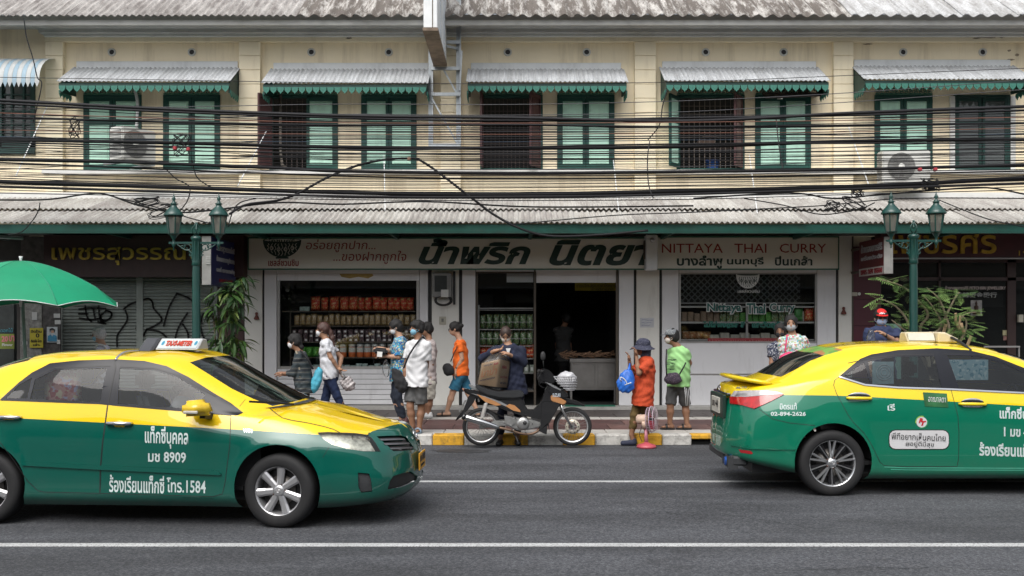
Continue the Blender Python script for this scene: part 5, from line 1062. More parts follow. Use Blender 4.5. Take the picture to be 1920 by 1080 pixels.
# ---------------- taxi one
T1 = R(3.5); O1 = (-2.003+.86*math.sin(T1), 8.52+.86*math.cos(T1), 0)
X5 = [(-.75, .79), (-1.05, .79), (-1.5, .79), (-1.95, .79), (-2.3, .79), (-2.65, .80)]
def mk_rails(front, midx, rear):
    "front: per rail list for columns 0-5; midx: per rail columns 6-11; rear: per rail columns 12-15"
    return [f+m_+r_ for f, m_, r_ in zip(front, midx, rear)]
c6 = [-.75, -1.05, -1.5, -1.95, -2.3, -2.65]
F1 = [
 [(1.03, 0, .21), (.98, .42, .205), (.85, .66, .20), (.42, .78, .17), (0, .80, .17), (-.42, .80, .17)],
 [(1.085, 0, .27), (1.045, .42, .26), (.90, .72, .25), (.44, .85, .23), (0, .862, .23), (-.42, .862, .24)],
 [(1.095, 0, .37), (1.055, .42, .37), (.91, .745, .37), (.44, .872, .36), (0, .88, .36), (-.42, .866, .35)],
 [(1.085, 0, .52), (1.035, .42, .53), (.87, .74, .55), (.42, .872, .56), (0, .885, .56), (-.42, .872, .56)],
 [(1.05, 0, .66), (.99, .42, .67), (.80, .705, .70), (.38, .84, .74), (0, .868, .77), (-.42, .868, .80)],
 [(.975, 0, .775), (.90, .40, .785), (.67, .63, .795), (.32, .745, .865), (0, .775, .92), (-.42, .80, .955)],
 [(.95, 0, .80), (.86, .34, .805), (.61, .55, .83), (.30, .66, .905), (-.02, .70, .955), (-.36, .765, .975)],
 [(.935, 0, .81), (.82, .25, .82), (.57, .42, .862), (.28, .52, .94), (.0, .56, .985), (-.30, .72, 1.0)],
 [(.925, 0, .816), (.79, .14, .828), (.54, .24, .882), (.27, .30, .957), (.06, .32, 1.003), (-.15, .60, 1.018)],
 [(.92, 0, .818), (.78, 0, .832), (.53, 0, .888), (.27, 0, .965), (.13, 0, .998), (-.02, 0, 1.035)]]
M1 = [[(x, .79, .17) for x in c6], [(x, .862, .24) for x in c6], [(x, .862, .35) for x in c6], [(x, .870, .56) for x in c6],
 [(x, .866, z) for x, z in zip(c6, (.82, .83, .85, .865, .875, .88))],
 [(-.75, .815, .985), (-1.05, .822, 1.01), (-1.5, .822, 1.045), (-1.95, .817, 1.062), (-2.3, .81, 1.075), (-2.65, .795, 1.08)],
 [(-.70, .77, 1.075), (-1.03, .768, 1.20), (-1.5, .757, 1.26), (-1.94, .757, 1.26), (-2.27, .755, 1.21), (-2.60, .765, 1.13)],
 [(-.64, .72, 1.142), (-1.0, .69, 1.352), (-1.5, .665, 1.437), (-1.9, .665, 1.424), (-2.23, .675, 1.352), (-2.53, .72, 1.20)],
 [(-.52, .63, 1.178), (-.93, .575, 1.412), (-1.5, .53, 1.472), (-1.92, .53, 1.470), (-2.27, .545, 1.428), (-2.60, .60, 1.32)],
 [(-.42, 0, 1.235), (-.87, 0, 1.455), (-1.5, 0, 1.505), (-1.93, 0, 1.503), (-2.35, 0, 1.472), (-2.72, 0, 1.385)]]
R1 = [[(-3.05, .79, .19), (-3.35, .68, .24), (-3.50, .42, .27), (-3.56, 0, .28)], [(-3.05, .85, .27), (-3.38, .75, .31), (-3.58, .42, .33), (-3.64, 0, .33)],
 [(-3.05, .862, .38), (-3.40, .77, .42), (-3.61, .42, .43), (-3.67, 0, .43)], [(-3.05, .862, .58), (-3.40, .775, .60), (-3.60, .42, .62), (-3.66, 0, .62)],
 [(-3.05, .84, .87), (-3.36, .75, .86), (-3.56, .42, .84), (-3.61, 0, .84)], [(-3.05, .745, 1.055), (-3.33, .64, 1.03), (-3.49, .40, 1.02), (-3.55, 0, 1.02)],
 [(-3.03, .70, 1.09), (-3.31, .58, 1.055), (-3.47, .36, 1.05), (-3.54, 0, 1.05)], [(-3.0, .66, 1.12), (-3.30, .5, 1.075), (-3.45, .3, 1.065), (-3.52, 0, 1.065)],
 [(-3.02, .56, 1.17), (-3.30, .38, 1.09), (-3.45, .2, 1.078), (-3.51, 0, 1.078)], [(-3.1, 0, 1.21), (-3.36, 0, 1.11), (-3.46, 0, 1.085), (-3.50, 0, 1.082)]]
car = Car(mk_rails(F1, M1, R1), O1, T1, [(0, .345, .375), (-2.6, .345, .375)])
taxi1 = thing('taxi', 'green and yellow taxi with a TAXI-METER roof sign showing its front end', 'taxi', O1, 'green and yellow taxis', -T1, local=True)
I = lambda pl, **k: [tuple(p) for p in car.inv(car.dense(pl, **k))]
Kp = lambda pl: [tuple(p) for p in car.K(car.dense(pl, px=False))]
def archpoly(cx, cz, ra):
    pts = []
    for k in range(29):
        a = -.55+(math.pi+1.1)*k/28; pts.append((cx+ra*math.cos(a), cz+ra*math.sin(a)))
    # invert side-view positions numerically
    U = car.KU; out = []
    uv = np.array([[np.interp(-x, -car.N[2, :, 0][::1], U) if False else 0, 0] for x, z in pts], float)
    gu, gv = np.meshgrid(np.linspace(0, U[-1], 300), np.linspace(0, car.KV[5], 60), indexing='ij'); g_ = np.stack([gu.ravel(), gv.ravel()], 1); sp = car.S(g_)
    for x, z in pts: out.append(tuple(g_[np.argmin((sp[:, 0]-x)**2+(sp[:, 2]-z)**2+(sp[:, 1] > -.5)*9)]))
    out = np.array(out)
    for _ in range(5):
        e = 1e-3; S0 = car.S(out)[:, [0, 2]]; f0 = S0-np.array(pts); ju = (car.S(out+[e, 0])[:, [0, 2]]-S0)/e; jv = (car.S(out+[0, e])[:, [0, 2]]-S0)/e
        det = ju[:, 0]*jv[:, 1]-ju[:, 1]*jv[:, 0]; ok = np.abs(det) > .05; det = np.where(ok, det, 1)
        out[:, 0] += np.clip(-(f0[:, 0]*jv[:, 1]-f0[:, 1]*jv[:, 0])/det, -.02, .02)*ok; out[:, 1] += np.clip(-(ju[:, 0]*f0[:, 1]-ju[:, 1]*f0[:, 0])/det, -.02, .02)*ok
    return [(a, max(0.0, b)) for a, b in out]
a1, a2 = archpoly(0, .345, .375), archpoly(-2.6, .345, .375)
fdoor = [(433, 779), (431, 832), (422, 905), (417, 926), (400, 931), (188, 925), (189, 880), (193, 830), (203, 757.5), (219, 760.5), (400, 776)]
rdoor = [(201.5, 757.3), (192, 830), (187.5, 880), (187, 925), (83, 922.5), (71, 920), (52, 902), (27, 864.6), (0, 829), (-22, 805), (-34, 778), (-20, 749), (0, 750)]
frameA = [(219, 761), (215.6, 673.8), (271, 677), (312.5, 686.7), (354, 707.5), (400, 736.7), (433, 756), (456, 774), (445, 779), (433, 778.5), (400, 776)]
frameB = [(219, 761), (215.6, 673.8), (146, 676), (94, 681.5), (60, 699), (36, 717), (14, 737), (1, 749), (0, 751), (187.5, 757.8)]
gfront = [(221, 757), (225, 691), (292, 695), (333, 707.5), (372, 731), (385, 741), (364.6, 767)]
grear = [(57, 748), (66, 712), (104, 693.5), (200, 691), (188, 754.5)]; gq = [(11, 746.5), (36, 722), (60, 709), (51, 747.3)]
hl = [(594.8, 811), (615, 810), (637.5, 811), (665, 812), (688.5, 815), (697, 821), (705, 832), (713.5, 846.7), (681, 846), (650, 841.5), (623, 834), (608, 825)]
grl = [(706, 818), (730, 816.8), (752, 816.5), (762, 820), (775, 838), (775, 843), (755, 845.5), (737.5, 846), (725, 834)]
fog = [(671, 886), (692, 888), (696, 901), (698, 921.7), (677, 923.7), (672, 913)]
low = [(727, 917.5), (731, 902), (737.5, 892.5), (755, 887), (771, 884), (783, 893), (781, 900), (768, 907), (754, 913)]
spl1 = I([(-40, 781), (42, 784.6), (194, 792.5), (400, 803), (546, 811.7), (594.8, 815)], close=False); spl1 = [(car.KU[-1], spl1[0][1])]+spl1
spl1 += [tuple(q) for q in car.inv([(640, 812), (689, 815.5), (698, 808.5), (733, 798), (752, 794)])]+[(0.0, car.KV[5])]
mould = [(40, 865.5), (115, 868.5), (189.6, 872.3), (300, 877), (400, 882), (412, 885), (415.5, 889), (412, 891), (400, 890), (300, 885.5), (189, 880.5), (115, 876.5), (42, 872.5)]
bars_ = [[(711, 823.5), (757, 822), (760, 825), (715, 826.5)], [(719, 831.5), (766, 830), (768, 833), (722, 835)], [(730, 840), (772, 838), (773, 841), (733, 843)]]
regs = [('HOLE', a1, None, 0, 0), ('HOLE', a2, None, 0, 0),
 ('window_glass', I(gfront), cgl, 0, False), ('window_glass', I(grear), cgl, 0, False), ('quarter_glass', I(gq), cgl, 0, False),
 ('window_frame', I(frameA), trim, .003, False), ('window_frame', I(frameB), trim, .003, False),
 ('headlight', I(hl), GL('headlight_lens', (.92, .93, .90), .04, .03, .5), .003, False)]
regs += [('grille_bar', I(q), M('grille_bar_grey', (.16, .16, .17), .35, metal=.6), .004, True) for q in bars_]
regs += [('grille', I(grl), M('grille_black', (.015, .015, .016), .5), -.02, True), ('fog_recess', I(fog), M('fog_plastic', (.035, .037, .04), .5), -.02, False), ('lower_grille', I(low), M('grille_black', (.015, .015, .016), .5), -.02, True),
 ('windscreen', Kp([(5.02, 8.06), (5.02, 9), (6.92, 9), (6.92, 8.05)]), wgl, 0, True), ('rear_window', Kp([(10.35, 8.1), (10.35, 9), (12.3, 9), (12.2, 8.3)]), rgl, 0, True),
 ('bonnet', I([(506, 766), (517, 775), (529, 783.5), (546, 788), (577, 793), (608, 800), (625, 805), (637.5, 811), (689, 815), (698, 808.5), (733, 798), (752, 794)])+Kp([(.4, 9), (4.9, 9)])[:0]+[tuple(q) for q in car.K([(0.55, 9), (1, 9), (2, 9), (3, 9), (4, 9), (4.75, 9), (4.8, 8.4), (4.85, 8)])], None, 0, True),
 ('side_moulding', I(mould), g1, .014, False),
 ('front_door', I(fdoor), None, 0, False), ('rear_door', I(rdoor), None, 0, False)]
res = build_panels(car, taxi1, regs, spl1, [g1, y1])
for o in res['headlight']:
    me = o.data.copy(); me.materials.clear(); me.materials.append(M('lamp_housing', (.66, .66, .60), .25, metal=.35, var=.7, vs=13))
    for v in me.vertices: v.co += Vector((-.055, 0, -.004)); v.co.y *= .955
    link('lamp_housing', me, None, o)
seam(car, taxi1, [np.array(I(fdoor+[fdoor[0]], close=False)), np.array(I(rdoor[:-1], close=False))])
seam(car, taxi1, [np.array(I([(506, 766), (517, 775), (529, 783.5), (546, 788), (577, 793), (608, 800), (625, 805), (637.5, 811.5)], close=False))], .009)
seam(car, taxi1, [np.array(I([(605, 858), (617, 838), (640, 842)][:2], close=False))], .004); seam(car, taxi1, [np.array(I([(460, 749), (449, 762)], close=False))], .004)
seam(car, taxi1, [np.array(I([(215, 674), (217, 690), (203, 757)], close=False))], .008, lift=.005)
seam(car, taxi1, [np.array(I([(225, 688), (292, 691.5), (335, 704.5), (375, 728), (405, 744)], close=False)), np.array(I([(207, 687), (104, 690), (64, 708)], close=False))], .006, lift=.005)
seam(car, taxi1, [np.array(I([(83, 924), (188, 926.5), (300, 929.5), (400, 932.5)], close=False))], .006, 'sill_highlight', .002, g1)
decal(car, taxi1, 'lettering', 'แท็กซี่บุคคล', 272, 353, 800, 841, lettw, .04, bold=.02); decal(car, taxi1, 'lettering', 'มช 8909', 278, 349, 847, 867, lettw, .03, bold=.02)
decal(car, taxi1, 'lettering', 'ร้องเรียนแท็กซี่', 205, 308, 891, 924, lettw, .03, bold=.018); decal(car, taxi1, 'lettering', 'โทร.1584', 313, 386, 896, 924, lettw, .03, bold=.015)
decal(car, taxi1, 'side_badge', 'VVT-i', 456, 473, 804, 812, chr2, .03, bold=.05)
handle(taxi1, car, 200, 249, 793, 0, chrome, y1); handle(taxi1, car, -8, 41, 781.5, 0, chrome, y1)
# number plate, emblem, lamps
uvp = car.inv([[760, 878]]); plx = 1.105; MB().box(plx, plx+.012, -.17, .17, .40, .56).build('number_plate', M('plate_orange', (.55, .27, .02), .5), taxi1, bevel=.004)
text('plate_lettering', 'มช 8909', 0, 0, 0, 0, 0, blk, taxi1, f=lambda u, v, d: Vector((plx+.013+d*.3, -.15+.30*u, .475+.07*v)), bold=.03); text('plate_lettering', 'กรุงเทพมหานคร', 0, 0, 0, 0, 0, blk, taxi1, f=lambda u, v, d: Vector((plx+.013+d*.3, -.11+.22*u, .42+.035*v)))
emblem(taxi1, lambda a, z: Vector((1.045-.35*(z), a, .72+z)), .062)
for s_ in (-1, 1):
    for dx, dy, r_ in ((.735, .605, .046), (.615, .665, .042)): MB().lathe([(0.001, -.03), (r_*.5, -.026), (r_, .0), (r_+.006, .0)], (dx, s_*dy, .748), 18, 'X').build('lamp_reflector', chrome, taxi1)
mirror_part(taxi1, (-.66, -.96, 1.03), y1)
for y in (-.44, .26):
    MB().bar((.02, y-.02, 1.03), (-.22, y-.50 if y < 0 else y-.42, 1.09), .018).build('wiper', blk, taxi1)
b = MB(); pc = car.S(car.K([(4.93, r_) for r_ in np.linspace(7.6, 9, 14)])); vs = [(x, y*s_, z+.006) for s_ in (1, -1) for x, y, z in pc]; pc2 = car.S(car.K([(4.72, r_) for r_ in np.linspace(7.6, 9, 14)])); vs2 = [(x, y*s_, z+.010) for s_ in (1, -1) for x, y, z in pc2]
b.raw(vs+vs2, [(k*14+i, k*14+i+1, 28+k*14+i+1, 28+k*14+i) for k in (0, 1) for i in range(13)]); b.build('cowl_panel', dash, taxi1)
for cx, st_, in ((0, -7), (-2.6, 0)):
    for sd_ in (-1, 1): wheel(taxi1, cx, sd_*.87, .318, .208, 7, st_ if cx == 0 else 0, sd_)
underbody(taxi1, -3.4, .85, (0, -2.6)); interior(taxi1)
# roof sign: wedge light box with dark end cap on a roof rack
cxr, wsg = -1.25, .0
zr = 1.50; P1 = lambda x, y, z: Vector((x, y, z))
b = MB(); L0, L1 = -.44, .30
for_sign = [(-.09, zr+.02), (-.02, zr+.145), (.035, zr+.15), (.13, zr+.02)]
b.prism([(-.16, zr+.005), (-.12, zr+.105), (-.02, zr+.112), (.13, zr+.010)], -1.33, -.93, f=lambda a, z, x: Vector((x, -.15-a, z))); sg_ = b.build('sign_housing', M('sign_plastic', (.42, .43, .43), .4, var=.06), taxi1, bevel=.008)
b = MB(); b.prism([(-.20, zr), (-.14, zr+.115), (.0, zr+.118), (.20, zr-.01)], -1.48, -1.335, f=lambda a, z, x: Vector((x, -.15-a, z))); b.build('sign_end_cap', M('cap_grey', (.05, .052, .058), .45), taxi1, bevel=.02)
th_ = math.atan2(.13, .15); fsl = lambda u, v, d: Vector((-1.32+.38*u, -.15-(.13-.15*v)-.012*0-d*.65, zr+.012+.100*v+d*.75))
b = MB(); b.raw([fsl(0.02, .12, .003), fsl(.98, .12, .003), fsl(.98, .9, .003), fsl(.02, .9, .003)], [(0, 1, 2, 3)]); b.build('sign_face', M('sign_face_pale', (.50, .56, .55), .4), taxi1)
text('sign_lettering', 'TAXI-METER', 0, 0, 0, 0, 0, M('sign_red', (.50, .05, .02), .5), taxi1, f=lambda u, v, d: fsl(.18+.66*u, .28+.46*v, .005+d), bold=.035)
for u0 in (.10, .92): b = MB(); b.raw([fsl(u0+.035*math.cos(a), .55+.2*math.sin(a), .006) for a in [math.tau*j/10 for j in range(10)]], [tuple(range(10))]); b.build('sign_emblem', M('sign_blue_dot', (.03, .22, .35), .5), taxi1)
for s_ in (-1, 1): MB().tube(smooth_path([(-1.46, s_*.30, zr+.0), (-1.50, s_*.50, 1.495), (-1.51, s_*.62, 1.462), (-1.51, s_*.68, 1.43)], 4), .012, 6).build('rack_strap', chr2, taxi1)
# things seen through the glass
b = MB(); q = packet('x', .36, .36, .05, None); o = link('fan_print', q, PAT('fan_print_cloth', (.42, .16, .14), [(.35, .30, .45), (.50, .38, .25), (.30, .02, .03)], 14, .7, .4), taxi1); o.location = (-2.02, -.62, 1.02)
MB().box(-.40, -.12, -.25, .15, .94, 1.0).build('blue_folder', M('folder_blue', (.01, .09, .42), .5), taxi1, bevel=.02); MB().box(-.30, -.05, -.45, -.05, .925, .94).build('dash_papers', M('paper', (.6, .6, .58)), taxi1)
# ---------------- taxi two
O2 = (5.95, 10.96, 0); sc2 = lambda rows, k: rows
c7 = [-.75, -1.05, -1.5, -1.95, -2.35, -2.7]
F2_ = [[(x, y*1.01, z*(1+.03*(z > .6))) for x, y, z in r_] for r_ in F1]
M2 = [[(x, .79, .17) for x in c7], [(x, .862, .22) for x in c7], [(x, .875, .33) for x in c7], [(x, .880, .56) for x in c7],
 [(x, .872, z) for x, z in zip(c7, (.84, .86, .875, .885, .895, .90))],
 [(-.75, .825, 1.045), (-1.05, .83, 1.06), (-1.5, .83, 1.083), (-1.95, .828, 1.097), (-2.40, .815, 1.14), (-2.82, .80, 1.15)],
 [(-.72, .78, 1.12), (-1.0, .775, 1.25), (-1.5, .765, 1.30), (-1.95, .765, 1.31), (-2.36, .765, 1.28), (-2.78, .75, 1.21)],
 [(-.66, .73, 1.285), (-.97, .70, 1.405), (-1.5, .675, 1.495), (-1.96, .675, 1.475), (-2.29, .69, 1.405), (-2.72, .69, 1.275)],
 [(-.52, .64, 1.31), (-.92, .59, 1.45), (-1.5, .55, 1.525), (-1.95, .55, 1.522), (-2.36, .57, 1.478), (-2.76, .60, 1.355)],
 [(-.42, 0, 1.36), (-.86, 0, 1.49), (-1.5, 0, 1.553), (-1.95, 0, 1.548), (-2.42, 0, 1.505), (-2.83, 0, 1.405)]]
R2 = [[(-3.12, .78, .24), (-3.42, .70, .30), (-3.60, .42, .33), (-3.64, 0, .33)], [(-3.14, .85, .29), (-3.47, .775, .345), (-3.66, .44, .36), (-3.70, 0, .36)],
 [(-3.14, .865, .40), (-3.48, .79, .44), (-3.67, .45, .45), (-3.705, 0, .45)], [(-3.14, .87, .62), (-3.48, .79, .62), (-3.665, .45, .61), (-3.70, 0, .61)],
 [(-3.14, .84, .89), (-3.44, .755, .90), (-3.62, .43, .90), (-3.66, 0, .90)], [(-3.16, .745, 1.10), (-3.40, .67, 1.085), (-3.57, .42, 1.07), (-3.62, 0, 1.07)],
 [(-3.14, .70, 1.135), (-3.38, .61, 1.105), (-3.55, .38, 1.09), (-3.60, 0, 1.09)], [(-3.12, .66, 1.155), (-3.36, .53, 1.12), (-3.53, .3, 1.10), (-3.58, 0, 1.10)],
 [(-3.12, .59, 1.18), (-3.36, .40, 1.13), (-3.52, .2, 1.11), (-3.57, 0, 1.11)], [(-3.18, 0, 1.20), (-3.40, 0, 1.14), (-3.52, 0, 1.115), (-3.56, 0, 1.115)]]
car = Car(mk_rails(F2_, M2, R2), O2, 0, [(0, .36, .395), (-2.7, .355, .395)])
taxi2 = thing('taxi', 'green and yellow taxi with a rear spoiler and a blank cream roof sign', 'taxi', O2, 'green and yellow taxis', 0, local=True)
a1, a2 = archpoly(0, .355, .39), archpoly(-2.7, .355, .39)
rdoor = [(1573, 706.7), (1565, 713), (1563, 722), (1568, 737), (1576, 752), (1590, 778), (1600, 792), (1620, 812), (1633, 831.7), (1650, 866.7), (1658, 873), (1700, 875), (1794, 875), (1797.5, 860), (1798, 810), (1796, 780), (1783, 730.5), (1683, 727.5), (1621.7, 722.5)]
fdoor = [(1784.5, 730.5), (1797.5, 780), (1799.5, 810), (1799, 860), (1796, 875), (1990, 876), (2020, 870), (2030, 800), (2030, 742), (1920, 737.5)]
frameB = [(1573.5, 706), (1592, 690), (1613, 673), (1633, 665), (1683, 656.7), (1756.5, 653.2), (1784, 729), (1683, 725.5), (1621.7, 720.5)]
frameA = [(1756.5, 653.2), (1816.7, 657), (1866.7, 669), (1920, 690), (1960, 709), (2000, 736), (1920, 735), (1784, 729)]
grear = [(1627.5, 678), (1680, 669.5), (1751, 668), (1765, 727), (1700, 724.5), (1635, 720.5)]; gq = [(1583, 705), (1600, 693), (1620, 680), (1631.5, 719.5)]; gfront = [(1776, 666.7), (1833, 668), (1883, 681.7), (1920, 700), (1960, 722), (1962, 732), (1920, 731.5), (1798, 728)]
lampr = [(1370, 756.7), (1370, 744), (1400, 745), (1440, 742), (1470, 740), (1445, 753), (1415, 766.7), (1393, 760)]; lampc = [(1371, 743.5), (1378, 733.5), (1430, 732.5), (1458, 735), (1470, 739.5), (1440, 741.5), (1400, 744.5)]
refl = [(1385, 842.5), (1408, 845.5), (1412, 850), (1409, 851.5), (1389, 848.5)]
spl2 = I([(1470, 740.5), (1563, 741.7), (1641.7, 745), (1776.7, 752.5), (1920, 761), (2030, 768)], close=False); spl2 += [(0.0, spl2[-1][1])]
spl2 = [(car.KU[-1], car.KV[4]+.02)]+[tuple(q) for q in car.inv([(1376, 743), (1420, 742)])]+spl2
rwin = Kp([(10.25, 8.12), (10.2, 9), (12.02, 9), (12.0, 8.2)]); stick = Kp([(10.25, 8.12), (10.2, 9), (10.75, 9), (10.75, 8.14)])
lip = [(1372, 832), (1410, 839.5), (1450, 840.5), (1491.5, 841), (1491.5, 843), (1450, 843), (1410, 842), (1372, 835)]
regs = [('HOLE', a1, None, 0, 0), ('HOLE', a2, None, 0, 0), ('window_glass', I(grear), cgl, 0, False), ('quarter_glass', I(gq), cgl, 0, False), ('window_glass', I(gfront), cgl, 0, False),
 ('window_frame', I(frameA), trim, .003, False), ('window_frame', I(frameB), trim, .003, False),
 ('tail_lamp', I(lampr), M('lamp_red', (.42, .012, .012), .12, var=.5, vs=12, coat=1), .012, False), ('tail_lamp_clear', I(lampc), M('lamp_clear', (.42, .40, .40), .12, var=.35, vs=16, coat=1), .012, False),
 ('reflector', I(refl), M('reflector_red', (.32, .015, .02), .3), .003, False), ('bumper_lip', I(lip), g2, .010, False),
 ('rear_sticker', stick, PAT('sticker_food', (.16, .34, .06), [(.35, .15, .06), (.10, .25, .05)], 5, .4, .38), 0, True), ('rear_window', rwin, rgl, 0, True), ('windscreen', Kp([(5.02, 8.06), (5.02, 9), (6.92, 9), (6.92, 8.05)]), wgl, 0, True),
 ('rear_door', I(rdoor), None, 0, False), ('front_door', I(fdoor), None, 0, False)]
res2 = build_panels(car, taxi2, regs, spl2, [g2, y2])
seam(car, taxi2, [np.array(I(rdoor[:16]+[(1783, 730)], close=False)), np.array(I([(1423, 767), (1450, 786), (1480, 793), (1528, 798)], close=False)), np.array(I([(1400, 731), (1412, 722), (1430, 716)], close=False))], .0055)
seam(car, taxi2, [np.array(I([(1573, 706.7), (1600, 715), (1621.7, 721.7), (1683, 726.7), (1783, 730), (1920, 737), (1990, 741)], close=False))], .016, 'chrome_strip', .010, chrome)
seam(car, taxi2, [np.array(I([(1590, 681), (1633, 672), (1683, 666), (1751, 664.5)], close=False)), np.array(I([(1770, 664.5), (1833, 665), (1885, 678.5), (1930, 699)], close=False))], .006, lift=.005)
seam(car, taxi2, [np.array(I([(1658, 875.5), (1700, 877), (1920, 878)], close=False)), np.array(I([(1670, 880), (1700, 881), (1920, 881.5)], close=False))], .010, 'sill_highlight', .003, M('sill_light', (.05, .30, .20), .3, coat=1))
handle(taxi2, car, 1587, 1634, 746, 0, y2, chrome, 2.2); handle(taxi2, car, 1797, 1849, 757, 0, y2, chrome, 2.2)
decal(car, taxi2, 'lettering', 'มิตรแท้', 1462, 1494, 755, 768, lettw, 0, bold=.02); decal(car, taxi2, 'lettering', '02-894-2626', 1445, 1511, 772, 780, lettw, 0, bold=.03)
decal(car, taxi2, 'lettering', 'เรี', 1664, 1678, 757, 770, lettw, 0, bold=.02); decal(car, taxi2, 'lettering', 'แท็กซี่บุคคล', 1874, 1960, 764, 792, lettw, .03, bold=.03)
decal(car, taxi2, 'lettering', '1 มข 4', 1882, 1928, 801, 819, lettw, .03, bold=.03); decal(car, taxi2, 'lettering', 'ร้องเรียนแท็กซี่', 1836, 1950, 830, 856, lettw, .03, bold=.03)
def rrect(x0, x1, y0_, y1_, r_):
    out = []
    for cx, cy, a0 in ((x1-r_, y0_+r_, -90), (x1-r_, y1_-r_, 0), (x0+r_, y1_-r_, 90), (x0+r_, y0_+r_, 180)): out += [(cx+r_*math.cos(R(a0+q)), cy+r_*math.sin(R(a0+q))) for q in (0, 30, 60, 90)]
    return out
patch(car, taxi2, 'speech_bubble', rrect(1666, 1780, 805.5, 843, 12), blk, .0025); patch(car, taxi2, 'speech_bubble', rrect(1667.5, 1778.5, 807, 841.5, 11), M('sticker_white', (.55, .55, .56), .4, var=.03), .0045)
decal(car, taxi2, 'bubble_lettering', 'พีทีอยากเห็นคนไทย', 1671, 1772, 811.5, 825, blk, .04, .013); decal(car, taxi2, 'bubble_lettering', '#อยู่ดีมีสุข', 1697, 1750, 826.5, 839, blk, .04, .013)
circ = lambda cx, cy, r_, a0=0, a1=360, n=20: [(cx+r_*math.cos(R(a0+(a1-a0)*k/n)), cy+r_*math.sin(R(a0+(a1-a0)*k/n))) for k in range(n+(a1-a0 < 360))]
patch(car, taxi2, 'logo_disc', circ(1728, 791.5, 10), MC['sticker_white'], .003)
arc = lambda a0, a1: circ(1728, 791.5, 12, a0, a1, 8)+circ(1728, 791.5, 10, a0, a1, 8)[::-1]
patch(car, taxi2, 'logo_arc', arc(-20, 110), M('logo_green', (.03, .25, .10), .4), .004); patch(car, taxi2, 'logo_arc', arc(170, 290), M('logo_lime', (.25, .42, .06), .4), .004)
decal(car, taxi2, 'logo_lettering', 'P', 1722, 1730, 784, 793, M('logo_red', (.45, .02, .03), .4), 0, .006, bold=.08, shear=.3); decal(car, taxi2, 'logo_lettering', 'T', 1726, 1736, 789, 798, MC['logo_red'], 0, .006, bold=.08, shear=.3)
patch(car, taxi2, 'card_sticker', [(1730, 735.5), (1775, 738), (1778, 764), (1734, 762)], M('card_green', (.02, .10, .035), .35, var=.8, vs=5), .004); decal(car, taxi2, 'card_lettering', 'อาณาลดา', 1740, 1773, 745, 754, MC['sticker_white'], .05, .006, shear=.2)
decal(car, taxi2, 'tail_badge', 'COROLLA', 1375, 1401, 725, 728.5, chr2, -.04, .004, bold=.05) if False else decal(car, taxi2, 'tail_badge', 'ALTIS', 1380, 1401, 725, 728.5, chr2, -.04, .004, bold=.05)
# spoiler
b = MB(); vs = []; n = 22
for i in range(n+1):
    y = -.66+1.32*i/n; e = abs(y)/.66; bow = .13*(e**2.2); z = 1.155-.015*e
    for dx, dz in ((-.02, .045), (.06, .045), (.16, .018), (.22, -.02), (.14, -.03), (.02, -.005), (-.03, .02)): vs.append((-3.60+bow+dx, y, z+dz*(1-.25*e**4)))
b.raw(vs, [(i*7+k, i*7+(k+1) % 7, (i+1)*7+(k+1) % 7, (i+1)*7+k) for i in range(n) for k in range(7)]+[tuple(range(7)), tuple(n*7+k for k in range(7))[::-1]], True); b.build('spoiler', y2, taxi2)
# plate, emblem, exhaust
MB().box(-3.715, -3.70, -.20, .20, .78, .95).build('number_plate', M('plate_yellow_white', (.50, .48, .42), .5), taxi2, bevel=.004); MB().box(-3.70, -3.66, -.34, .34, .74, .99).build('plate_recess', M('recess_dark', (.01, .03, .022), .4), taxi2, bevel=.01)
text('plate_lettering', 'มข 44', 0, 0, 0, 0, 0, blk, taxi2, f=lambda u, v, d: Vector((-3.716-d*.2, .15-.3*u, .84+.08*v)), bold=.03)
MB().box(-3.66, -3.62, -.36, .36, .985, 1.01).build('tail_garnish', chrome, taxi2, bevel=.006)
emblem(taxi2, lambda a, z: Vector((-3.665, a, 1.045+z)), .045)
MB().tube([(-3.45, -.42, .31), (-3.62, -.42, .30)], .035, 12).build('exhaust_pipe', M('exhaust_brown', (.14, .11, .08), .5, metal=.6), taxi2); MB().tube([(-3.61, -.42, .302), (-3.70, -.42, .298)], .046, 12).build('exhaust_tip', M('exhaust_blue', (.02, .12, .50), .25, metal=.6), taxi2)
for i in range(5): MB().box(-3.70+.006*i, -3.60, -.60+.10*i*1.0-.01, -.60+.10*i+.01, .24, .36).build('diffuser_fin', M('fog_plastic', (.035, .037, .04)), taxi2)
MB().box(-3.66, -3.5, -.62, .62, .27, .37).build('diffuser', MC['fog_plastic'], taxi2, bevel=.02)
for cx in (0, -2.7):
    for sd_ in (-1, 1): wheel(taxi2, cx, sd_*.875, .334, .232, 5, 0, sd_)
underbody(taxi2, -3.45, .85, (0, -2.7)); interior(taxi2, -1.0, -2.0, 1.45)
zr = 1.545; pr_ = [(-.12, zr), (-.09, zr+.125), (.05, zr+.13), (.14, zr)]
crm = M('sign_cream_plastic', (.55, .48, .33), .5, var=.08, grime=.3); x0 = car.S(car.inv([[1693, 650]]))[0][0]
b = MB(); b.prism([(-.14, zr-.005), (-.09, zr+.098), (.03, zr+.102), (.13, zr-.005)], -1.80, -1.50, f=lambda a, z, x: Vector((x+.12, -.1-a, z+.012))); b.build('sign_housing', crm, taxi2, bevel=.01)
b = MB(); b.prism([(-.10, zr+.012), (-.085, zr+.088), (.06, zr+.088), (.09, zr+.012)], -1.79, -1.51, f=lambda a, z, x: Vector((x+.12, -.1-a*1.4, z+.012))); b.build('sign_panel', M('sign_panel_offwhite', (.50, .50, .44), .5, grime=.2), taxi2)
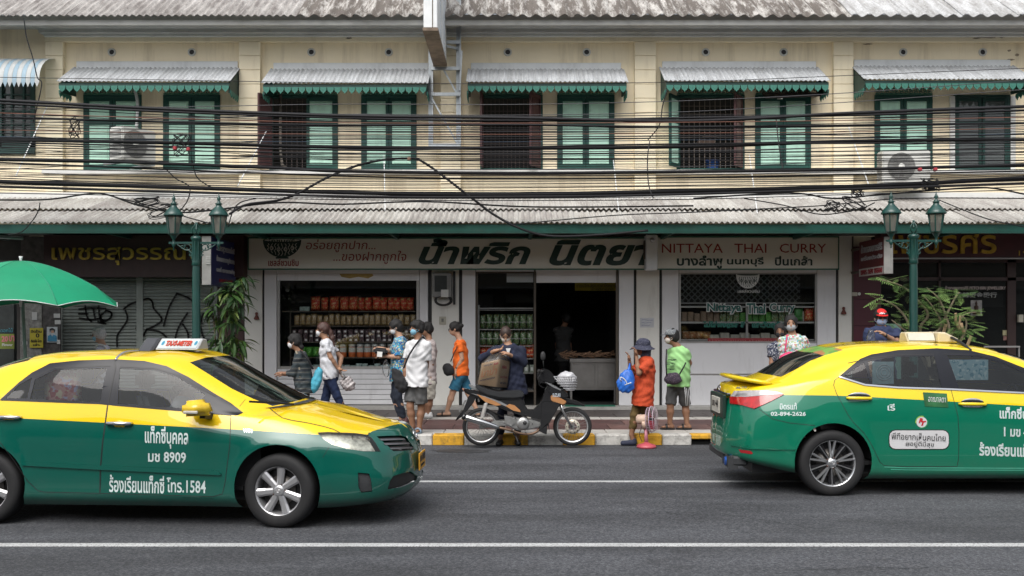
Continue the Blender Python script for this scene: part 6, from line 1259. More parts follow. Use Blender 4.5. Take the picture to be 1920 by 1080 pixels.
b = MB(); b.prism([(-1.497, zr+.108), (-1.42, zr+.104), (-1.27, zr+.03), (-1.28, zr-.01), (-1.497, zr-.01)], -.28, .0, f=lambda x, z, y: Vector((x+.12, y, z+.008))); b.build('sign_end_cap', crm, taxi2, bevel=.015)
MB().tube(smooth_path([(-1.24, -.285, zr+.055), (-1.22, -.40, zr+.02), (-1.21, -.55, zr-.03), (-1.21, -.67, zr-.075)], 4), .016, 6).build('sign_cable', blk, taxi2)
for s_, xx in ((-1, 0),): MB().tube([(-1.52, -.56, 1.525), (-1.51, -.68, 1.475)], .012, 6).build('rack_strap', chr2, taxi2)
MB().box(-1.52, -1.05, -.715, -.71, 1.17, 1.38).build('sun_shade', PAT('shade_film', (.30, .45, .50), [(.08, .25, .33), (.5, .6, .62)], 18, .4, .35), taxi2)
MB().box(-2.25, -2.03, -.735, -.73, 1.13, 1.36).build('window_sticker', M('film_pale', (.30, .40, .42), .5, var=.3, vs=12), taxi2)
for r2 in (.03, .055, .08): MB().tube([(-2.13+r2*math.cos(a), -.74, 1.25+r2*math.sin(a)) for a in [math.tau*j/20 for j in range(21)]], .003, 4).build('sticker_ring', MC['sticker_white'], taxi2)
# ================================================================ PEOPLE: implicit-surface bodies (smooth union of tapered limbs)
def _cone(p, a, b, ra, rb):
    ab = b-a; L2 = ab@ab+1e-9; t = np.clip(((p-a)@ab)/L2, 0, 1); return np.linalg.norm(p-a-t[..., None]*ab, axis=-1)-(ra+(rb-ra)*t)
class Sdf:
    def __init__(s): s.p = []
    def cone(s, a, b, ra, rb=None, k=.02, w=None, wf=1.0, cut=False):
        s.p.append(('c', np.array(a, float), np.array(b, float), ra, ra if rb is None else rb, k, None if w is None else np.array(w, float), wf, cut)); return s
    def ell(s, c, r, rot=None, k=.02, neg=False):
        s.p.append(('n' if neg else 'e', np.array(c, float), np.array(r, float), np.array(rot if rot is not None else np.eye(3)), k)); return s
    def plane(s, p0, n): s.p.append(('p', np.array(p0, float), np.array(n, float))); return s
    def mesh(s, name, h=.011, wr=0.0, seed=0, off=None):
        lo = np.full(3, 1e9); hi = -lo
        for q in s.p:
            if q[0] == 'c': r_ = max(q[3], q[4])*max(1, q[7])+.01; a = np.minimum(q[1], q[2])-r_; b = np.maximum(q[1], q[2])+r_
            elif q[0] == 'e': r_ = q[2].max(); a = q[1]-r_; b = q[1]+r_
            else: continue
            lo = np.minimum(lo, a); hi = np.maximum(hi, b)
        lo -= h*2.5; hi += h*2.5; n = np.ceil((hi-lo)/h).astype(int)+1; D = np.full(n, .5, np.float32)
        ax = [lo[i]+h*np.arange(n[i]) for i in range(3)]
        for q in s.p:
            if q[0] == 'p':
                G_ = (ax[0][:, None, None]-q[1][0])*q[2][0]+(ax[1][None, :, None]-q[1][1])*q[2][1]+(ax[2][None, None, :]-q[1][2])*q[2][2]; D = np.maximum(D, G_); continue
            if q[0] == 'c': r_ = max(q[3], q[4])*max(1, q[7])+.05; a = np.minimum(q[1], q[2])-r_; b = np.maximum(q[1], q[2])+r_
            else: r_ = q[2].max()+.05; a = q[1]-r_; b = q[1]+r_
            i0 = np.clip(((a-lo)/h).astype(int), 0, n-1); i1 = np.clip(((b-lo)/h).astype(int)+2, 1, n)
            X, Y_, Z = np.meshgrid(ax[0][i0[0]:i1[0]], ax[1][i0[1]:i1[1]], ax[2][i0[2]:i1[2]], indexing='ij'); p = np.stack([X, Y_, Z], -1)
            if q[0] == 'c':
                _, a_, b_, ra, rb, k, w_, wf, cut = q
                if w_ is not None and wf != 1:
                    c_ = (a_+b_)/2; f = lambda v: v-((v-c_)@w_)[..., None]*w_*(1-1/wf) if v.ndim > 1 else v-((v-c_)@w_)*w_*(1-1/wf)
                    d = _cone(f(p), f(a_), f(b_), ra, rb)
                else: d = _cone(p, a_, b_, ra, rb)
                if cut: nn = (b_-a_)/np.linalg.norm(b_-a_); d = np.maximum(d, (p-b_)@nn)
            else:
                l = (p-q[1])@q[3].T; k = q[4]; kk = np.linalg.norm(l/q[2], axis=-1); d = (kk-1)*q[2].min()*.5+(kk-1)*q[2].mean()*.5
            sl = tuple(slice(i0[i], i1[i]) for i in range(3)); c0 = D[sl]
            if q[0] == 'n': D[sl] = np.maximum(c0, -d)
            else: t_ = np.clip(.5+.5*(c0-d)/k, 0, 1); D[sl] = c0*(1-t_)+d*t_-k*t_*(1-t_)
        if wr:
            X, Y_, Z = np.meshgrid(*ax, indexing='ij'); D += wr*(np.sin(31*X+9*np.sin(7*Z+seed)+seed)*np.sin(23*Z+6*np.sin(9*X+seed*2)+Y_*17)+.6*np.sin(47*Z+11*Y_+5*np.sin(13*X+seed)))
        I_ = D < 0; nx, ny, nz = n-1
        c8 = [I_[i:i+nx, j:j+ny, k:k+nz] for i in (0, 1) for j in (0, 1) for k in (0, 1)]; sm = sum(c.astype(np.int8) for c in c8); act = (sm > 0) & (sm < 8)
        idx = -np.ones((nx, ny, nz), int); ii = np.argwhere(act); idx[act] = np.arange(len(ii)); acc = np.zeros((len(ii), 3)); cnt = np.zeros(len(ii)); cor = [(i, j, k) for i in (0, 1) for j in (0, 1) for k in (0, 1)]
        for a in range(8):
            for b in range(a+1, 8):
                A, B = np.array(cor[a]), np.array(cor[b])
                if np.abs(A-B).sum() != 1: continue
                da = D[tuple((ii+A).T)]; db = D[tuple((ii+B).T)]; m = (da < 0) != (db < 0); t_ = np.where(m, da/(da-db+1e-12), 0); acc += np.where(m[:, None], A+(B-A)*t_[:, None], 0); cnt += m
        V = lo+h*(ii+acc/cnt[:, None]); F = []
        for ax_ in range(3):
            d = np.zeros(3, int); d[ax_] = 1; s0 = [slice(0, n[i]-d[i]) for i in range(3)]; s1 = [slice(d[i], n[i]) for i in range(3)]; e = np.argwhere(I_[tuple(s0)] != I_[tuple(s1)])
            o1, o2 = [(1, 2), (2, 0), (0, 1)][ax_]; e = e[(e[:, o1] > 0) & (e[:, o2] > 0)]; u = np.zeros(3, int); u[o1] = 1; v = np.zeros(3, int); v[o2] = 1
            q4 = [idx[tuple((e-x).T)] for x in (u+v, v, 0*u, u)]; fl = ~I_[tuple(e.T)]
            Q = np.stack(q4, 1); Q[fl] = Q[fl][:, ::-1]; F.append(Q)
        F = np.concatenate(F); me = bpy.data.meshes.new(name); V = V-np.array(off if off is not None else (0, 0, 0))
        me.vertices.add(len(V)); me.vertices.foreach_set('co', V.ravel()); me.loops.add(len(F)*4); me.loops.foreach_set('vertex_index', F.ravel().astype(np.int32)); me.polygons.add(len(F)); me.polygons.foreach_set('loop_start', np.arange(len(F), dtype=np.int32)*4); me.polygons.foreach_set('use_smooth', np.ones(len(F), bool)); me.update(calc_edges=True); me.validate(); return me
def nv(v): v = np.array(v, float); return v/np.linalg.norm(v)
SK = {'light': (.42, .25, .17), 'tan': (.34, .19, .12), 'brown': (.24, .125, .075)}
def skinm(t): return M('skin_'+t, SK[t], .55, var=.10, vs=9, spec=.35)
hairk = M('hair_black', (.007, .006, .006), .7, var=.4, vs=60, bump=.5, bs=180); hairb = M('hair_brown', (.06, .025, .018), .5, var=.4, vs=60, bump=.5, bs=180); hairg = M('hair_grey', (.50, .50, .50), .6, var=.35, vs=60, bump=.6, bs=180)
maskw = M('mask_white', (.60, .61, .62), .8, var=.05); maskb = M('mask_blue', (.20, .42, .55), .8, var=.08); maskk = M('mask_black', (.012, .012, .014), .8); maskg = M('mask_grey', (.30, .32, .33), .8); maskc = M('mask_cream', (.50, .45, .40), .8); maskl = M('mask_pale_blue', (.32, .38, .52), .8)
def person(lab, Y, head, sh, hip, arms, legs, yaw=90, hyaw=None, pitch=0, z0=.15, skin='tan', hair='short', hm=None, top=None, tl=0, sleeve=.5, hem=.1, bot=None, bl=1.0, shoe=None, mask=None, fem=True, sw=.17, belly=0, glasses=False, name=None, loosen=.0, hs=1.02):
    """all points are photo pixels seen at depth Y (+ third value metres behind it); yaw 0 faces the camera, 90 faces photo-left
    arms: [(side, elbow, wrist, hand_dir(px vec), curl)], legs: [(side, knee, ankle, toe)]"""
    W = lambda q: np.array(P(q[0], q[1], Y+(q[2] if len(q) > 2 else 0)))
    hyaw = yaw if hyaw is None else hyaw; f = np.array([-math.sin(R(yaw)), -math.cos(R(yaw)), 0]); rt = np.array([-math.cos(R(yaw)), math.sin(R(yaw)), 0])   # rt: photo-left side when facing camera; far side when facing left
    hd, S_, H_ = W(head), W(sh), W(hip); up = nv(S_-H_); base = Vector((H_[0], H_[1], z0)); root = thing('person', lab, 'person', base); org = np.array(base)
    hf = np.array([-math.sin(R(hyaw))*math.cos(R(pitch)), -math.cos(R(hyaw))*math.cos(R(pitch)), -math.sin(R(pitch))]); hr = np.array([-math.cos(R(hyaw)), math.sin(R(hyaw)), 0]); hu = np.cross(hf, hr); hu = hu if hu[2] > 0 else -hu; RH = np.stack([hr, hf, hu])
    HP = lambda r_, f_, u_: hd+hs*(hr*r_+hf*f_+hu*u_); e3 = lambda *a: tuple(hs*x for x in a)
    dw = .165 if fem else .165; B = Sdf(); skm = skinm(skin)
    # head, jaw, nose, ears, neck
    B.ell(HP(0, -.012, .022), e3(.073, .090, .093), RH, .02).ell(HP(0, .028, -.045), e3(.052, .055, .062), RH, .03).ell(HP(0, .088, -.018), e3(.012, .018, .022), RH, .012).ell(HP(0, .084, -.058), e3(.024, .012, .010), RH, .01)
    for s_ in (-1, 1): B.ell(HP(s_*.075, -.012, -.008), e3(.010, .020, .030), RH, .008)
    for s_ in (-1, 1): B.ell(HP(s_*.030, .085, .012), e3(.016, .010, .010), RH, .01, neg=True)
    nk = S_+up*.02; B.cone(HP(0, -.02, -.06), nk, .048 if fem else .055, .056, .03)
    hw = sw; loosen *= .55; shp = {s_: S_+rt*s_*(hw-.03)-up*.050 for s_ in (-1, 1)}; hipp = {s_: H_+rt*s_*.085 for s_ in (-1, 1)}
    ch = S_-up*.16; wa = (S_+H_*1.6)/2.6; 
    tors = [(S_-up*.05, ch, .085, .108, 1.42), (ch, wa, .108, .098+belly*.5, 1.32), (wa, H_+up*.03, .100+belly, .112+belly*.5, 1.35)]
    for a, b, ra, rb, wf in tors: B.cone(a, b, ra, rb, .03, rt, wf)
    if fem: B.cone(ch+f*.05+rt*.05, ch+f*.05-rt*.05, .055, .055, .03)
    for s_ in (-1, 1): B.cone(shp[s_], S_-up*.02, .042, .055, .03)
    hands = []
    for (s_, el, wr, hdv, curl) in arms:
        e_, w_ = W(el), W(wr); a_ = shp[s_]; fat = 1.0 if fem else 1.08
        B.cone(a_, e_, .047*fat, .037*fat, .015).cone(e_, e_+(w_-e_)*.4, .037*fat, .036*fat, .012).cone(e_+(w_-e_)*.4, w_, .036*fat, .024*fat, .015)
        d = nv([hdv[0], hdv[2] if len(hdv) > 2 else 0, -hdv[1]]); n_ = nv(np.cross(d, [0, 1, .2])) if abs(d[1]) < .9 else np.array([1, 0, 0.]); sd = nv(np.cross(n_, d))
        HS = Sdf(); HS.cone(w_, w_+d*.03, .024, .028, .01, n_, .9); pc = w_+d*.075; HS.cone(w_+d*.03, w_+d*.085, .026, .030, .012, n_, .55) if False else HS.ell(w_+d*.055, (.038, .020, .045), np.stack([sd, n_, d]), .012)
        B.cone(w_, w_+d*.02, .024, .024, .01)
        for i_, (o_, ln) in enumerate(((-.027, .062), (-.009, .070), (.009, .066), (.026, .052))):
            k0 = w_+d*.088+sd*o_; c1 = R(curl*.5); c2 = R(curl); d1 = nv(d*math.cos(c1)+n_*math.sin(c1)); d2 = nv(d*math.cos(c2)+n_*math.sin(c2)); k1 = k0+d1*ln*.5; HS.cone(k0-d*.02, k1, .0095, .0085, .004).cone(k1, k1+d2*ln*.5, .0085, .007, .004)
        tb = w_+d*.03-sd*.030; HS.cone(tb, tb+nv(d*.7-sd*.6+n_*.3)*.035, .0125, .010, .008).cone(tb+nv(d*.7-sd*.6+n_*.3)*.035, tb+nv(d*.7-sd*.6+n_*.3)*.035+nv(d+n_*.5)*.028, .0098, .008, .004); hands.append(HS)
    an = []
    for (s_, kn, ak, toe) in legs:
        k_, a_, t_ = W(kn), W(ak), W(toe); h_ = hipp[s_]; B.cone(h_, k_, .082 if fem else .080, .054, .02).cone(k_, k_+(a_-k_)*.35, .052, .055, .015).cone(k_+(a_-k_)*.35, a_, .055, .034, .02)
        tz = z0+.035; tt = np.array([t_[0], t_[1], tz]); hl_ = np.array([a_[0], a_[1], z0+.045])-nv(np.array([t_[0]-a_[0], t_[1]-a_[1], 0])+1e-6)*.03
        B.cone(a_, hl_, .034, .035, .015).cone(hl_, tt, .036, .026, .015, (0, 0, 1), .8); an.append((a_, hl_, tt, k_, h_))
    me = B.mesh('body', .0115, off=org); body = link('body', me, skm, root)
    for HS in hands:
        hm_ = HS.mesh('hand', .0048, off=org); bm = bmesh.new(); bm.from_mesh(body.data); bm.from_mesh(hm_); bm.to_mesh(body.data); bm.free(); body.data.polygons.foreach_set('use_smooth', [True]*len(body.data.polygons)); bpy.data.meshes.remove(hm_)
    # eyes and brows
    for s_ in (-1, 1):
        q = MB(); q.lathe([(0.001, -.006), (.009, -.003), (.011, .003), (.001, .008)], n=8, ax='Y'); c_ = HP(s_*.030, .074, .010); q.v = [tuple(c_+hr*x*1.2+hf*(-y)+hu*z*.7) for x, y, z in q.v]; q.build('eye', M('eye_dark', (.03, .02, .018), .2), root)
        q = MB(); q.bar(HP(s_*.014, .083, .032), HP(s_*.046, .070, .034), .006); q.build('eyebrow', hairg if hm is hairg else hairk, root)
    # hair
    hm = hm or hairk; A = Sdf()
    if hair == 'bald': A.ell(HP(0, -.020, .026), e3(.080, .096, .093), RH, .02).ell(HP(0, .11, -.03), e3(.062, .08, .085), RH, .01, neg=True).plane(HP(0, 0, -.05), -hu)
    elif hair != 'none':
        A.ell(HP(0, -.022, .034), e3(.090, .106, .098), RH, .02)
        if hair in ('short', 'bob'): A.ell(HP(0, -.05, -.02), e3(.082, .065, .09 if hair == 'bob' else .07), RH, .03)
        if hair == 'fringe': A.ell(HP(0, -.04, -.01), e3(.084, .07, .07), RH, .03).ell(HP(0, .058, .062), e3(.062, .035, .032), RH, .03)
        A.ell(HP(0, .105, -.038), e3(.071, .102, .103 if hair != 'fringe' else .082), RH, .01, neg=True)
        if hair == 'bun': A.ell(HP(0, -.125, .03), e3(.042, .042, .04), RH, .02).ell(HP(0, -.05, -.01), e3(.076, .06, .06), RH, .02)
        if hair == 'lowbun': A.ell(HP(0, -.05, -.01), e3(.08, .07, .07), RH, .02).ell(HP(0, -.10, -.09), e3(.045, .045, .05), RH, .03)
        if hair == 'pony': A.ell(HP(0, -.05, .0), e3(.078, .06, .06), RH, .02).cone(HP(0, -.11, .01), HP(0, -.16, -.12), .035, .038, .02).cone(HP(0, -.16, -.12), HP(0, -.19, -.27), .036, .012, .02)
    if hair != 'none': link('hair', A.mesh('hair', .008, .0045 if hair != 'bald' else 0, 3, off=org), hm, root)
    if hair == 'pony': MB().lathe([(.03, -.01), (.04, 0), (.03, .01)], tuple(HP(0, -.115, .012)), 12, 'X').build('hair_tie', maskw, root)
    # mask with ear loops
    if mask is not None:
        K_ = Sdf(); K_.ell(HP(0, .036, -.042), e3(.060, .059, .056), RH, .01).plane(HP(0, .022, 0), -hf); link('face_mask', K_.mesh('face_mask', .008, off=org), mask, root)
        for s_ in (-1, 1): q = MB(); q.tube([HP(s_*.052, .045, -.02), HP(s_*.076, .01, -.01), HP(s_*.082, -.02, -.012), HP(s_*.074, .01, -.035), HP(s_*.05, .04, -.065)], .0028, 4); q.build('ear_loop', mask, root)
    if glasses:
        for s_ in (-1, 1):
            q = MB(); q.tube([HP(s_*.032+.024*math.cos(a), .098, .008+.017*math.sin(a)) for a in [math.tau*j/14 for j in range(15)]], .003, 4); q.bar(HP(s_*.056, .098, .012), HP(s_*.080, -.02, .01), .004); q.build('glasses', blk, root)
    # clothes
    gr_ = .014+loosen
    if top is not None:
        C_ = Sdf(); Hh = H_-up*hem
        for a, b, ra, rb, wf in tors: C_.cone(a, b, ra+gr_, rb+gr_, .03, rt, wf)
        C_.cone(H_+up*.03, Hh, .112+gr_+belly*.5, .118+gr_+loosen*.8, .03, rt, 1.35)
        if fem: C_.cone(ch+f*.05+rt*.05, ch+f*.05-rt*.05, .062, .062, .03)
        for s_ in (-1, 1): C_.cone(shp[s_], S_-up*.02, .051, .062, .03)
        C_.plane(Hh, -up)
        for (s_, el, wr, _, _c) in arms:
            e_, w_ = W(el), W(wr); a_ = shp[s_]
            if sleeve <= 1: b_ = a_+(e_-a_)*sleeve; C_.cone(a_, b_, .052+loosen, .056+loosen*1.6, .02, cut=True)
            else: b_ = e_+(w_-e_)*(sleeve-1)*.98; C_.cone(a_, e_, .053+loosen, .050+loosen, .02).cone(e_, b_, .050+loosen, .036+loosen*.6, .02, cut=True)
        C_.ell(nk+up*.035+f*.015, (.064, .064, .045), None, .01, neg=True); link(name or 'shirt', C_.mesh(name or 'shirt', .0115, .0055, len(lab), off=org), top, root)
    if bot is not None:
        C_ = Sdf(); C_.cone(H_+up*.10, H_-up*.02, .112+belly*.6, .118+belly*.5, .03, rt, 1.34)
        for (a_, hl_, tt, k_, h_) in an:
            if bl <= 1: C_.cone(h_, h_+(k_-h_)*min(1, bl), .096, .082+.012*(bl < .95), .03, cut=True)
            else: b_ = k_+(a_-k_)*(bl-1); C_.cone(h_, k_, .094, .066, .03).cone(k_, b_, .066, .052, .02, cut=True)
        link('shorts' if bl < 1.3 else 'trousers', C_.mesh('bottoms', .0115, .0045, 5+len(lab), off=org), bot, root)
    if shoe is not None:
        kind, sm_ = shoe
        for (a_, hl_, tt, k_, h_) in an:
            fd = nv([tt[0]-hl_[0], tt[1]-hl_[1], 0])
            if kind == 'shoe': q = Sdf(); q.cone(hl_, tt, .047, .038, .015, (0, 0, 1), .95).cone(hl_+[0, 0, .03], hl_, .042, .045, .01).plane((0, 0, z0+.004), (0, 0, -1)); link('shoe', q.mesh('shoe', .009, off=org), sm_, root)
            else:
                q = MB(); sdv = np.array([-fd[1], fd[0], 0]); pts = []
                for j in range(16): a = math.tau*j/16; c_ = (hl_+tt)/2; L_ = np.linalg.norm(tt-hl_)/2+.045; pts.append(c_+fd*math.cos(a)*L_+sdv*math.sin(a)*.048)
                q.raw([(p_[0], p_[1], z0+.002) for p_ in pts]+[(p_[0], p_[1], z0+.022) for p_ in pts], [tuple(range(16))[::-1], tuple(range(16, 32))]+[(j, (j+1) % 16, 16+(j+1) % 16, 16+j) for j in range(16)]); o = q.build('sandal_sole', sm_, root)
                q = MB(); c_ = hl_+(tt-hl_)*.62; q.tube([(c_[0]+sdv[0]*.05*math.cos(a), c_[1]+sdv[1]*.05*math.cos(a), z0+.015+.062*math.sin(a)) for a in [math.pi*j/8 for j in range(9)]], .015, 6); q.build('sandal_strap', sm_, root)
    return root, dict(HP=HP, hf=hf, hr=hr, hu=hu, S=S_, H=H_, up=up, f=f, rt=rt, W=W, org=org, sh=shp)
def strap(root, pts, m, nm='bag_strap', r_=.012): MB().tube(smooth_path(pts, 4), r_, 5).build(nm, m, root)
def bag(nm, lab, cat, c, size, m, tilt=0, wr=.004, lump=(), parent=None, sqr=.35):
    q = Sdf(); c = np.array(c); a, b, h_ = size
    RM = np.array(Matrix.Rotation(tilt, 3, 'Y')); q.ell(c, (a, b, h_), RM, .02); q.ell(c-RM.T@np.array([0, 0, h_*.35]), (a*1.05, b*1.05, h_*.7), RM, .03)
    for dx, dz, r_ in lump: q.ell(c+np.array([dx, 0, dz]), (r_, b, r_), None, .03)
    me = q.mesh(nm, max(.007, min(size)/6), wr, 4, off=c); o = link(nm, me, m); o.location = c; ORG[o.name] = Vector(c); return props(o, lab, cat)
slate = M('cloth_slate', (.045, .05, .055), .9, var=.2); khk = M('cloth_black', (.014, .014, .016), .85, var=.2); denim = M('denim', (.012, .025, .075), .85, var=.3, vs=12); dnk = M('denim_dark', (.012, .018, .032), .85, var=.3, vs=12)
clr = GL('thin_plastic', (.96, .97, .97), .07, .12, .3)
# 1 grey-haired woman behind the first taxi
r_, k = person('grey-haired woman in glasses and a blue mask walking left past the rolling shutters', 16.0, (184, 628), (193, 651), (194, 706), [(1, (190, 682, .12), (182, 705, .1), (-.3, 1), 30), (-1, (194, 682, -.1), (186, 706, -.12), (-.3, 1), 30)], [(1, (190, 750), (186, 785), (178, 790)), (-1, (196, 750), (200, 785), (192, 790))], 90, pitch=10, skin='light', hair='short', hm=hairg, top=PAT('lilac_print', (.52, .50, .58), [(.36, .36, .44)], 60), sleeve=.6, bot=slate, bl=1.9, shoe=('shoe', blk), mask=maskb, glasses=True, sw=.165)
strap(r_, [k['S']+k['f']*.09+[0, -.09, .0], k['S']+[0, -.12, .045], k['S']-k['f']*.10+[0, -.10, -.02], k['S']-k['f']*.12+[0, -.10, -.3]], maskw, r_=.014)
# 2 woman in dark striped blouse
r_, k = person('woman in a dark striped blouse and white mask with a blue bag on her back', 15.3, (551, 641), (563, 664), (570, 719), [(-1, (550, 700, -.14), (533, 700, -.12), (-1, -.1), 40), (1, (552, 700, .12), (534, 702, .06), (-1, 0), 40)], [(1, (566, 760), (568, 792), (556, 800)), (-1, (574, 760), (580, 792), (566, 800))], 90, pitch=4, skin='brown', hair='lowbun', top=STR('dark_stripes', [(.015, .025, .03), (.05, .06, .065), (.02, .03, .035), (.11, .11, .10), (.015, .02, .025)], .16), tl=0, sleeve=1.75, hem=.16, bot=khk, bl=1.9, shoe=('shoe', blk), mask=maskw, sw=.175, belly=.015, loosen=.012)
strap(r_, [k['S']+k['f']*.04+[0, -.12, .05], k['S']+[0, -.15, -.05]-k['f']*.0, k['H']+[0, -.17, .1]+k['f']*.02], M('strap_beige', (.22, .19, .14), .8), r_=.018)
bag('shoulder_bag', 'light blue cloth bag hanging behind the woman in dark stripes', 'bag', P(594, 712, 15.25), (.075, .07, .20), M('bag_sky', (.06, .34, .46), .7, var=.2, vs=8), -.3, .006); strap(None, [P(563, 658, 15.2), P(575, 672, 15.15), P(588, 690, 15.25)], MC['bag_sky'], 'x', .014) if False else strap(r_, [P(563, 657, 15.15), P(576, 672, 15.12), P(587, 692, 15.2)], khk, r_=.016)
# 3 woman in white polo
r_, k = person('woman in a white polo and jeans with a brown ponytail holding her hands behind her', 15.9, (604, 619), (612, 640), (619, 704), [(-1, (620, 670, -.16), (633, 690, -.10), (1, .5), 35), (1, (640, 670, .16), (636, 692, .02), (.3, 1), 35)], [(1, (610, 748, .06), (612, 785), (600, 792)), (-1, (632, 742, -.06), (648, 780), (636, 790))], 90, skin='tan', hair='pony', hm=hairb, top=M('polo_white', (.56, .57, .60), .85, var=.04, vs=4), sleeve=.62, hem=.05, bot=denim, bl=1.9, shoe=('shoe', blk), mask=maskw, sw=.17, belly=.02, loosen=.006)
o = bag('plastic_bag', 'clear plastic bag of snacks hanging from the polo woman\'s clasped hands', 'bag', P(651, 718, 15.75), (.10, .05, .13), M('bag_snacks', (.36, .33, .33), .25, var=.7, vs=30), .5, .010); MB().tube([P(638, 697, 15.75), P(642, 704, 15.75), P(647, 708, 15.75)], [.008, .02, .035], 6).build('bag_neck', clr, None) if False else MB().tube([P(638, 697, 15.75), P(642, 704, 15.75), P(647, 710, 15.75)], [.008, .022, .05], 8).build('bag_neck', clr, o)
# 4 woman in blue floral blouse
r_, k = person('woman in a blue floral blouse reading while she sorts a black wallet', 15.8, (741, 614), (750, 636), (748, 704), [(-1, (748, 669, -.17), (722, 668, -.15), (-1, -.1), 50), (1, (735, 660, .12), (716, 653, .02), (-1, -.1), 50)], [(1, (740, 742, .05), (752, 783), (742, 792)), (-1, (746, 744, -.06), (757, 786), (748, 795))], 75, 80, pitch=22, skin='light', hair='bob', top=PAT('blue_floral', (.02, .16, .34), [(.01, .04, .22), (.06, .40, .50), (.50, .50, .42), (.40, .32, .04)], 17, thr=.30), sleeve=.95, hem=.10, bot=dnk, bl=1.93, shoe=('shoe', M('shoe_maroon', (.08, .03, .03), .7)), mask=maskw, sw=.17, loosen=.022)
b = MB(); b.box(-.12, .10, -.06, .06, -.05, .05); o = b.build('folded_wallet', khk, bevel=.03, seg=3); o.location = P(713, 664, 15.6); o.rotation_euler = (0, .1, 0); props(o, 'folded black wallet held open by the woman in blue florals', 'wallet'); q = MB().box(-.05, .03, -.075, -.06, -.09, -.01).build('paper_slip', M('paper', (.6, .6, .58)), o)
bag('plastic_bag', 'small pale plastic bag hanging from the wrist of the woman in blue florals', 'bag', P(724, 690, 15.62), (.05, .04, .13), clr, .05, .006)
# 6 partly hidden person in pinkish cardigan (stands behind the young man)
r_, k = person('partly hidden person in a pinkish cardigan and pale shorts behind the young man', 16.7, (799, 618), (805, 640), (803, 716), [(-1, (811, 672, -.14), (808, 700, -.1), (-.2, 1), 25), (1, (800, 672, .14), (800, 700, .1), (0, 1), 25)], [(1, (797, 748), (796, 774), (788, 782)), (-1, (806, 750), (803, 774), (794, 782))], 60, skin='brown', hair='short', top=M('cardigan_pink', (.36, .31, .30), .85, var=.1), sleeve=1.8, hem=.03, bot=M('shorts_pale', (.48, .46, .40), .85), bl=.9, shoe=('shoe', M('shoe_white', (.5, .5, .5), .6)), sw=.17, fem=True)
# 5 young man
r_, k = person('young man in an oversized white T-shirt and grey shorts standing on the kerb', 14.5, (781, 616), (785, 641), (780, 717), [(1, (762, 686, .05), (758, 712, .0), (-.1, 1), 25), (-1, (799, 686, -.02), (790, 714, -.08), (-.15, 1), 30)], [(1, (769, 763, -.02), (774, 799), (768, 808, -.12)), (-1, (790, 764, .02), (786, 801), (781, 811, -.12))], 38, 62, skin='brown', hair='fringe', top=M('tee_white', (.60, .60, .61), .9, var=.03, vs=4), sleeve=.68, hem=.06, bot=M('shorts_grey', (.10, .10, .10), .9, var=.15, vs=10), bl=.82, shoe=('sandal', M('sandal_blue_grey', (.18, .24, .30), .6)), mask=maskb, fem=False, sw=.20, loosen=.026)
strap(r_, [k['W']((757, 690, -.17)), k['W']((768, 664, -.22)), k['W']((786, 638, -.13)), k['W']((794, 632, -.02)), k['W']((798, 645, .12))], khk, r_=.014)
bag('sling_bag', 'slouchy black sling bag at the hip of the young man in white', 'bag', P(748, 712, 14.4), (.085, .06, .19), khk, .45, .006)
# 7 woman in orange
r_, k = person('woman in an orange T-shirt and teal shorts striding left past the pillar', 17.1, (852, 617), (863, 641), (864, 700), [(-1, (866, 673, -.16), (855, 694, -.15), (-.25, 1), 30), (1, (860, 672, .14), (850, 690, .12), (-.2, 1), 30)], [(-1, (849, 735, -.06), (838, 771), (822, 780)), (1, (878, 737, .06), (893, 766), (886, 778))], 90, pitch=14, skin='light', hair='bun', top=M('tee_orange', (.72, .13, .012), .85, var=.05, vs=4), sleeve=.52, hem=.04, bot=M('shorts_teal', (.02, .12, .20), .9, var=.15, vs=10), bl=.86, shoe=('sandal', M('sandal_dark', (.035, .022, .018), .6)), glasses=True, sw=.175, belly=.012, loosen=.008)
strap(r_, [k['W']((870, 662, .05)), k['W']((866, 642, -.10)), k['W']((855, 655, -.19)), k['W']((845, 678, -.20))], khk, r_=.009); MB().lathe([(.030, -.01), (.030, .01)], k['W']((857, 690, -.15)), 12).build('wrist_watch', blk, r_)
bag('handbag', 'small black handbag hanging in front of the woman in orange', 'bag', P(840, 692, 16.9), (.085, .06, .11), khk, .5, .003)
# 8 man in navy
r_, k = person('balding man in a navy jacket and white mask looking down at a bagged box', 14.3, (948, 628), (953, 650), (962, 722), [(1, (905, 672, .02), (927, 658, -.26), (1, -.2), 60), (-1, (981, 680, .0), (953, 664, -.27), (-1, -.35), 60)], [(1, (942, 775), (938, 817), (934, 826, -.15)), (-1, (972, 775), (970, 815), (972, 826, -.1))], 0, pitch=38, z0=0.0, skin='tan', hair='bald', hm=M('hair_thin_brown', (.035, .018, .013), .6, var=.6, vs=25), top=M('jacket_navy', (.007, .011, .032), .85, var=.2, vs=8), sleeve=1.82, hem=.15, bot=M('trousers_navy', (.010, .013, .03), .9), bl=1.93, shoe=('shoe', blk), mask=maskc, fem=False, sw=.215, loosen=.022)
MB().prism([(-.035, 0), (0, -.10), (.035, 0)], -.012, 0, f=lambda x, z, y: Vector(k['S'])+Vector((x, y-.135, z-.02))).build('undershirt', maskw, r_)
Yb = 13.95; bp = [P(903, 681, Yb), P(938, 673, Yb-.06), P(957, 678, Yb+.22), P(921, 684, Yb+.28), P(895, 721, Yb), P(933, 726, Yb-.06), P(951, 727, Yb+.20), P(915, 722, Yb+.27)]
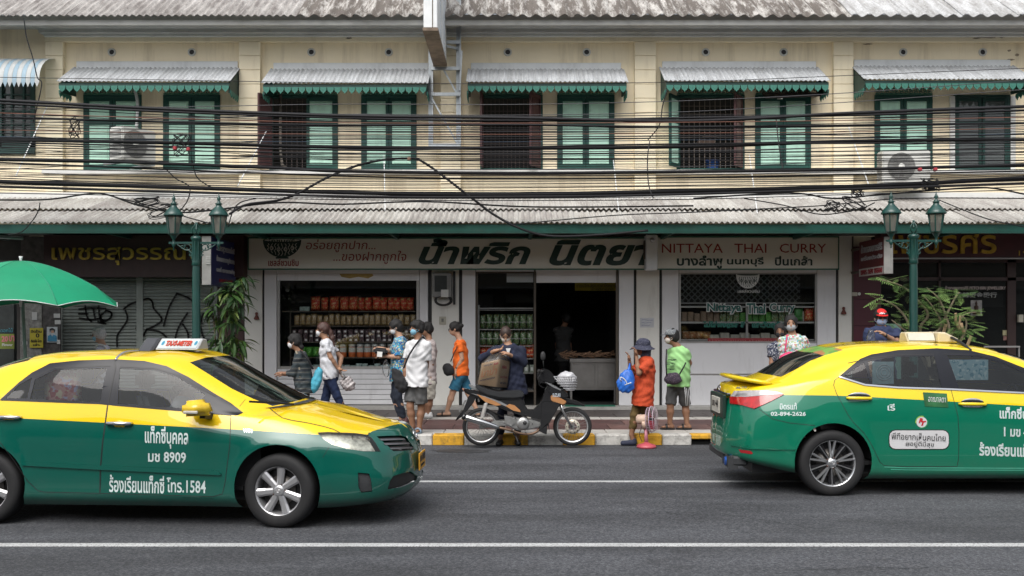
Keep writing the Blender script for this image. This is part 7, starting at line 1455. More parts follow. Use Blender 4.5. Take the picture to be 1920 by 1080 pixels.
cb_ = MB(); cb_.raw(bp, [(3, 2, 1, 0), (4, 5, 6, 7), (0, 1, 5, 4), (1, 2, 6, 5), (2, 3, 7, 6), (3, 0, 4, 7)]); o = cb_.build('cardboard_box', M('cardboard_printed', (.42, .26, .13), .85, var=.12, vs=9), bevel=.004); props(o, 'printed brown cardboard box in a clear bag on the motorcycle seat', 'box')
oo = ORG[o.name]; A0, A1, A4 = Vector(bp[0]), Vector(bp[1]), Vector(bp[4]); fb = lambda u0, u1, v0, v1: (lambda u, v, d: A4+(A1-A0)*(u0+(u1-u0)*u)+(A0-A4)*(v0+(v1-v0)*v)+Vector((-.15, -1, 0))*(.003+d*.3))
red_ = M('print_red', (.40, .05, .03), .7); ora_ = M('print_orange', (.50, .20, .08), .7); nav_ = M('print_navy', (.03, .03, .07), .7)
text('box_lettering', 'มาม่า', 0, 0, 0, 0, 0, ora_, o, f=fb(.12, .95, .30, .72), bold=.03); text('box_lettering', 'รสหมูสับ', 0, 0, 0, 0, 0, nav_, o, f=fb(.15, .62, .78, .90)); text('box_lettering', 'INSTANT NOODLES', 0, 0, 0, 0, 0, nav_, o, f=fb(.10, .92, .12, .20), bold=.02); text('box_lettering', 'MAMA', 0, 0, 0, 0, 0, red_, o, f=fb(.70, .95, .76, .88), bold=.03)
A2, A6, A5 = Vector(bp[2]), Vector(bp[6]), Vector(bp[5]); fs_ = lambda u0, u1, v0, v1: (lambda u, v, d: A5+(A6-A5)*(u0+(u1-u0)*u)+(A1-A5)*(v0+(v1-v0)*v)+Vector((.9, -.4, 0))*(.004+d*.3))
text('box_lettering', 'MAMA', 0, 0, 0, 0, 0, red_, o, f=fs_(.25, .75, .66, .78), bold=.03); text('box_lettering', 'บรรจุ 30 ซอง', 0, 0, 0, 0, 0, red_, o, f=fs_(.15, .85, .3, .42)); text('box_lettering', 'NET 60 G', 0, 0, 0, 0, 0, nav_, o, f=fs_(.2, .8, .12, .2))
q = MB(); ring = []; cen = (A0+A6)/2
for t_, sc_ in ((0, 1.04), (.25, 1.10), (.5, 1.08), (.75, 1.10), (1, 1.02)):
    ring.append([cen.lerp(Vector(bp[i]).lerp(Vector(bp[i+4]), 1-t_) if i < 4 else None, 1)+((Vector(bp[i]).lerp(Vector(bp[i+4]), 1-t_))-(cen+(A0-A4)*(t_-.5)))*(sc_-1) for i in (0, 1, 2, 3)])
tpn = P(938, 661, Yb+.05); ring.append([tpn+(Vector(bp[i])-tpn)*.55+Vector((0, 0, .05)) for i in range(4)]); ring.append([tpn+(Vector(bp[i])-tpn)*.12 for i in range(4)])
vs = []; fs = []
for r2 in ring:
    pts = []
    for i in range(4):
        a_, b_ = r2[i], r2[(i+1) % 4]
        for j in range(5): pts.append(a_.lerp(b_, j/5)+Vector((random.uniform(-.006, .006),)*3))
    vs += pts
for i in range(len(ring)-1):
    for j in range(20): fs.append((i*20+j, i*20+(j+1) % 20, (i+1)*20+(j+1) % 20, (i+1)*20+j))
q.raw(vs, fs, True); o2 = q.build('carrier_bag', clr); props(o2, 'clear plastic carrier bag pulled up around the cardboard box', 'bag')
# 9 woman in the dotted hat
hatm = PAT('hat_dots', (.02, .022, .045), [(.20, .21, .26)], 75, thr=.22)
r_, k = person('woman in a dotted blue sun hat and loose rust-red shirt eating at the kerb', 14.25, (1204, 652), (1212, 674), (1206, 738), [(-1, (1198, 700, -.20), (1193, 668, -.14), (-.1, -1), 70), (1, (1183, 702, .02), (1180, 678, -.05), (-.1, -1), 50)], [(1, (1190, 778), (1184, 815), (1168, 828)), (-1, (1212, 780, .05), (1213, 815, .1), (1200, 826, .1))], 85, 92, z0=0.0, skin='brown', hair='none', top=PAT('rust_print', (.46, .055, .012), [(.22, .02, .01)], 70, thr=.30), sleeve=.8, hem=.17, bot=M('trousers_olive', (.10, .065, .02), .9, var=.15), bl=1.72, shoe=('shoe', M('shoe_navy', (.02, .025, .05), .8)), sw=.18, loosen=.028, belly=.01)
HP = k['HP']; q = Sdf(); q.ell(HP(0, -.015, .055), (.096, .108, .085), np.stack([k['hr'], k['hf'], k['hu']]), .02).plane(HP(0, 0, .02), -k['hu']); hb = link('sun_hat', q.mesh('sun_hat', .009, .002, 2, off=k['org']), hatm, r_)
q = MB(); vs = []
for j in range(28):
    a = math.tau*j/28; w_ = math.sin(a*3+1)*.010
    for rr_, dz in ((.090, .035), (.125, .010), (.165, -.022)): vs.append(HP(rr_*math.cos(a)*.95, rr_*math.sin(a)*1.05-.01+.015*(math.sin(a) > 0), dz+w_*(rr_ > .13)))
q.raw(vs, [(j*3+i, ((j+1) % 28)*3+i, ((j+1) % 28)*3+i+1, j*3+i+1) for j in range(28) for i in (0, 1)], True); q.build('hat_brim', hatm, r_)
q = Sdf(); q.cone(HP(0, -.045, -.01), HP(0, -.05, -.12), .088, .07, .03); link('neck_scarf', q.mesh('neck_scarf', .01, .004, 4, off=k['org']), hatm, r_)
o = bag('carrier_bag', 'bright blue and white carrier bag hanging from the hat woman\'s arm', 'bag', P(1175, 714, 14.1), (.115, .06, .16), M('bag_blue', (.02, .13, .52), .45, var=.25, vs=7), -.25, .006); ob_ = ORG[o.name]
q = MB(); 
for a0, (dx, dz) in ((0, (-.05, .0)), (2, (.01, -.04))): q.tube([ob_+Vector((dx+.05*math.cos(a+a0), -.062, dz+.035*math.sin(a+a0)-.1*(math.cos(a)*.4))) for a in [j*.5 for j in range(9)]], .008, 4)
q.build('bag_swirl', maskw, o); MB().tube([P(1181, 680, 14.2), P(1180, 690, 14.12), P(1177, 700, 14.1)], [.01, .02, .04], 6).build('bag_handle', MC['bag_blue'], o)
# 10 woman in the green T-shirt
r_, k = person('woman in a light green T-shirt, dotted cap and three-striped shorts looking left', 15.0, (1258, 632), (1272, 654), (1272, 712), [(-1, (1293, 681, -.06), (1285, 698, .14), (-1, .3), 40), (1, (1262, 684, .16), (1276, 698, .18), (1, .2), 40)], [(1, (1257, 760, -.02), (1256, 793), (1243, 802)), (-1, (1285, 760, .03), (1288, 794), (1273, 804))], 55, 85, skin='brown', hair='short', top=M('tee_green', (.26, .50, .20), .85, var=.05, vs=4), sleeve=.58, hem=.10, bot=M('shorts_charcoal', (.055, .055, .055), .9, var=.1), bl=.98, shoe=('sandal', blk), mask=maskc, sw=.185, belly=.03, loosen=.012)
HP = k['HP']; capm = PAT('cap_print', (.11, .12, .13), [(.42, .43, .42)], 55, thr=.22); q = Sdf(); q.ell(HP(0, -.012, .045), (.092, .106, .088), np.stack([k['hr'], k['hf'], k['hu']]), .02).plane(HP(0, 0, .032), -k['hu']); link('cap', q.mesh('cap', .009, off=k['org']), capm, r_)
def brim(root, HP, m, L_=.085, w_=.07, z=.042): 
    q = MB(); vs = [HP(w_*math.cos(a)*1.05, .06+(L_+.01)*max(0, math.sin(a)), z-.018*math.sin(a)+dz) for dz in (0, .006) for a in [math.pi*j/10 for j in range(11)]]; q.raw(vs, [tuple(range(11))[::-1], tuple(range(11, 22))]+[(j, j+1, 12+j, 11+j) for j in range(10)]+[(0, 11, 21, 10)], False); q.build('cap_brim', m, root)
brim(r_, HP, capm)
for i_ in range(3): MB().tube([k['W']((1283+i_*3.2, 716+i_, -.175+.03*i_)), k['W']((1285+i_*3.2, 740, -.16+.03*i_)), k['W']((1286.5+i_*3.2, 761, -.13+.03*i_))], .006, 4).build('side_stripe', maskw, r_)
ptq = M('print_dark_green', (.03, .07, .03), .8); q = MB(); rr = random.Random(9)
for i in range(10): x_, z_ = rr.uniform(1253, 1266), rr.uniform(672, 695); c_ = k['W']((x_, z_, -.158-.0015*(x_-1250)*.5)); q.box(c_[0]-.03, c_[0]+.03, c_[1]-.004, c_[1]+.002, c_[2]-.006, c_[2]+.006)
q.build('shirt_print', ptq, r_)
o = bag('belt_bag', 'patterned dark crossbody bag worn by the woman in the green T-shirt', 'bag', P(1262, 709, 14.78), (.12, .05, .085), PAT('bag_pattern', (.03, .02, .035), [(.16, .12, .15)], 50, thr=.25), 0, .003); strap(o, [P(1250, 703, 14.75), P(1249, 680, 14.74), P(1250, 655, 14.86)], khk, r_=.012); strap(o, [P(1274, 702, 14.74), P(1281, 690, 14.72), P(1286, 680, 14.76)], khk, r_=.012)
# 11, 12 two women by the lettered window
r_, k = person('woman in a black mask and black-and-white blouse behind the floral woman', 15.2, (1463, 622), (1463, 645), (1464, 705), [(1, (1447, 672, -.02), (1446, 695, -.08), (.2, 1), 30), (-1, (1479, 672, -.02), (1478, 695, -.08), (-.2, 1), 30)], [(1, (1456, 755), (1456, 792), (1456, 802, -.12)), (-1, (1472, 755), (1472, 792), (1472, 802, -.12))], 10, 20, skin='brown', hair='short', top=PAT('mono_print', (.02, .025, .05), [(.42, .43, .46)], 42, thr=.34), sleeve=.8, bot=khk, bl=1.9, shoe=('shoe', blk), mask=maskk, sw=.17, loosen=.012)
bag('handbag', 'black handbag carried low by the woman in the black mask', 'bag', P(1451, 690, 14.95), (.08, .05, .08), khk, 0, .004)
r_, k = person('woman in a white floral blouse and grey mask with hands clasped behind her', 14.6, (1483, 608), (1487, 632), (1487, 704), [(1, (1467, 668, .03), (1477, 688, .14), (1, .4), 30), (-1, (1513, 662, .03), (1500, 684, .16), (-1, .3), 30)], [(1, (1478, 760), (1478, 798), (1478, 808, -.12)), (-1, (1497, 760), (1497, 798), (1497, 808, -.12))], 8, 14, skin='tan', hair='short', top=PAT('white_floral', (.54, .57, .57), [(.10, .33, .42), (.45, .10, .14), (.40, .38, .18), (.16, .36, .24)], 15, thr=.33), sleeve=.66, bot=khk, bl=1.9, shoe=('shoe', blk), mask=maskg, sw=.185, belly=.03, loosen=.018, hs=1.09)
mag = M('bag_magenta', (.55, .025, .12), .5, var=.12, vs=8); o = bag('crossbody_bag', 'magenta crossbody bag worn over the white floral blouse', 'bag', P(1477, 671, 14.33), (.125, .06, .085), mag, .25, .004); strap(o, [P(1472, 660, 14.34), P(1474, 645, 14.36), P(1476, 628, 14.44)], mag, r_=.012)
# 13 man in the red cap
r_, k = person('man in a red cap, sunglasses and pale blue mask holding up a bag', 14.6, (1652, 597), (1654, 617), (1654, 702), [(-1, (1681, 642, -.10), (1658, 627, -.28), (-1, -.6), 50), (1, (1630, 662, .0), (1632, 690, -.05), (0, 1), 30)], [(1, (1645, 760), (1645, 798), (1645, 808, -.12)), (-1, (1664, 760), (1664, 798), (1664, 808, -.12))], 0, 8, skin='tan', hair='short', top=M('tee_navy', (.018, .028, .075), .85, var=.08, vs=5), sleeve=.7, bot=khk, bl=1.9, shoe=('shoe', blk), mask=maskl, fem=False, sw=.235, loosen=.035, hs=1.12)
HP = k['HP']; cr_ = M('cap_red', (.60, .012, .010), .75, var=.06); q = Sdf(); q.ell(HP(0, -.012, .05), (.090, .104, .090), np.stack([k['hr'], k['hf'], k['hu']]), .02).plane(HP(0, 0, .032), -k['hu']); link('cap', q.mesh('cap', .009, off=k['org']), cr_, r_); brim(r_, HP, cr_)
text('cap_lettering', 'Coca-Cola', 0, 0, 0, 0, 0, maskw, r_, f=lambda u, v, d: Vector(HP((.5-u)*.11, .092-.22*(u-.5)**2*1.2-.04*v, .055+.035*v))+Vector(k['hf'])*(.012+d), shear=.3, bold=.03)
for s_ in (-1, 1): q = MB(); q.lathe([(0.001, -.004), (.024, -.003), (.028, .003)], n=12, ax='Y'); c_ = HP(s_*.032, .095, .008); q.v = [tuple(c_+k['hr']*x+k['hf']*(-y)+k['hu']*z*.75) for x, y, z in q.v]; q.build('sunglasses_lens', blk, r_)
MB().lathe([(.028, -.012), (.032, 0), (.028, .012)], k['W']((1661, 629, -.27)), 12, 'X').build('wrist_watch', blk, r_)
bag('plastic_bag', 'clear plastic bag of drinks held up by the man in the red cap', 'bag', P(1633, 632, 14.2), (.055, .04, .11), clr, 0, .005)
# 15 customer inside the doorway
r_, k = person('dim figure in a white shirt seen from behind inside the dark doorway', 20.6, (1061, 598), (1056, 615), (1056, 668), [(1, (1044, 645), (1046, 660), (0, 1), 20), (-1, (1068, 645), (1070, 660), (0, 1), 20)], [(1, (1051, 705), (1051, 735), (1051, 742)), (-1, (1061, 705), (1061, 735), (1061, 742))], 180, 150, skin='brown', hair='short', top=M('shirt_white_dimmed', (.06, .06, .06), .9), bot=khk, bl=1.9, shoe=('shoe', blk), sw=.19, fem=False)  # white shirt given a dark grey that stands for the doorway's shade
# occupants of the first taxi
def seated(lab, x, y, hairm, topm, lean=0):
    c_, s_ = math.cos(T1), math.sin(T1); W2 = lambda lx, ly, z: (O1[0]+lx*c_+ly*s_, O1[1]-lx*s_+ly*c_, z)
    def px(lx, ly, z): a, b, z_ = W2(lx, ly, z); return (960+F_*a/b, HY-F_*(z_-CH)/b, b-Yq)
    Yq = W2(x, y, 1)[1]
    return person(lab, Yq, px(x+.06+lean, y, 1.24), px(x-.04+lean, y, 1.06), px(x-.10, y, .62), [(1, px(x+.10, y+.22, .84), px(x+.28, y+.14, .90), (1, -.3), 40), (-1, px(x+.10, y-.22, .84), px(x+.28, y-.14, .90), (1, -.3), 40)], [(1, px(x+.32, y+.1, .66), px(x+.42, y+.1, .40), px(x+.55, y+.1, .36)), (-1, px(x+.32, y-.1, .66), px(x+.42, y-.1, .40), px(x+.55, y-.1, .36))], -90, skin='tan', hair='short', hm=hairm, top=topm, sleeve=.6, bot=khk, bl=1.9, z0=.34, sw=.18)
seated('passenger with orange-tinted hair seen through the taxi windscreen', -.92, .36, M('hair_orange', (.36, .12, .03), .6, var=.3, vs=50), M('shirt_pale_blue', (.20, .30, .42), .8), .02)
seated('driver in a grey shirt behind the near front window of the taxi', -.98, -.36, hairk, M('shirt_grey', (.25, .25, .26), .8), 0)
# ================================================================ STREET LAMPS
YLp = 14.6; lg = M('lamp_teal', (.003, .045, .037), .42, var=.2, vs=6, grime=.25, gs=(4, 4, 2), coat=.3); lgl = GL('lantern_glass', (.62, .62, .56), .45, .3, .5)
def street_lamp(px_, lab, zo=0.0):
    X0 = PX(px_, YLp); t_ = thing('street_lamp', lab, 'street lamp', (X0, YLp, .15), 'twin-lantern street lamps'); za = 2.93+zo; B = Vector((X0, YLp, 0))
    MB().lathe([(.14, .15), (.14, .22), (.11, .26), (.10, .75), (.075, .82), (.062, .9), (.056, 2.5), (.052, za-.34)], B, 20).build('post', lg, t_)
    MB().lathe([(.052, za-.34), (.066, za-.33), (.058, za-.28), (.060, za+.03), (.078, za+.05), (.078, za+.08), (.05, za+.10), (.001, za+.11)], B, 16).build('capital', lg, t_)
    for j in range(8): a = math.tau*j/8; MB().box(X0+.060*math.cos(a)-.006, X0+.060*math.cos(a)+.006, YLp+.060*math.sin(a)-.006, YLp+.060*math.sin(a)+.006, za-.26, za+.02).build('capital_rib', lg, t_)
    q = MB()
    for j in range(4):
        a = math.tau*j/4+.4; q.tube([(X0+r_*math.cos(a), YLp+r_*math.sin(a), za+.11+h_) for r_, h_ in ((.02, 0), (.055, .05), (.06, .10), (.02, .15), (.005, .19))], .009, 5)
    q.lathe([(.001, .32), (.012, .30), (.022, .27), (.012, .24), (.03, .225), (.001, .21)], (X0, YLp, za-.03), 10); q.build('crown_finial', lg, t_)
    for s_ in (-1, 1):
        xl = X0+s_*.33; MB().bar((X0+s_*.05, YLp, za), (X0+s_*.40, YLp, za), .03).build('arm', lg, t_)
        q = MB()
        for cx, cz, r0, a0, tn in ((.12, -.075, .065, 0, 1.3), (.20, -.055, .042, 2, 1.4), (.085, -.17, .04, 1, 1.2)):
            q.tube([(X0+s_*(cx+r0*(1-t_/1.25)*math.cos(a0+t_*math.tau*tn*.8)), YLp, za+cz+r0*(1-t_/1.25)*math.sin(a0+t_*math.tau*tn*.8)) for t_ in [k/14 for k in range(15)]], .009, 5)
        q.tube(smooth_path([(X0+s_*.06, YLp, za-.24), (X0+s_*.09, YLp, za-.12), (X0+s_*.17, YLp, za-.10), (X0+s_*.29, YLp, za-.015)], 4), .010, 5); q.build('scroll_bracket', lg, t_)
        L = (xl, YLp, za); q = MB(); q.lathe([(.001, -.11), (.012, -.10), (.006, -.07), (.02, -.05), (.03, -.02), (.022, .0), (.018, .05), (.04, .08), (.055, .11), (.075, .125), (.095, .13)], L, 14); q.build('lantern_cup', lg, t_)
        n = 6; r0, r1, z0, z1 = .078, .118, za+.13, za+.40
        fr = MB(); gl_ = []
        for j in range(n):
            a, b = math.tau*j/n, math.tau*(j+1)/n; f_ = lambda r_, a_, z: Vector((xl+r_*math.cos(a_), YLp+r_*math.sin(a_), z))
            fr.bar(f_(r0, a, z0), f_(r1, a, z1), .014); fr.bar(f_(r0, a, z0), f_(r0, b, z0), .014); fr.bar(f_(r1, a, z1), f_(r1, b, z1), .016)
            MB().raw([f_(r0*.97, a, z0), f_(r0*.97, b, z0), f_(r1*.97, b, z1), f_(r1*.97, a, z1)], [(0, 1, 2, 3)]).build('lantern_pane', lgl, t_)
        fr.build('lantern_frame', lg, t_); MB().lathe([(.001, .14), (.03, .17), (.035, .24), (.02, .30), (.001, .31)], L, 10).build('bulb', M('bulb_white', (.55, .54, .48), .4), t_)
        q = MB(); q.lathe([(.145, .395), (.148, .41), (.12, .45), (.075, .50), (.045, .535), (.04, .56), (.055, .57), (.03, .59), (.018, .62), (.032, .645), (.018, .67), (.008, .70), (.002, .73)], L, 12); q.build('lantern_roof', lg, t_)
    return t_
street_lamp(368, 'twin-lantern teal street lamp in front of the graffiti shutters'); street_lamp(1713, 'twin-lantern teal street lamp beside the feathery bush by the jewellery shop', .03)
# ================================================================ UMBRELLA
cU = Vector((PX(39, 15), 15.0, 0)); um = thing('market_umbrella', 'large bright green market umbrella with white piping at the left edge', 'umbrella', (cU.x, cU.y, .15))
ugr = [M('umbrella_green_%d' % i, c, .6, var=.10, vs=3, grime=.2, gcol=(.01, .12, .06)) for i, c in enumerate([(.003, .23, .11), (.005, .28, .14)])]; Ru = 1.50
def up_(a, r_, seg): 
    loc = ((a/(math.pi/4)) % 1); ch = 1-(1-math.cos(math.pi/8)/math.cos((loc-.5)*math.pi/4))*1.0; rr_ = r_*Ru*ch
    z = 2.69-.64*(r_**1.7)-.05*r_*math.sin(math.pi*loc)*-.5*r_; return cU+Vector((rr_*math.cos(a), rr_*math.sin(a), z))
for g_ in range(8):
    vs = []; q = MB(); na, nr = 8, 9
    for i in range(na+1):
        a = math.pi/4*(g_+i/na*.9999)
        for j in range(nr+1): vs.append(up_(a, j/nr*.86 if j < nr else 1.0, g_) if j < nr else up_(a, .97, g_)+Vector((0, 0, -.085+.055*math.sin(math.pi*i/na))))
    q.raw(vs, [(i*(nr+1)+j, (i+1)*(nr+1)+j, (i+1)*(nr+1)+j+1, i*(nr+1)+j+1) for i in range(na) for j in range(nr)], True); o = q.build('canopy_panel', ugr[g_ % 2], um)
    MB().tube([vs[i*(nr+1)+nr] for i in range(na+1)], .007, 4).build('piping', maskw, o); MB().tube([vs[j] for j in range(nr+1)], .006, 4).build('rib', M('umb_rib', (.02, .22, .13), .6), um)
MB().tube([cU+Vector((0, 0, 2.0)), cU+Vector((0, 0, 2.72)), cU+Vector((0, 0, 2.76))], [.02, .02, .03], 8).build('finial', maskw, um)
MB().tube([cU+Vector((-.05, .35, .15)), cU+Vector((-.01, .05, 2.3)), cU+Vector((0, 0, 2.66))], .026, 8).build('pole', M('pole_grey_green', (.13, .22, .19), .5, var=.2), um)
MB().lathe([(.001, .15), (.22, .15), (.24, .19), (.20, .24), (.04, .26)], cU+Vector((-.05, .35, 0)), 20).build('base', M('concrete_base', (.25, .24, .23), .9), um)
# ================================================================ PLANTS
leafm = [M('leaf_%s' % n, c, .45, var=.3, vs=20) for n, c in (('deep', (.018, .055, .014)), ('mid', (.045, .105, .022)), ('lime', (.14, .20, .045)))]
def blade(L_, W_, droop, n=6):
    vs = []
    for i in range(n+1):
        t_ = i/n; w_ = W_*math.sin(math.pi*min(1, t_*.92+.08))**.8*(1-.15*t_)*.5; x = L_*t_*(1-.22*droop*t_); z = -L_*droop*t_*t_*.8
        vs += [(x, -w_, z+w_*.35), (x, 0, z), (x, w_, z+w_*.35)]
    me = MB().raw(vs, [f for i in range(n) for f in ((i*3, i*3+1, i*3+4, i*3+3), (i*3+1, i*3+2, i*3+5, i*3+4))], True).mesh('leaf'); return me
rr = random.Random(11); dp = thing('dracaena_plant', 'tall leafy potted dracaena hanging over the pavement beside the blue sign', 'plant', (PX(430, 17.2), 17.2, .15)); bo = ORG[dp.name]
bl_ = []
for k in range(6):
    me = blade(.34+.04*(k % 3), .068, .35+.25*(k//3)); me.materials.append(leafm[[0, 1, 1, 0, 2, 1][k]]); bl_.append(me)
stems = [[(432, 760), (431, 690), (424, 620), (428, 560)], [(436, 760), (440, 680), (446, 610), (442, 545)], [(428, 760), (420, 700), (405, 650), (400, 590)]]
for s_ in stems: MB().tube([P(a, b, 17.2) for a, b in s_], [.03, .022, .018, .012], 6).build('stem', M('stem_brown', (.10, .08, .05), .8), dp)
for i in range(298):
    cl = rr.choice([(425, 545, 26, 14), (446, 560, 20, 22), (404, 575, 14, 22), (430, 600, 24, 18), (416, 648, 22, 20), (440, 640, 20, 18), (427, 675, 26, 12), (452, 530, 14, 12), (438, 580, 18, 20)]); px_, py_ = rr.gauss(cl[0], cl[2]*.36), rr.gauss(cl[1], cl[3]*.5); o = bpy.data.objects.new('leaf', rr.choice(bl_)); COL.objects.link(o); o.parent = dp
    a = math.atan2(-rr.uniform(-1, 1), (px_-cl[0])/cl[2]*1.2+rr.uniform(-.5, .5)); o.location = P(px_, py_, 17.2+rr.uniform(-.3, .2))-bo; o.rotation_euler = (rr.uniform(-.5, .5), rr.uniform(-.35, 1.1), a); s_ = rr.uniform(.6, 1.0); o.scale = (s_, s_, s_)
MB().lathe([(.001, .15), (.18, .15), (.24, .55), (.25, .58), (.21, .58), (.2, .5), (.001, .5)], Vector((PX(432, 17.2), 17.2, 0)), 18).build('pot', M('terracotta', (.20, .09, .05), .8, grime=.5), dp)
# feathery bush behind the second taxi
bt = thing('feathery_bush', 'feathery-leaved bush with arching branches around the right-hand lamp post', 'bush', (PX(1740, 14.9), 14.9, .15)); bo = ORG[bt.name]; barkm = M('bush_bark', (.20, .16, .11), .8)
def frond(L_, npair, ll, lw):
    b = MB(); b.tube([(L_*t_, 0, -.10*L_*t_*t_) for t_ in (0, .5, 1)], .003, 3, False)
    for i in range(npair):
        t_ = (i+.7)/npair; sc_ = math.sin(math.pi*(t_*.8+.15))
        for s_ in (-1, 1):
            a = s_*(1.15-.3*t_); l_ = ll*sc_; d = Vector((math.cos(a), math.sin(a), -.12)); n_ = Vector((-d.y, d.x, 0))*lw/2; p0 = Vector((L_*t_, 0, -.10*L_*t_*t_)); b.raw([p0, p0+d*l_*.45+n_, p0+d*l_, p0+d*l_*.45-n_], [(0, 1, 2, 3)])
    return b.mesh('frond')
fm = []
for k in range(4):
    me = frond(.25+.05*(k % 2), 9, .070, .010); me.materials.append([M('frond_mid', (.10, .20, .045), .5, var=.3), M('frond_light', (.20, .33, .09), .5, var=.3), M('frond_dark', (.05, .11, .028), .5, var=.3), MC['leaf_lime']][k if k < 3 else 1]); fm.append(me)
brs = [[(1745, 700), (1740, 640), (1765, 612), (1752, 580), (1733, 556)], [(1745, 690), (1725, 620), (1740, 590), (1718, 560), (1690, 536), (1650, 524)], [(1748, 690), (1778, 625), (1772, 590), (1760, 560), (1738, 540)], [(1750, 690), (1782, 630), (1796, 612), (1808, 590), (1830, 585)], [(1745, 700), (1715, 640), (1700, 600), (1680, 575), (1652, 560)], [(1750, 700), (1800, 640), (1812, 605), (1800, 590)], [(1745, 700), (1728, 645), (1690, 615), (1672, 600)], [(1748, 680), (1762, 620), (1790, 560), (1800, 548)]]
for bi, br in enumerate(brs):
    yy = 14.9+.12*math.sin(bi*2.1); pts = smooth_path([P(a, b, yy-.02*i) for i, (a, b) in enumerate(br)], 5); n = len(pts); MB().tube(pts, [.022*(1-i/n)+.005 for i in range(n)], 6).build('branch', barkm, bt)
    for i in range(int(n*.25), n):
        for _ in range(rr.choice((1, 2, 3, 3))):
            o = bpy.data.objects.new('frond', rr.choice(fm)); COL.objects.link(o); o.parent = bt; o.location = pts[i]+Vector((rr.uniform(-.1, .1), rr.uniform(-.15, .15), rr.uniform(-.06, .06)))-bo; o.rotation_euler = (rr.uniform(-.6, .6), rr.uniform(-.4, .5), rr.uniform(0, math.tau)); s_ = rr.uniform(.6, 1.15); o.scale = (s_,)*3
MB().tube([Vector((PX(1748, 14.9), 14.9, .15)), P(1748, 720, 14.9), P(1745, 690, 14.9)], [.05, .035, .028], 8).build('trunk', barkm, bt)
pod = packet('seed_pod', .05, .17, .02, M('pod_tan', (.38, .26, .15), .7, var=.3), 3); pod.materials.append(MC['pod_tan'])
for px_, py_ in ((1798, 602), (1800, 610), (1808, 616), (1813, 640), (1768, 618), (1792, 598)): o = bpy.data.objects.new('seed_pod', pod); COL.objects.link(o); o.parent = bt; o.location = P(px_, py_+10, 14.75)-bo; o.rotation_euler = (.1, rr.uniform(-.4, .4), rr.uniform(-.6, .6))
# ================================================================ MOTORCYCLE
YM = 14.0; mc = thing('motorcycle', 'black and orange underbone motorcycle with a wire front basket parked at the kerb', 'motorcycle', (PX(988, YM), YM, 0))
Q = lambda x, y, d=0: P(800+x/4, 580+y/4, YM+d); bk_ = M('bike_black', (.012, .012, .013), .25, coat=.8, var=.1); bg = M('bike_gloss_orange', (.42, .20, .08), .3, coat=.6); alm = M('bike_alloy', (.42, .42, .41), .35, metal=.8, var=.15, vs=20, grime=.3); mb_ = M('bike_matt', (.02, .02, .021), .7)
def slab(nm, poly, hw, m, d0=0, bev=.012, taper=None):
    "side-view polygon (zoom pixels) extruded across the bike, half width hw"
    b = MB(); pl = [(PX(800+x/4, YM), PZ(580+y/4, YM)) for x, y in poly]; b.prism(pl, YM+d0-hw, YM+d0+hw); return b.build(nm, m, mc, bevel=bev, seg=2)
def bikewheel(cx, cy, r_, disc):
    c = Q(cx, cy); w_ = bpy.data.objects.new('wheel', None); COL.objects.link(w_); w_.parent = mc; w_.location = c-ORG[mc.name]; ORG[w_.name] = Vector((0, 0, 0)); t_ = .038
    MB().lathe([(r_-.062, -.018), (r_-.05, -.030), (r_-.02, -.036), (r_-.004, -.022), (r_, 0), (r_-.004, .022), (r_-.02, .036), (r_-.05, .030), (r_-.062, .018)], n=44, ax='Y').build('tyre', rubber, w_)
    MB().lathe([(r_-.052, -.028), (r_-.072, -.024), (r_-.066, 0), (r_-.072, .024), (r_-.052, .028)], n=44, ax='Y').build('rim', M('bike_rim', (.55, .55, .55), .25, metal=.7), w_)
    q = MB()
    for j in range(32): a = math.tau*j/32; a2 = a+(.45 if j % 2 else -.45); s_ = .022 if j % 4 < 2 else -.022; q.bar((.028*math.cos(a2), s_, .028*math.sin(a2)), ((r_-.068)*math.cos(a), 0, (r_-.068)*math.sin(a)), .0032)
    q.build('spokes', alm, w_)['kind'] = 'stuff'; MB().tube([(0, -.045, 0), (0, .045, 0)], .03, 14).build('hub', alm, w_)
    if disc:
        q = MB(); q.lathe([(.06, -.052), (.105, -.052), (.105, -.048), (.06, -.048)], n=30, ax='Y'); q.build('brake_disc', M('disc_cream', (.50, .46, .38), .4, metal=.4), w_)
        q = MB()
        for j in range(10): a = math.tau*j/10; q.lathe([(0.001, -.0535), (.008, -.0535)], (.083*math.cos(a), 0, .083*math.sin(a)), 8, 'Y')
        q.build('disc_holes', mb_, w_); q = MB(); [q.bar((.02*math.cos(a), -.05, .02*math.sin(a)), (.07*math.cos(a), -.05, .07*math.sin(a)), .012) for a in [math.tau*j/5 for j in range(5)]]; q.build('disc_carrier', alm, w_)
bikewheel(411, 880, .268, False); bikewheel(1093, 878, .272, True)
slab('seat', [(362, 572), (400, 572), (470, 596), (540, 612), (640, 608), (700, 606), (730, 625), (724, 655), (650, 664), (545, 660), (455, 640), (400, 612)], .115, M('seat_vinyl', (.022, .023, .025), .45), bev=.03)
slab('tail_cowl', [(268, 588), (318, 600), (395, 612), (455, 642), (545, 662), (650, 668), (724, 660), (735, 700), (725, 745), (690, 772), (610, 762), (520, 724), (400, 672), (330, 645), (290, 622)], .085, bk_, bev=.025)
slab('tail_grab', [(312, 562), (330, 565), (398, 603), (390, 612), (335, 592)], .075, M('bike_silver', (.40, .41, .42), .3, metal=.6)); slab('tail_lamp', [(262, 590), (300, 598), (335, 612), (318, 640), (288, 622)], .055, M('lamp_orange_clear', (.50, .25, .18), .2), bev=.012)
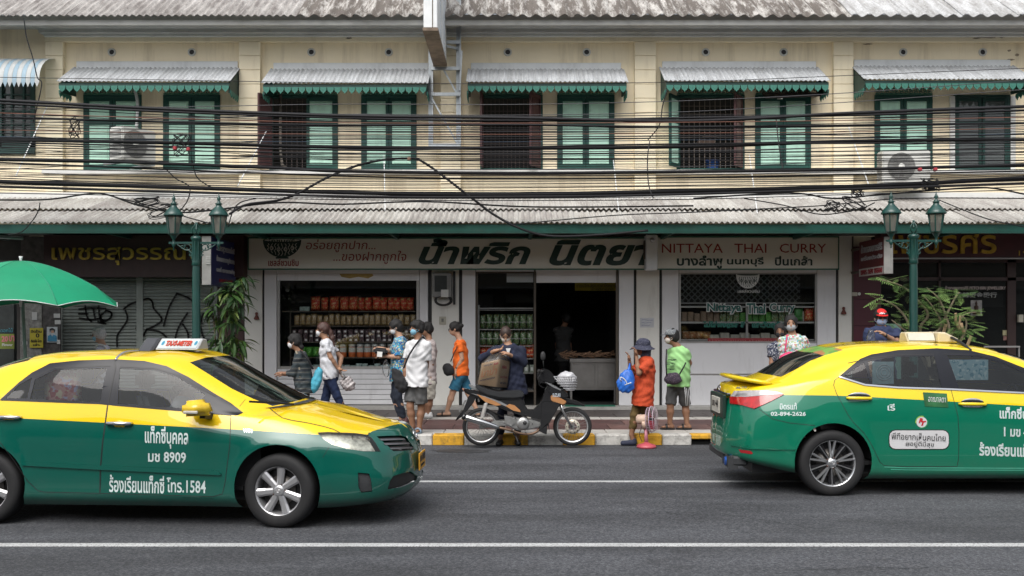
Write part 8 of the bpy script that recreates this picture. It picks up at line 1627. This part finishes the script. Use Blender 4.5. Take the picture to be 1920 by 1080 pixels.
for d_ in (-.088, .088):
    slab('side_graphic', [(378, 632), (440, 655), (520, 688), (562, 714), (520, 720), (440, 690), (400, 655)], .004, bg, d_, .001); slab('side_graphic', [(592, 722), (620, 706), (660, 716), (700, 752), (704, 768), (650, 756)], .004, bg, d_, .001)
    slab('side_stripe', [(330, 625), (440, 648), (560, 690), (640, 735), (600, 728), (540, 700), (430, 660)], .003, M('bike_silver', (.40, .41, .42), .3), d_*.97, .001)
slab('rear_mudguard', [(330, 640), (372, 655), (352, 700), (318, 742), (268, 800), (214, 840), (226, 812), (275, 752), (300, 690), (312, 650)], .06, bk_, bev=.012); slab('reflector_plate', [(285, 682), (300, 684), (252, 770), (240, 762)], .07, alm, .0, .004)
slab('underbone', [(724, 700), (760, 752), (800, 752), (845, 712), (870, 660), (890, 600), (905, 575), (940, 590), (990, 640), (1010, 680), (990, 715), (945, 765), (910, 830), (860, 822), (780, 806), (700, 790), (640, 770), (700, 765)], .075, bk_, bev=.02)
slab('leg_shield', [(868, 690), (960, 690), (1000, 700), (950, 790), (915, 850), (918, 912), (905, 860), (898, 930), (880, 925), (838, 905), (855, 850), (858, 780)], .15, bk_, bev=.02)
slab('front_cowl', [(880, 540), (905, 548), (960, 575), (1020, 600), (1066, 640), (1050, 668), (1000, 662), (940, 640), (900, 620), (915, 590)], .11, bk_, bev=.03); slab('cowl_graphic', [(928, 642), (960, 640), (1000, 660), (1048, 688), (1030, 712), (985, 706), (930, 680)], .114, bg, bev=.01)
slab('silver_trim', [(884, 540), (930, 556), (1010, 600), (1000, 606), (950, 585), (905, 556)], .112, M('bike_silver', (.40, .41, .42), .3), bev=.004)
text('tank_lettering', 'SUZUKI', PX(800+942/4, YM), PX(800+1000/4, YM), PZ(580+652/4, YM), PZ(580+626/4, YM), YM-.114, M('letter_white_blue', (.5, .55, .6), .4), mc, bold=.02)
slab('front_mudguard', [(985, 690), (1010, 664), (1050, 668), (1120, 684), (1196, 726), (1110, 718), (1050, 702), (1015, 712), (990, 735)], .055, bk_, bev=.012)
for d_ in (-.075, .075): MB().tube([Q(1005, 700, d_), Q(1018, 760, d_), Q(1088, 884, d_)], [.022, .020, .018], 8).build('fork', M('fork_silver', (.50, .50, .50), .22, metal=.9), mc)
slab('handlebar_cover', [(825, 470), (850, 446), (890, 444), (930, 462), (962, 508), (965, 545), (935, 558), (905, 550), (880, 545), (862, 560), (840, 548), (828, 515)], .10, bk_, bev=.035)
MB().tube([Q(862, 462, -.33), Q(868, 470, -.12), Q(880, 475, .12), Q(862, 462, .33)], .013, 8).build('handlebar', mb_, mc)
for s_ in (-1, 1):
    MB().tube([Q(850, 462, s_*.20), Q(840, 458, s_*.36)], .019, 10).build('grip', M('grip_rubber', (.02, .02, .02), .9), mc); MB().tube([Q(878, 440, s_*.2), Q(874, 385, s_*.24)], .006, 6).build('mirror_stem', mb_, mc)
    q = MB(); q.lathe([(.001, -.012), (.036, -.010), (.042, 0), (.036, .012), (.001, .014)], n=16, ax='Y'); c = Q(872, 350, s_*.24); q.v = [(c.x+x*.85, c.y+y, c.z+z*1.5) for x, y, z in q.v]; q.build('mirror', mb_, mc)
MB().tube(smooth_path([Q(858, 470, -.18), Q(842, 560, -.16), Q(880, 590, -.13)], 4), .006, 5).build('brake_cable', mb_, mc); MB().tube(smooth_path([Q(880, 455, -.1), Q(836, 520, -.2), Q(900, 560, -.1)], 4), .005, 5).build('brake_cable', mb_, mc)
# basket
q = MB(); wr_ = M('basket_wire', (.50, .50, .52), .35, metal=.4)
cnr = lambda x0, x1, y_: [Q(x0, y_, -.13), Q(x1, y_, -.13), Q(x1, y_, .13), Q(x0, y_, .13), Q(x0, y_, -.13)]
for i, (y_, a, b_) in enumerate([(506, 955, 1115), (522, 962, 1122), (540, 972, 1127), (558, 985, 1128), (576, 1002, 1124), (594, 1025, 1118), (606, 1045, 1108)]): q.tube(cnr(a, b_, y_), .0065 if i else .009, 4)
for k in range(9): u = k/8; q.tube([Q(955+160*u, 506, -.13), Q(1045+63*u, 606, -.13)], .0045, 4); q.tube([Q(955+160*u, 506, .13), Q(1045+63*u, 606, .13)], .0045, 4); q.tube([Q(1115, 506, -.13+.26*u), Q(1108, 606, -.13+.26*u)], .0045, 4)
q.build('basket', wr_, mc); MB().bar(Q(1070, 610), Q(1070, 655), .012).build('basket_stay', mb_, mc)
bag('plastic_bag', 'crumpled white plastic bag stuffed in the motorcycle basket', 'bag', Q(1045, 515), (.13, .10, .10), M('bag_white_crumple', (.48, .48, .50), .4, var=.25, vs=12), .2, .009)
# engine, exhaust, suspension
slab('engine_block', [(640, 800), (700, 812), (780, 822), (860, 845), (850, 880), (770, 900), (700, 905), (640, 890), (600, 860)], .10, alm, bev=.02); slab('cylinder_head', [(780, 800), (880, 806), (890, 860), (790, 850)], .07, mb_, bev=.01)
MB().lathe([(.001, -.135), (.055, -.132), (.085, -.12), (.092, -.10), (.092, .10), (.001, .10)], Q(722, 852), 24, 'Y').build('engine_cover', alm, mc); MB().lathe([(.001, -.145), (.025, -.143), (.03, -.13)], Q(735, 845), 12, 'Y').build('oil_cap', mb_, mc)
for k in range(5): a = math.tau*k/5; MB().lathe([(.001, -.128), (.008, -.128), (.008, -.10)], Q(722+78*math.cos(a)*.9, 852+78*math.sin(a)*.9)+Vector((0, 0, 0)), 6, 'Y').build('cover_bolt', mb_, mc)
slab('swing_arm', [(500, 832), (600, 830), (650, 850), (650, 875), (560, 870), (411, 890), (411, 872), (480, 850)], .10, alm, bev=.01); slab('footrest_bracket', [(580, 790), (640, 800), (668, 850), (620, 880), (590, 850)], .12, alm, bev=.01)
MB().tube([Q(285, 808, -.16), Q(300, 812, -.16), Q(420, 848, -.16), Q(520, 880, -.15), Q(545, 888, -.15)], [.035, .045, .043, .032, .02], 14).build('silencer', M('silencer_chrome', (.62, .62, .62), .15, metal=1), mc)
MB().tube([Q(268, 800, -.16), Q(287, 809, -.16)], [.040, .047], 14).build('silencer_cap', bk_, mc); MB().tube(smooth_path([Q(545, 888, -.15), Q(620, 905, -.14), Q(700, 930, -.10), Q(780, 935, -.08), Q(840, 905, -.05), Q(850, 860, 0)], 4), .018, 8).build('exhaust_pipe', M('pipe_rusty', (.20, .13, .09), .5, metal=.6), mc)
for d_ in (-.12, .12):
    MB().tube([Q(448, 700, d_), Q(412, 835, d_)], .012, 8).build('shock_absorber', alm, mc); q = MB(); q.tube([Q(446-.22*k+.026*0, 705+k*.82, d_)+Vector((.026*math.cos(k*.75), .026*math.sin(k*.75), 0)) for k in range(0, 135, 1)], .0055, 4, False); q.build('coil_spring', M('spring_pale', (.50, .48, .46), .4), mc)
MB().tube([Q(650, 930, -.06), Q(672, 960, -.10), Q(690, 1008, -.16)], .010, 6).build('side_stand', mb_, mc); MB().bar(Q(640, 905, -.2), Q(640, 905, .2), .02).build('footrest', mb_, mc); MB().bar(Q(575, 850, -.22), Q(640, 880, -.12), .012).build('kick_lever', alm, mc)
MB().tube(smooth_path([Q(470, 760, .1), Q(560, 800, .1), Q(640, 815, .1)], 4), .012, 6).build('frame_tube', mb_, mc); slab('chain_guard', [(420, 850), (600, 838), (640, 850), (600, 862), (430, 868)], .02, mb_, .10, .004)
# ================================================================ FAN
YF = 14.0; fn = thing('pedestal_fan', 'small pink pedestal fan with dark red blades standing on the road by the hat woman', 'fan', (PX(1212, YF), YF, 0)); pk = M('fan_pink', (.55, .22, .27), .45, var=.1, grime=.2); crm2 = M('fan_cream', (.50, .36, .28), .5, var=.1)
b = MB(); b.lathe([(.001, 0), (.135, 0), (.14, .02), (.12, .045), (.05, .065), (.028, .08)], (PX(1212, YF), YF, .001), 24); b.build('base', M('fan_rose', (.42, .07, .09), .4), fn)
MB().tube([P(1212, 830, YF), P(1211, 802, YF)], [.028, .020], 10).build('stem', pk, fn); MB().tube([P(1209, 803, YF), P(1207, 790, YF)], .035, 10).build('neck', crm2, fn)
cF = P(1222, 786, YF); ax_ = Vector((math.cos(R(-22)), math.sin(R(-22)), .05)).normalized(); e1 = Vector((-ax_.y, ax_.x, 0)).normalized(); e2 = ax_.cross(e1)
MB().tube([cF-ax_*.22, cF-ax_*.20, cF-ax_*.08, cF-ax_*.05], [.045, .07, .068, .04], 16).build('motor', crm2, fn); MB().tube([cF-ax_*.05, cF+ax_*.03], .018, 8).build('spindle', mb_, fn)
for k in range(3):
    q = MB(); vs = []
    for i in range(6):
        for j in range(5): a = math.tau*k/3+(i/5-.5)*1.35; r2 = .03+.125*j/4; tw_ = (i/5-.5)*.06; vs.append(cF+(e1*math.cos(a)+e2*math.sin(a))*r2*(1-.10*abs(i-2.5)/2.5*(j == 4))+ax_*tw_)
    q.raw(vs, [(i*5+j, (i+1)*5+j, (i+1)*5+j+1, i*5+j+1) for i in range(5) for j in range(4)], True); q.build('blade', M('fan_blade_red', (.28, .02, .04), .35), fn)
q = MB()
for dz, r2 in ((-.05, .165), (0, .182), (.05, .165)): q.tube([cF+(e1*math.cos(a)+e2*math.sin(a))*r2+ax_*dz for a in [math.tau*j/30 for j in range(31)]], .006 if dz == 0 else .0035, 5)
q.build('guard_ring', M('fan_lilac', (.55, .40, .50), .4), fn); q = MB()
for j in range(30):
    a = math.tau*j/30; d = e1*math.cos(a)+e2*math.sin(a)
    for s_ in (-1, 1): q.tube([cF+d*.02+ax_*s_*.065, cF+d*.10+ax_*s_*.07, cF+d*.165+ax_*s_*.05, cF+d*.182], .0018, 3, False)
q.build('guard_wires', M('fan_wire', (.40, .34, .36), .4), fn)['kind'] = 'stuff'
MB().tube(smooth_path([P(1203, 800, YF), P(1199, 815, YF), P(1204, 828, YF)], 4), .004, 4).build('flex', mb_, fn)
# ================================================================ OVERHEAD CABLES
cm = [M('cable_black', (.010, .010, .012), .6, spec=.3), M('cable_grey', (.06, .06, .065), .6), M('cable_rust', (.14, .055, .035), .7), M('cable_blue', (.05, .08, .12), .6)]
def cable(pts, px_t, Y, m, lab, grp=None, nm='overhead_cable', Y2=None):
    e = [(pts[0][0]-(pts[1][0]-pts[0][0])*.6, pts[0][1]-(pts[1][1]-pts[0][1])*.6)] if pts[0][0] <= 0 else []; e2_ = [(pts[-1][0]+(pts[-1][0]-pts[-2][0])*.6, pts[-1][1]+(pts[-1][1]-pts[-2][1])*.6)] if pts[-1][0] >= 1920 else []
    ps = e+list(pts)+e2_; n = len(ps); w3 = [P(a, b, Y+((Y2 or Y)-Y)*i/max(1, n-1)) for i, (a, b) in enumerate(ps)]
    q = MB(); q.tube(smooth_path(w3, 6), px_t*(1.3 if px_t > 3 else 1.1)*Y/F_/2, 5); return props(q.build(nm, m), lab, 'cable', grp)
main = [([(0, 188), (300, 204), (640, 217), (960, 221), (1290, 227), (1600, 212), (1920, 200)], 5, 'topmost thick black cable bundle crossing the upper windows'),
 ([(0, 194), (300, 209), (640, 221), (960, 226.5), (1290, 221), (1600, 216), (1920, 207)], 3.5, 'thick cable twisting just beneath the topmost bundle'),
 ([(0, 220), (320, 229), (640, 235), (960, 234), (1300, 238), (1920, 231)], 3.5, 'mid-height black cable just under the twin top bundle'),
 ([(0, 262), (320, 268), (640, 276), (960, 278), (1290, 275), (1600, 265), (1920, 262)], 5.5, 'heavy black bundle running at the middle of the shutters'),
 ([(0, 267), (640, 281), (960, 276), (1290, 270), (1920, 268)], 3, 'cable wound around the heavy bundle at mid-shutter height'),
 ([(0, 299), (200, 303), (520, 315), (640, 321), (960, 325), (1290, 322), (1600, 318), (1920, 309)], 5, 'heavy black bundle running along the upper window sills'),
 ([(0, 305), (640, 330), (960, 335), (1290, 333), (1920, 321)], 3, 'black cable sagging just below the window sill line'),
 ([(0, 341), (230, 348), (640, 361), (960, 365), (1290, 358), (1600, 350), (1920, 334)], 6.5, 'thickest black bundle just above the canopy roof'),
 ([(0, 350), (640, 368), (960, 369), (1290, 364), (1920, 344)], 4, 'lowest long black bundle brushing the top of the canopy'),
 ([(430, 402), (462, 384), (520, 376), (560, 362), (620, 330), (690, 305), (765, 297), (800, 308), (880, 368), (930, 405), (985, 432), (1040, 443), (1130, 440), (1215, 432)], 3.6, 'single cable arching up to a brown clamp and down across the shop sign'),
 ([(0, 375), (90, 374), (170, 363), (205, 366), (260, 385), (330, 398), (400, 394), (520, 380), (640, 383), (800, 378), (1000, 388), (1300, 386)], 3, 'drooping cable lying low across the canopy sheets on the left'),
 ([(1300, 372), (1480, 362), (1560, 372), (1640, 366), (1760, 356), (1850, 352), (1920, 364)], 3, 'drooping cable over the canopy near the right-hand lamp'),
 ([(960, 421), (1150, 404), (1300, 398), (1500, 388), (1560, 384), (1700, 372), (1920, 372)], 2, 'thin cable rising across the canopy towards the right'),
 ([(1760, 375), (1850, 410), (1920, 425)], 2, 'short cable sloping down to the right past the jewellery sign')]
for i, (pts, t_, lab) in enumerate(main): cable(pts, t_, 15.3+.12*(i % 4), cm[0], lab, 'overhead cable bundles')
rr = random.Random(21)
for y0, ym, y1_, t_, mi_ in [(145, 157, 128, 1.2, 0), (205, 196, 150, 1.3, 1), (232, 216, 168, 1.3, 1), (200, 228, 212, 1.4, 0), (212, 231, 220, 1.6, 2), (228, 240, 226, 1.4, 0), (238, 247, 236, 1.8, 0), (244, 252, 240, 1.4, 2), (250, 256, 247, 1.8, 0), (256, 266, 250, 1.3, 3),
   (258, 261, 252, 2.2, 0), (272, 284, 272, 1.6, 1), (276, 288, 279, 2.2, 0), (283, 293, 284, 1.4, 0), (288, 297, 290, 1.8, 0), (292, 302, 296, 1.3, 0), (296, 308, 301, 1.6, 0), (311, 318, 313, 1.2, 0), (316, 329, 318, 1.8, 0), (322, 340, 326, 1.3, 0), (330, 345, 329, 1.6, 0), (334, 352, 338, 1.8, 0), (346, 357, 339, 1.3, 0), (356, 372, 350, 1.4, 0), (362, 376, 356, 1.6, 0), (250, 300, 300, 1.2, 0), (216, 219, 206, 1.4, 0), (224, 226, 218, 1.2, 0), (233, 243, 232, 1.3, 0), (241, 257, 243, 1.2, 0), (264, 271, 257, 1.2, 0), (270, 290, 276, 1.3, 0), (279, 299, 286, 1.2, 0), (302, 312, 305, 1.2, 0), (308, 323, 312, 1.3, 0), (326, 336, 324, 1.2, 0), (338, 349, 333, 1.2, 0), (344, 360, 345, 1.2, 0), (210, 248, 262, 1.2, 0), (318, 290, 262, 1.2, 0), (290, 262, 232, 1.2, 0), (330, 318, 285, 1.2, 1)]:
    j = rr.uniform(-2, 2); cable([(0, y0), (330, y0+(ym-y0)*.55+j), (640, ym-1+j*.5), (960, ym), (1290, ym+(y1_-ym)*.15-j*.5), (1600, ym+(y1_-ym)*.5+j), (1920, y1_)], t_, 15.1+rr.uniform(0, .7), cm[mi_], '%s cable crossing the facade %s' % (('thin black', 'thin grey', 'thin rust-coloured', 'thin blue-grey')[mi_], 'over the tops of the shutters' if ym < 215 else 'across the upper shutter panels' if ym < 245 else 'at the middle of the shutters' if ym < 270 else 'across the lower shutter panels' if ym < 300 else 'along the window sills' if ym < 325 else 'over the cream wall below the sills' if ym < 352 else 'just above the canopy roof'), 'thin cables across the facade')
# tangles, coils and drops
tang = [((305, 395), 32, 16, 'tangle of loose black wire above the left lamp and canopy'), ((275, 378), 26, 10, 'knot of loose wire where the cables dip left of the left lamp'), ((1560, 388), 16, 14, 'coil of spare black cable hanging over the canopy right of centre'), ((1600, 382), 26, 16, 'loose loops of wire beside the hanging coil'), ((1752, 352), 12, 6, 'small coil tied to the bundle above the right lamp'), ((1608, 362), 12, 9, 'small wire coil on the thickest bundle right of centre'), ((340, 272), 20, 22, 'hanging wire loops at the two red clamps on the left'), ((140, 240), 10, 20, 'loose wire ends dangling beside the left window pair'), ((1745, 345), 18, 12, 'wire loops under the right air conditioner')]
for (cx, cy), ra, rb, lab in tang:
    b = MB(); k0 = rr.uniform(0, 6)
    for n in range(4):
        f1, f2, ph = rr.uniform(.6, 1), rr.uniform(.5, 1), rr.uniform(0, 6); pts = [P(cx+ra*f1*math.cos(k0+a*1.7+ph)+rr.uniform(-2, 2), cy+rb*f2*math.sin(k0+a*1.3)+rr.uniform(-1.5, 1.5), 15.35+.05*n) for a in [j*.55 for j in range(12)]]; b.tube(smooth_path(pts, 4), .006, 4)
    o = b.build('cable_tangle', cm[0]); props(o, lab, 'cable tangle', 'cable tangles')
drops = [([(45, 35), (50, 70), (62, 110), (70, 145), (78, 160), (62, 230)], 'thin wire hanging in front of the neighbouring house from its roof edge'), ([(312, 318), (330, 335), (355, 350), (352, 375), (338, 395)], 'looping wire dropping from the sill bundle to the left lamp'), ([(360, 300), (368, 330), (385, 345), (400, 352)], 'short drooping wire below the left window pair'), ([(1250, 172), (1242, 200), (1236, 235), (1215, 262)], 'thin wire drooping from the fourth awning to the bundle'), ([(1218, 265), (1214, 300), (1216, 345), (1225, 372)], 'pale drop wire hanging on the fourth pilaster'), ([(1455, 222), (1460, 270), (1465, 300), (1468, 320)], 'grey drop wire in front of the window with the raised flap'),
  ([(75, 380), (72, 395), (60, 415), (40, 435), (15, 440)], 'loose wire curling down over the canopy edge at the far left'), ([(480, 372), (450, 380), (436, 398), (428, 425)], 'cable dropping from the bundle to behind the left lantern'), ([(225, 372), (290, 388), (360, 410), (420, 425)], 'wire slanting down across the canopy to the left lamp'), ([(1395, 372), (1470, 385), (1540, 402), (1610, 392), (1640, 380)], 'long wire sagging over the canopy between the shop signs and right lamp')]
for pts, lab in drops: cable([(a, b) for a, b in pts], 2.0, 15.45, cm[1] if 'pale' in lab or 'grey' in lab else cm[0], lab, 'drop wires', 'drop_wire')
for px_, py_, m, lab in ((328, 278, (.35, .03, .04), 'left one of the two red cable clamps in front of the left windows'), (353, 280, (.35, .03, .04), 'right-hand red cable clamp in front of the left windows'), (1725, 318, (.35, .03, .04), 'red cable clamp nearer the centre under the right air conditioner'), (1754, 318, (.35, .03, .04), 'red cable clamp nearer the edge under the right air conditioner'), (767, 298, (.16, .09, .06), 'brown clamp at the peak of the arching cable')):
    c = P(px_, py_, 15.2); props(MB().box(c.x-.026, c.x+.026, 15.17, 15.24, c.z-.028, c.z+.028).build('cable_clamp', M('clamp_%d' % (m[0]*100), m, .5), bevel=.012), lab, 'clamp')
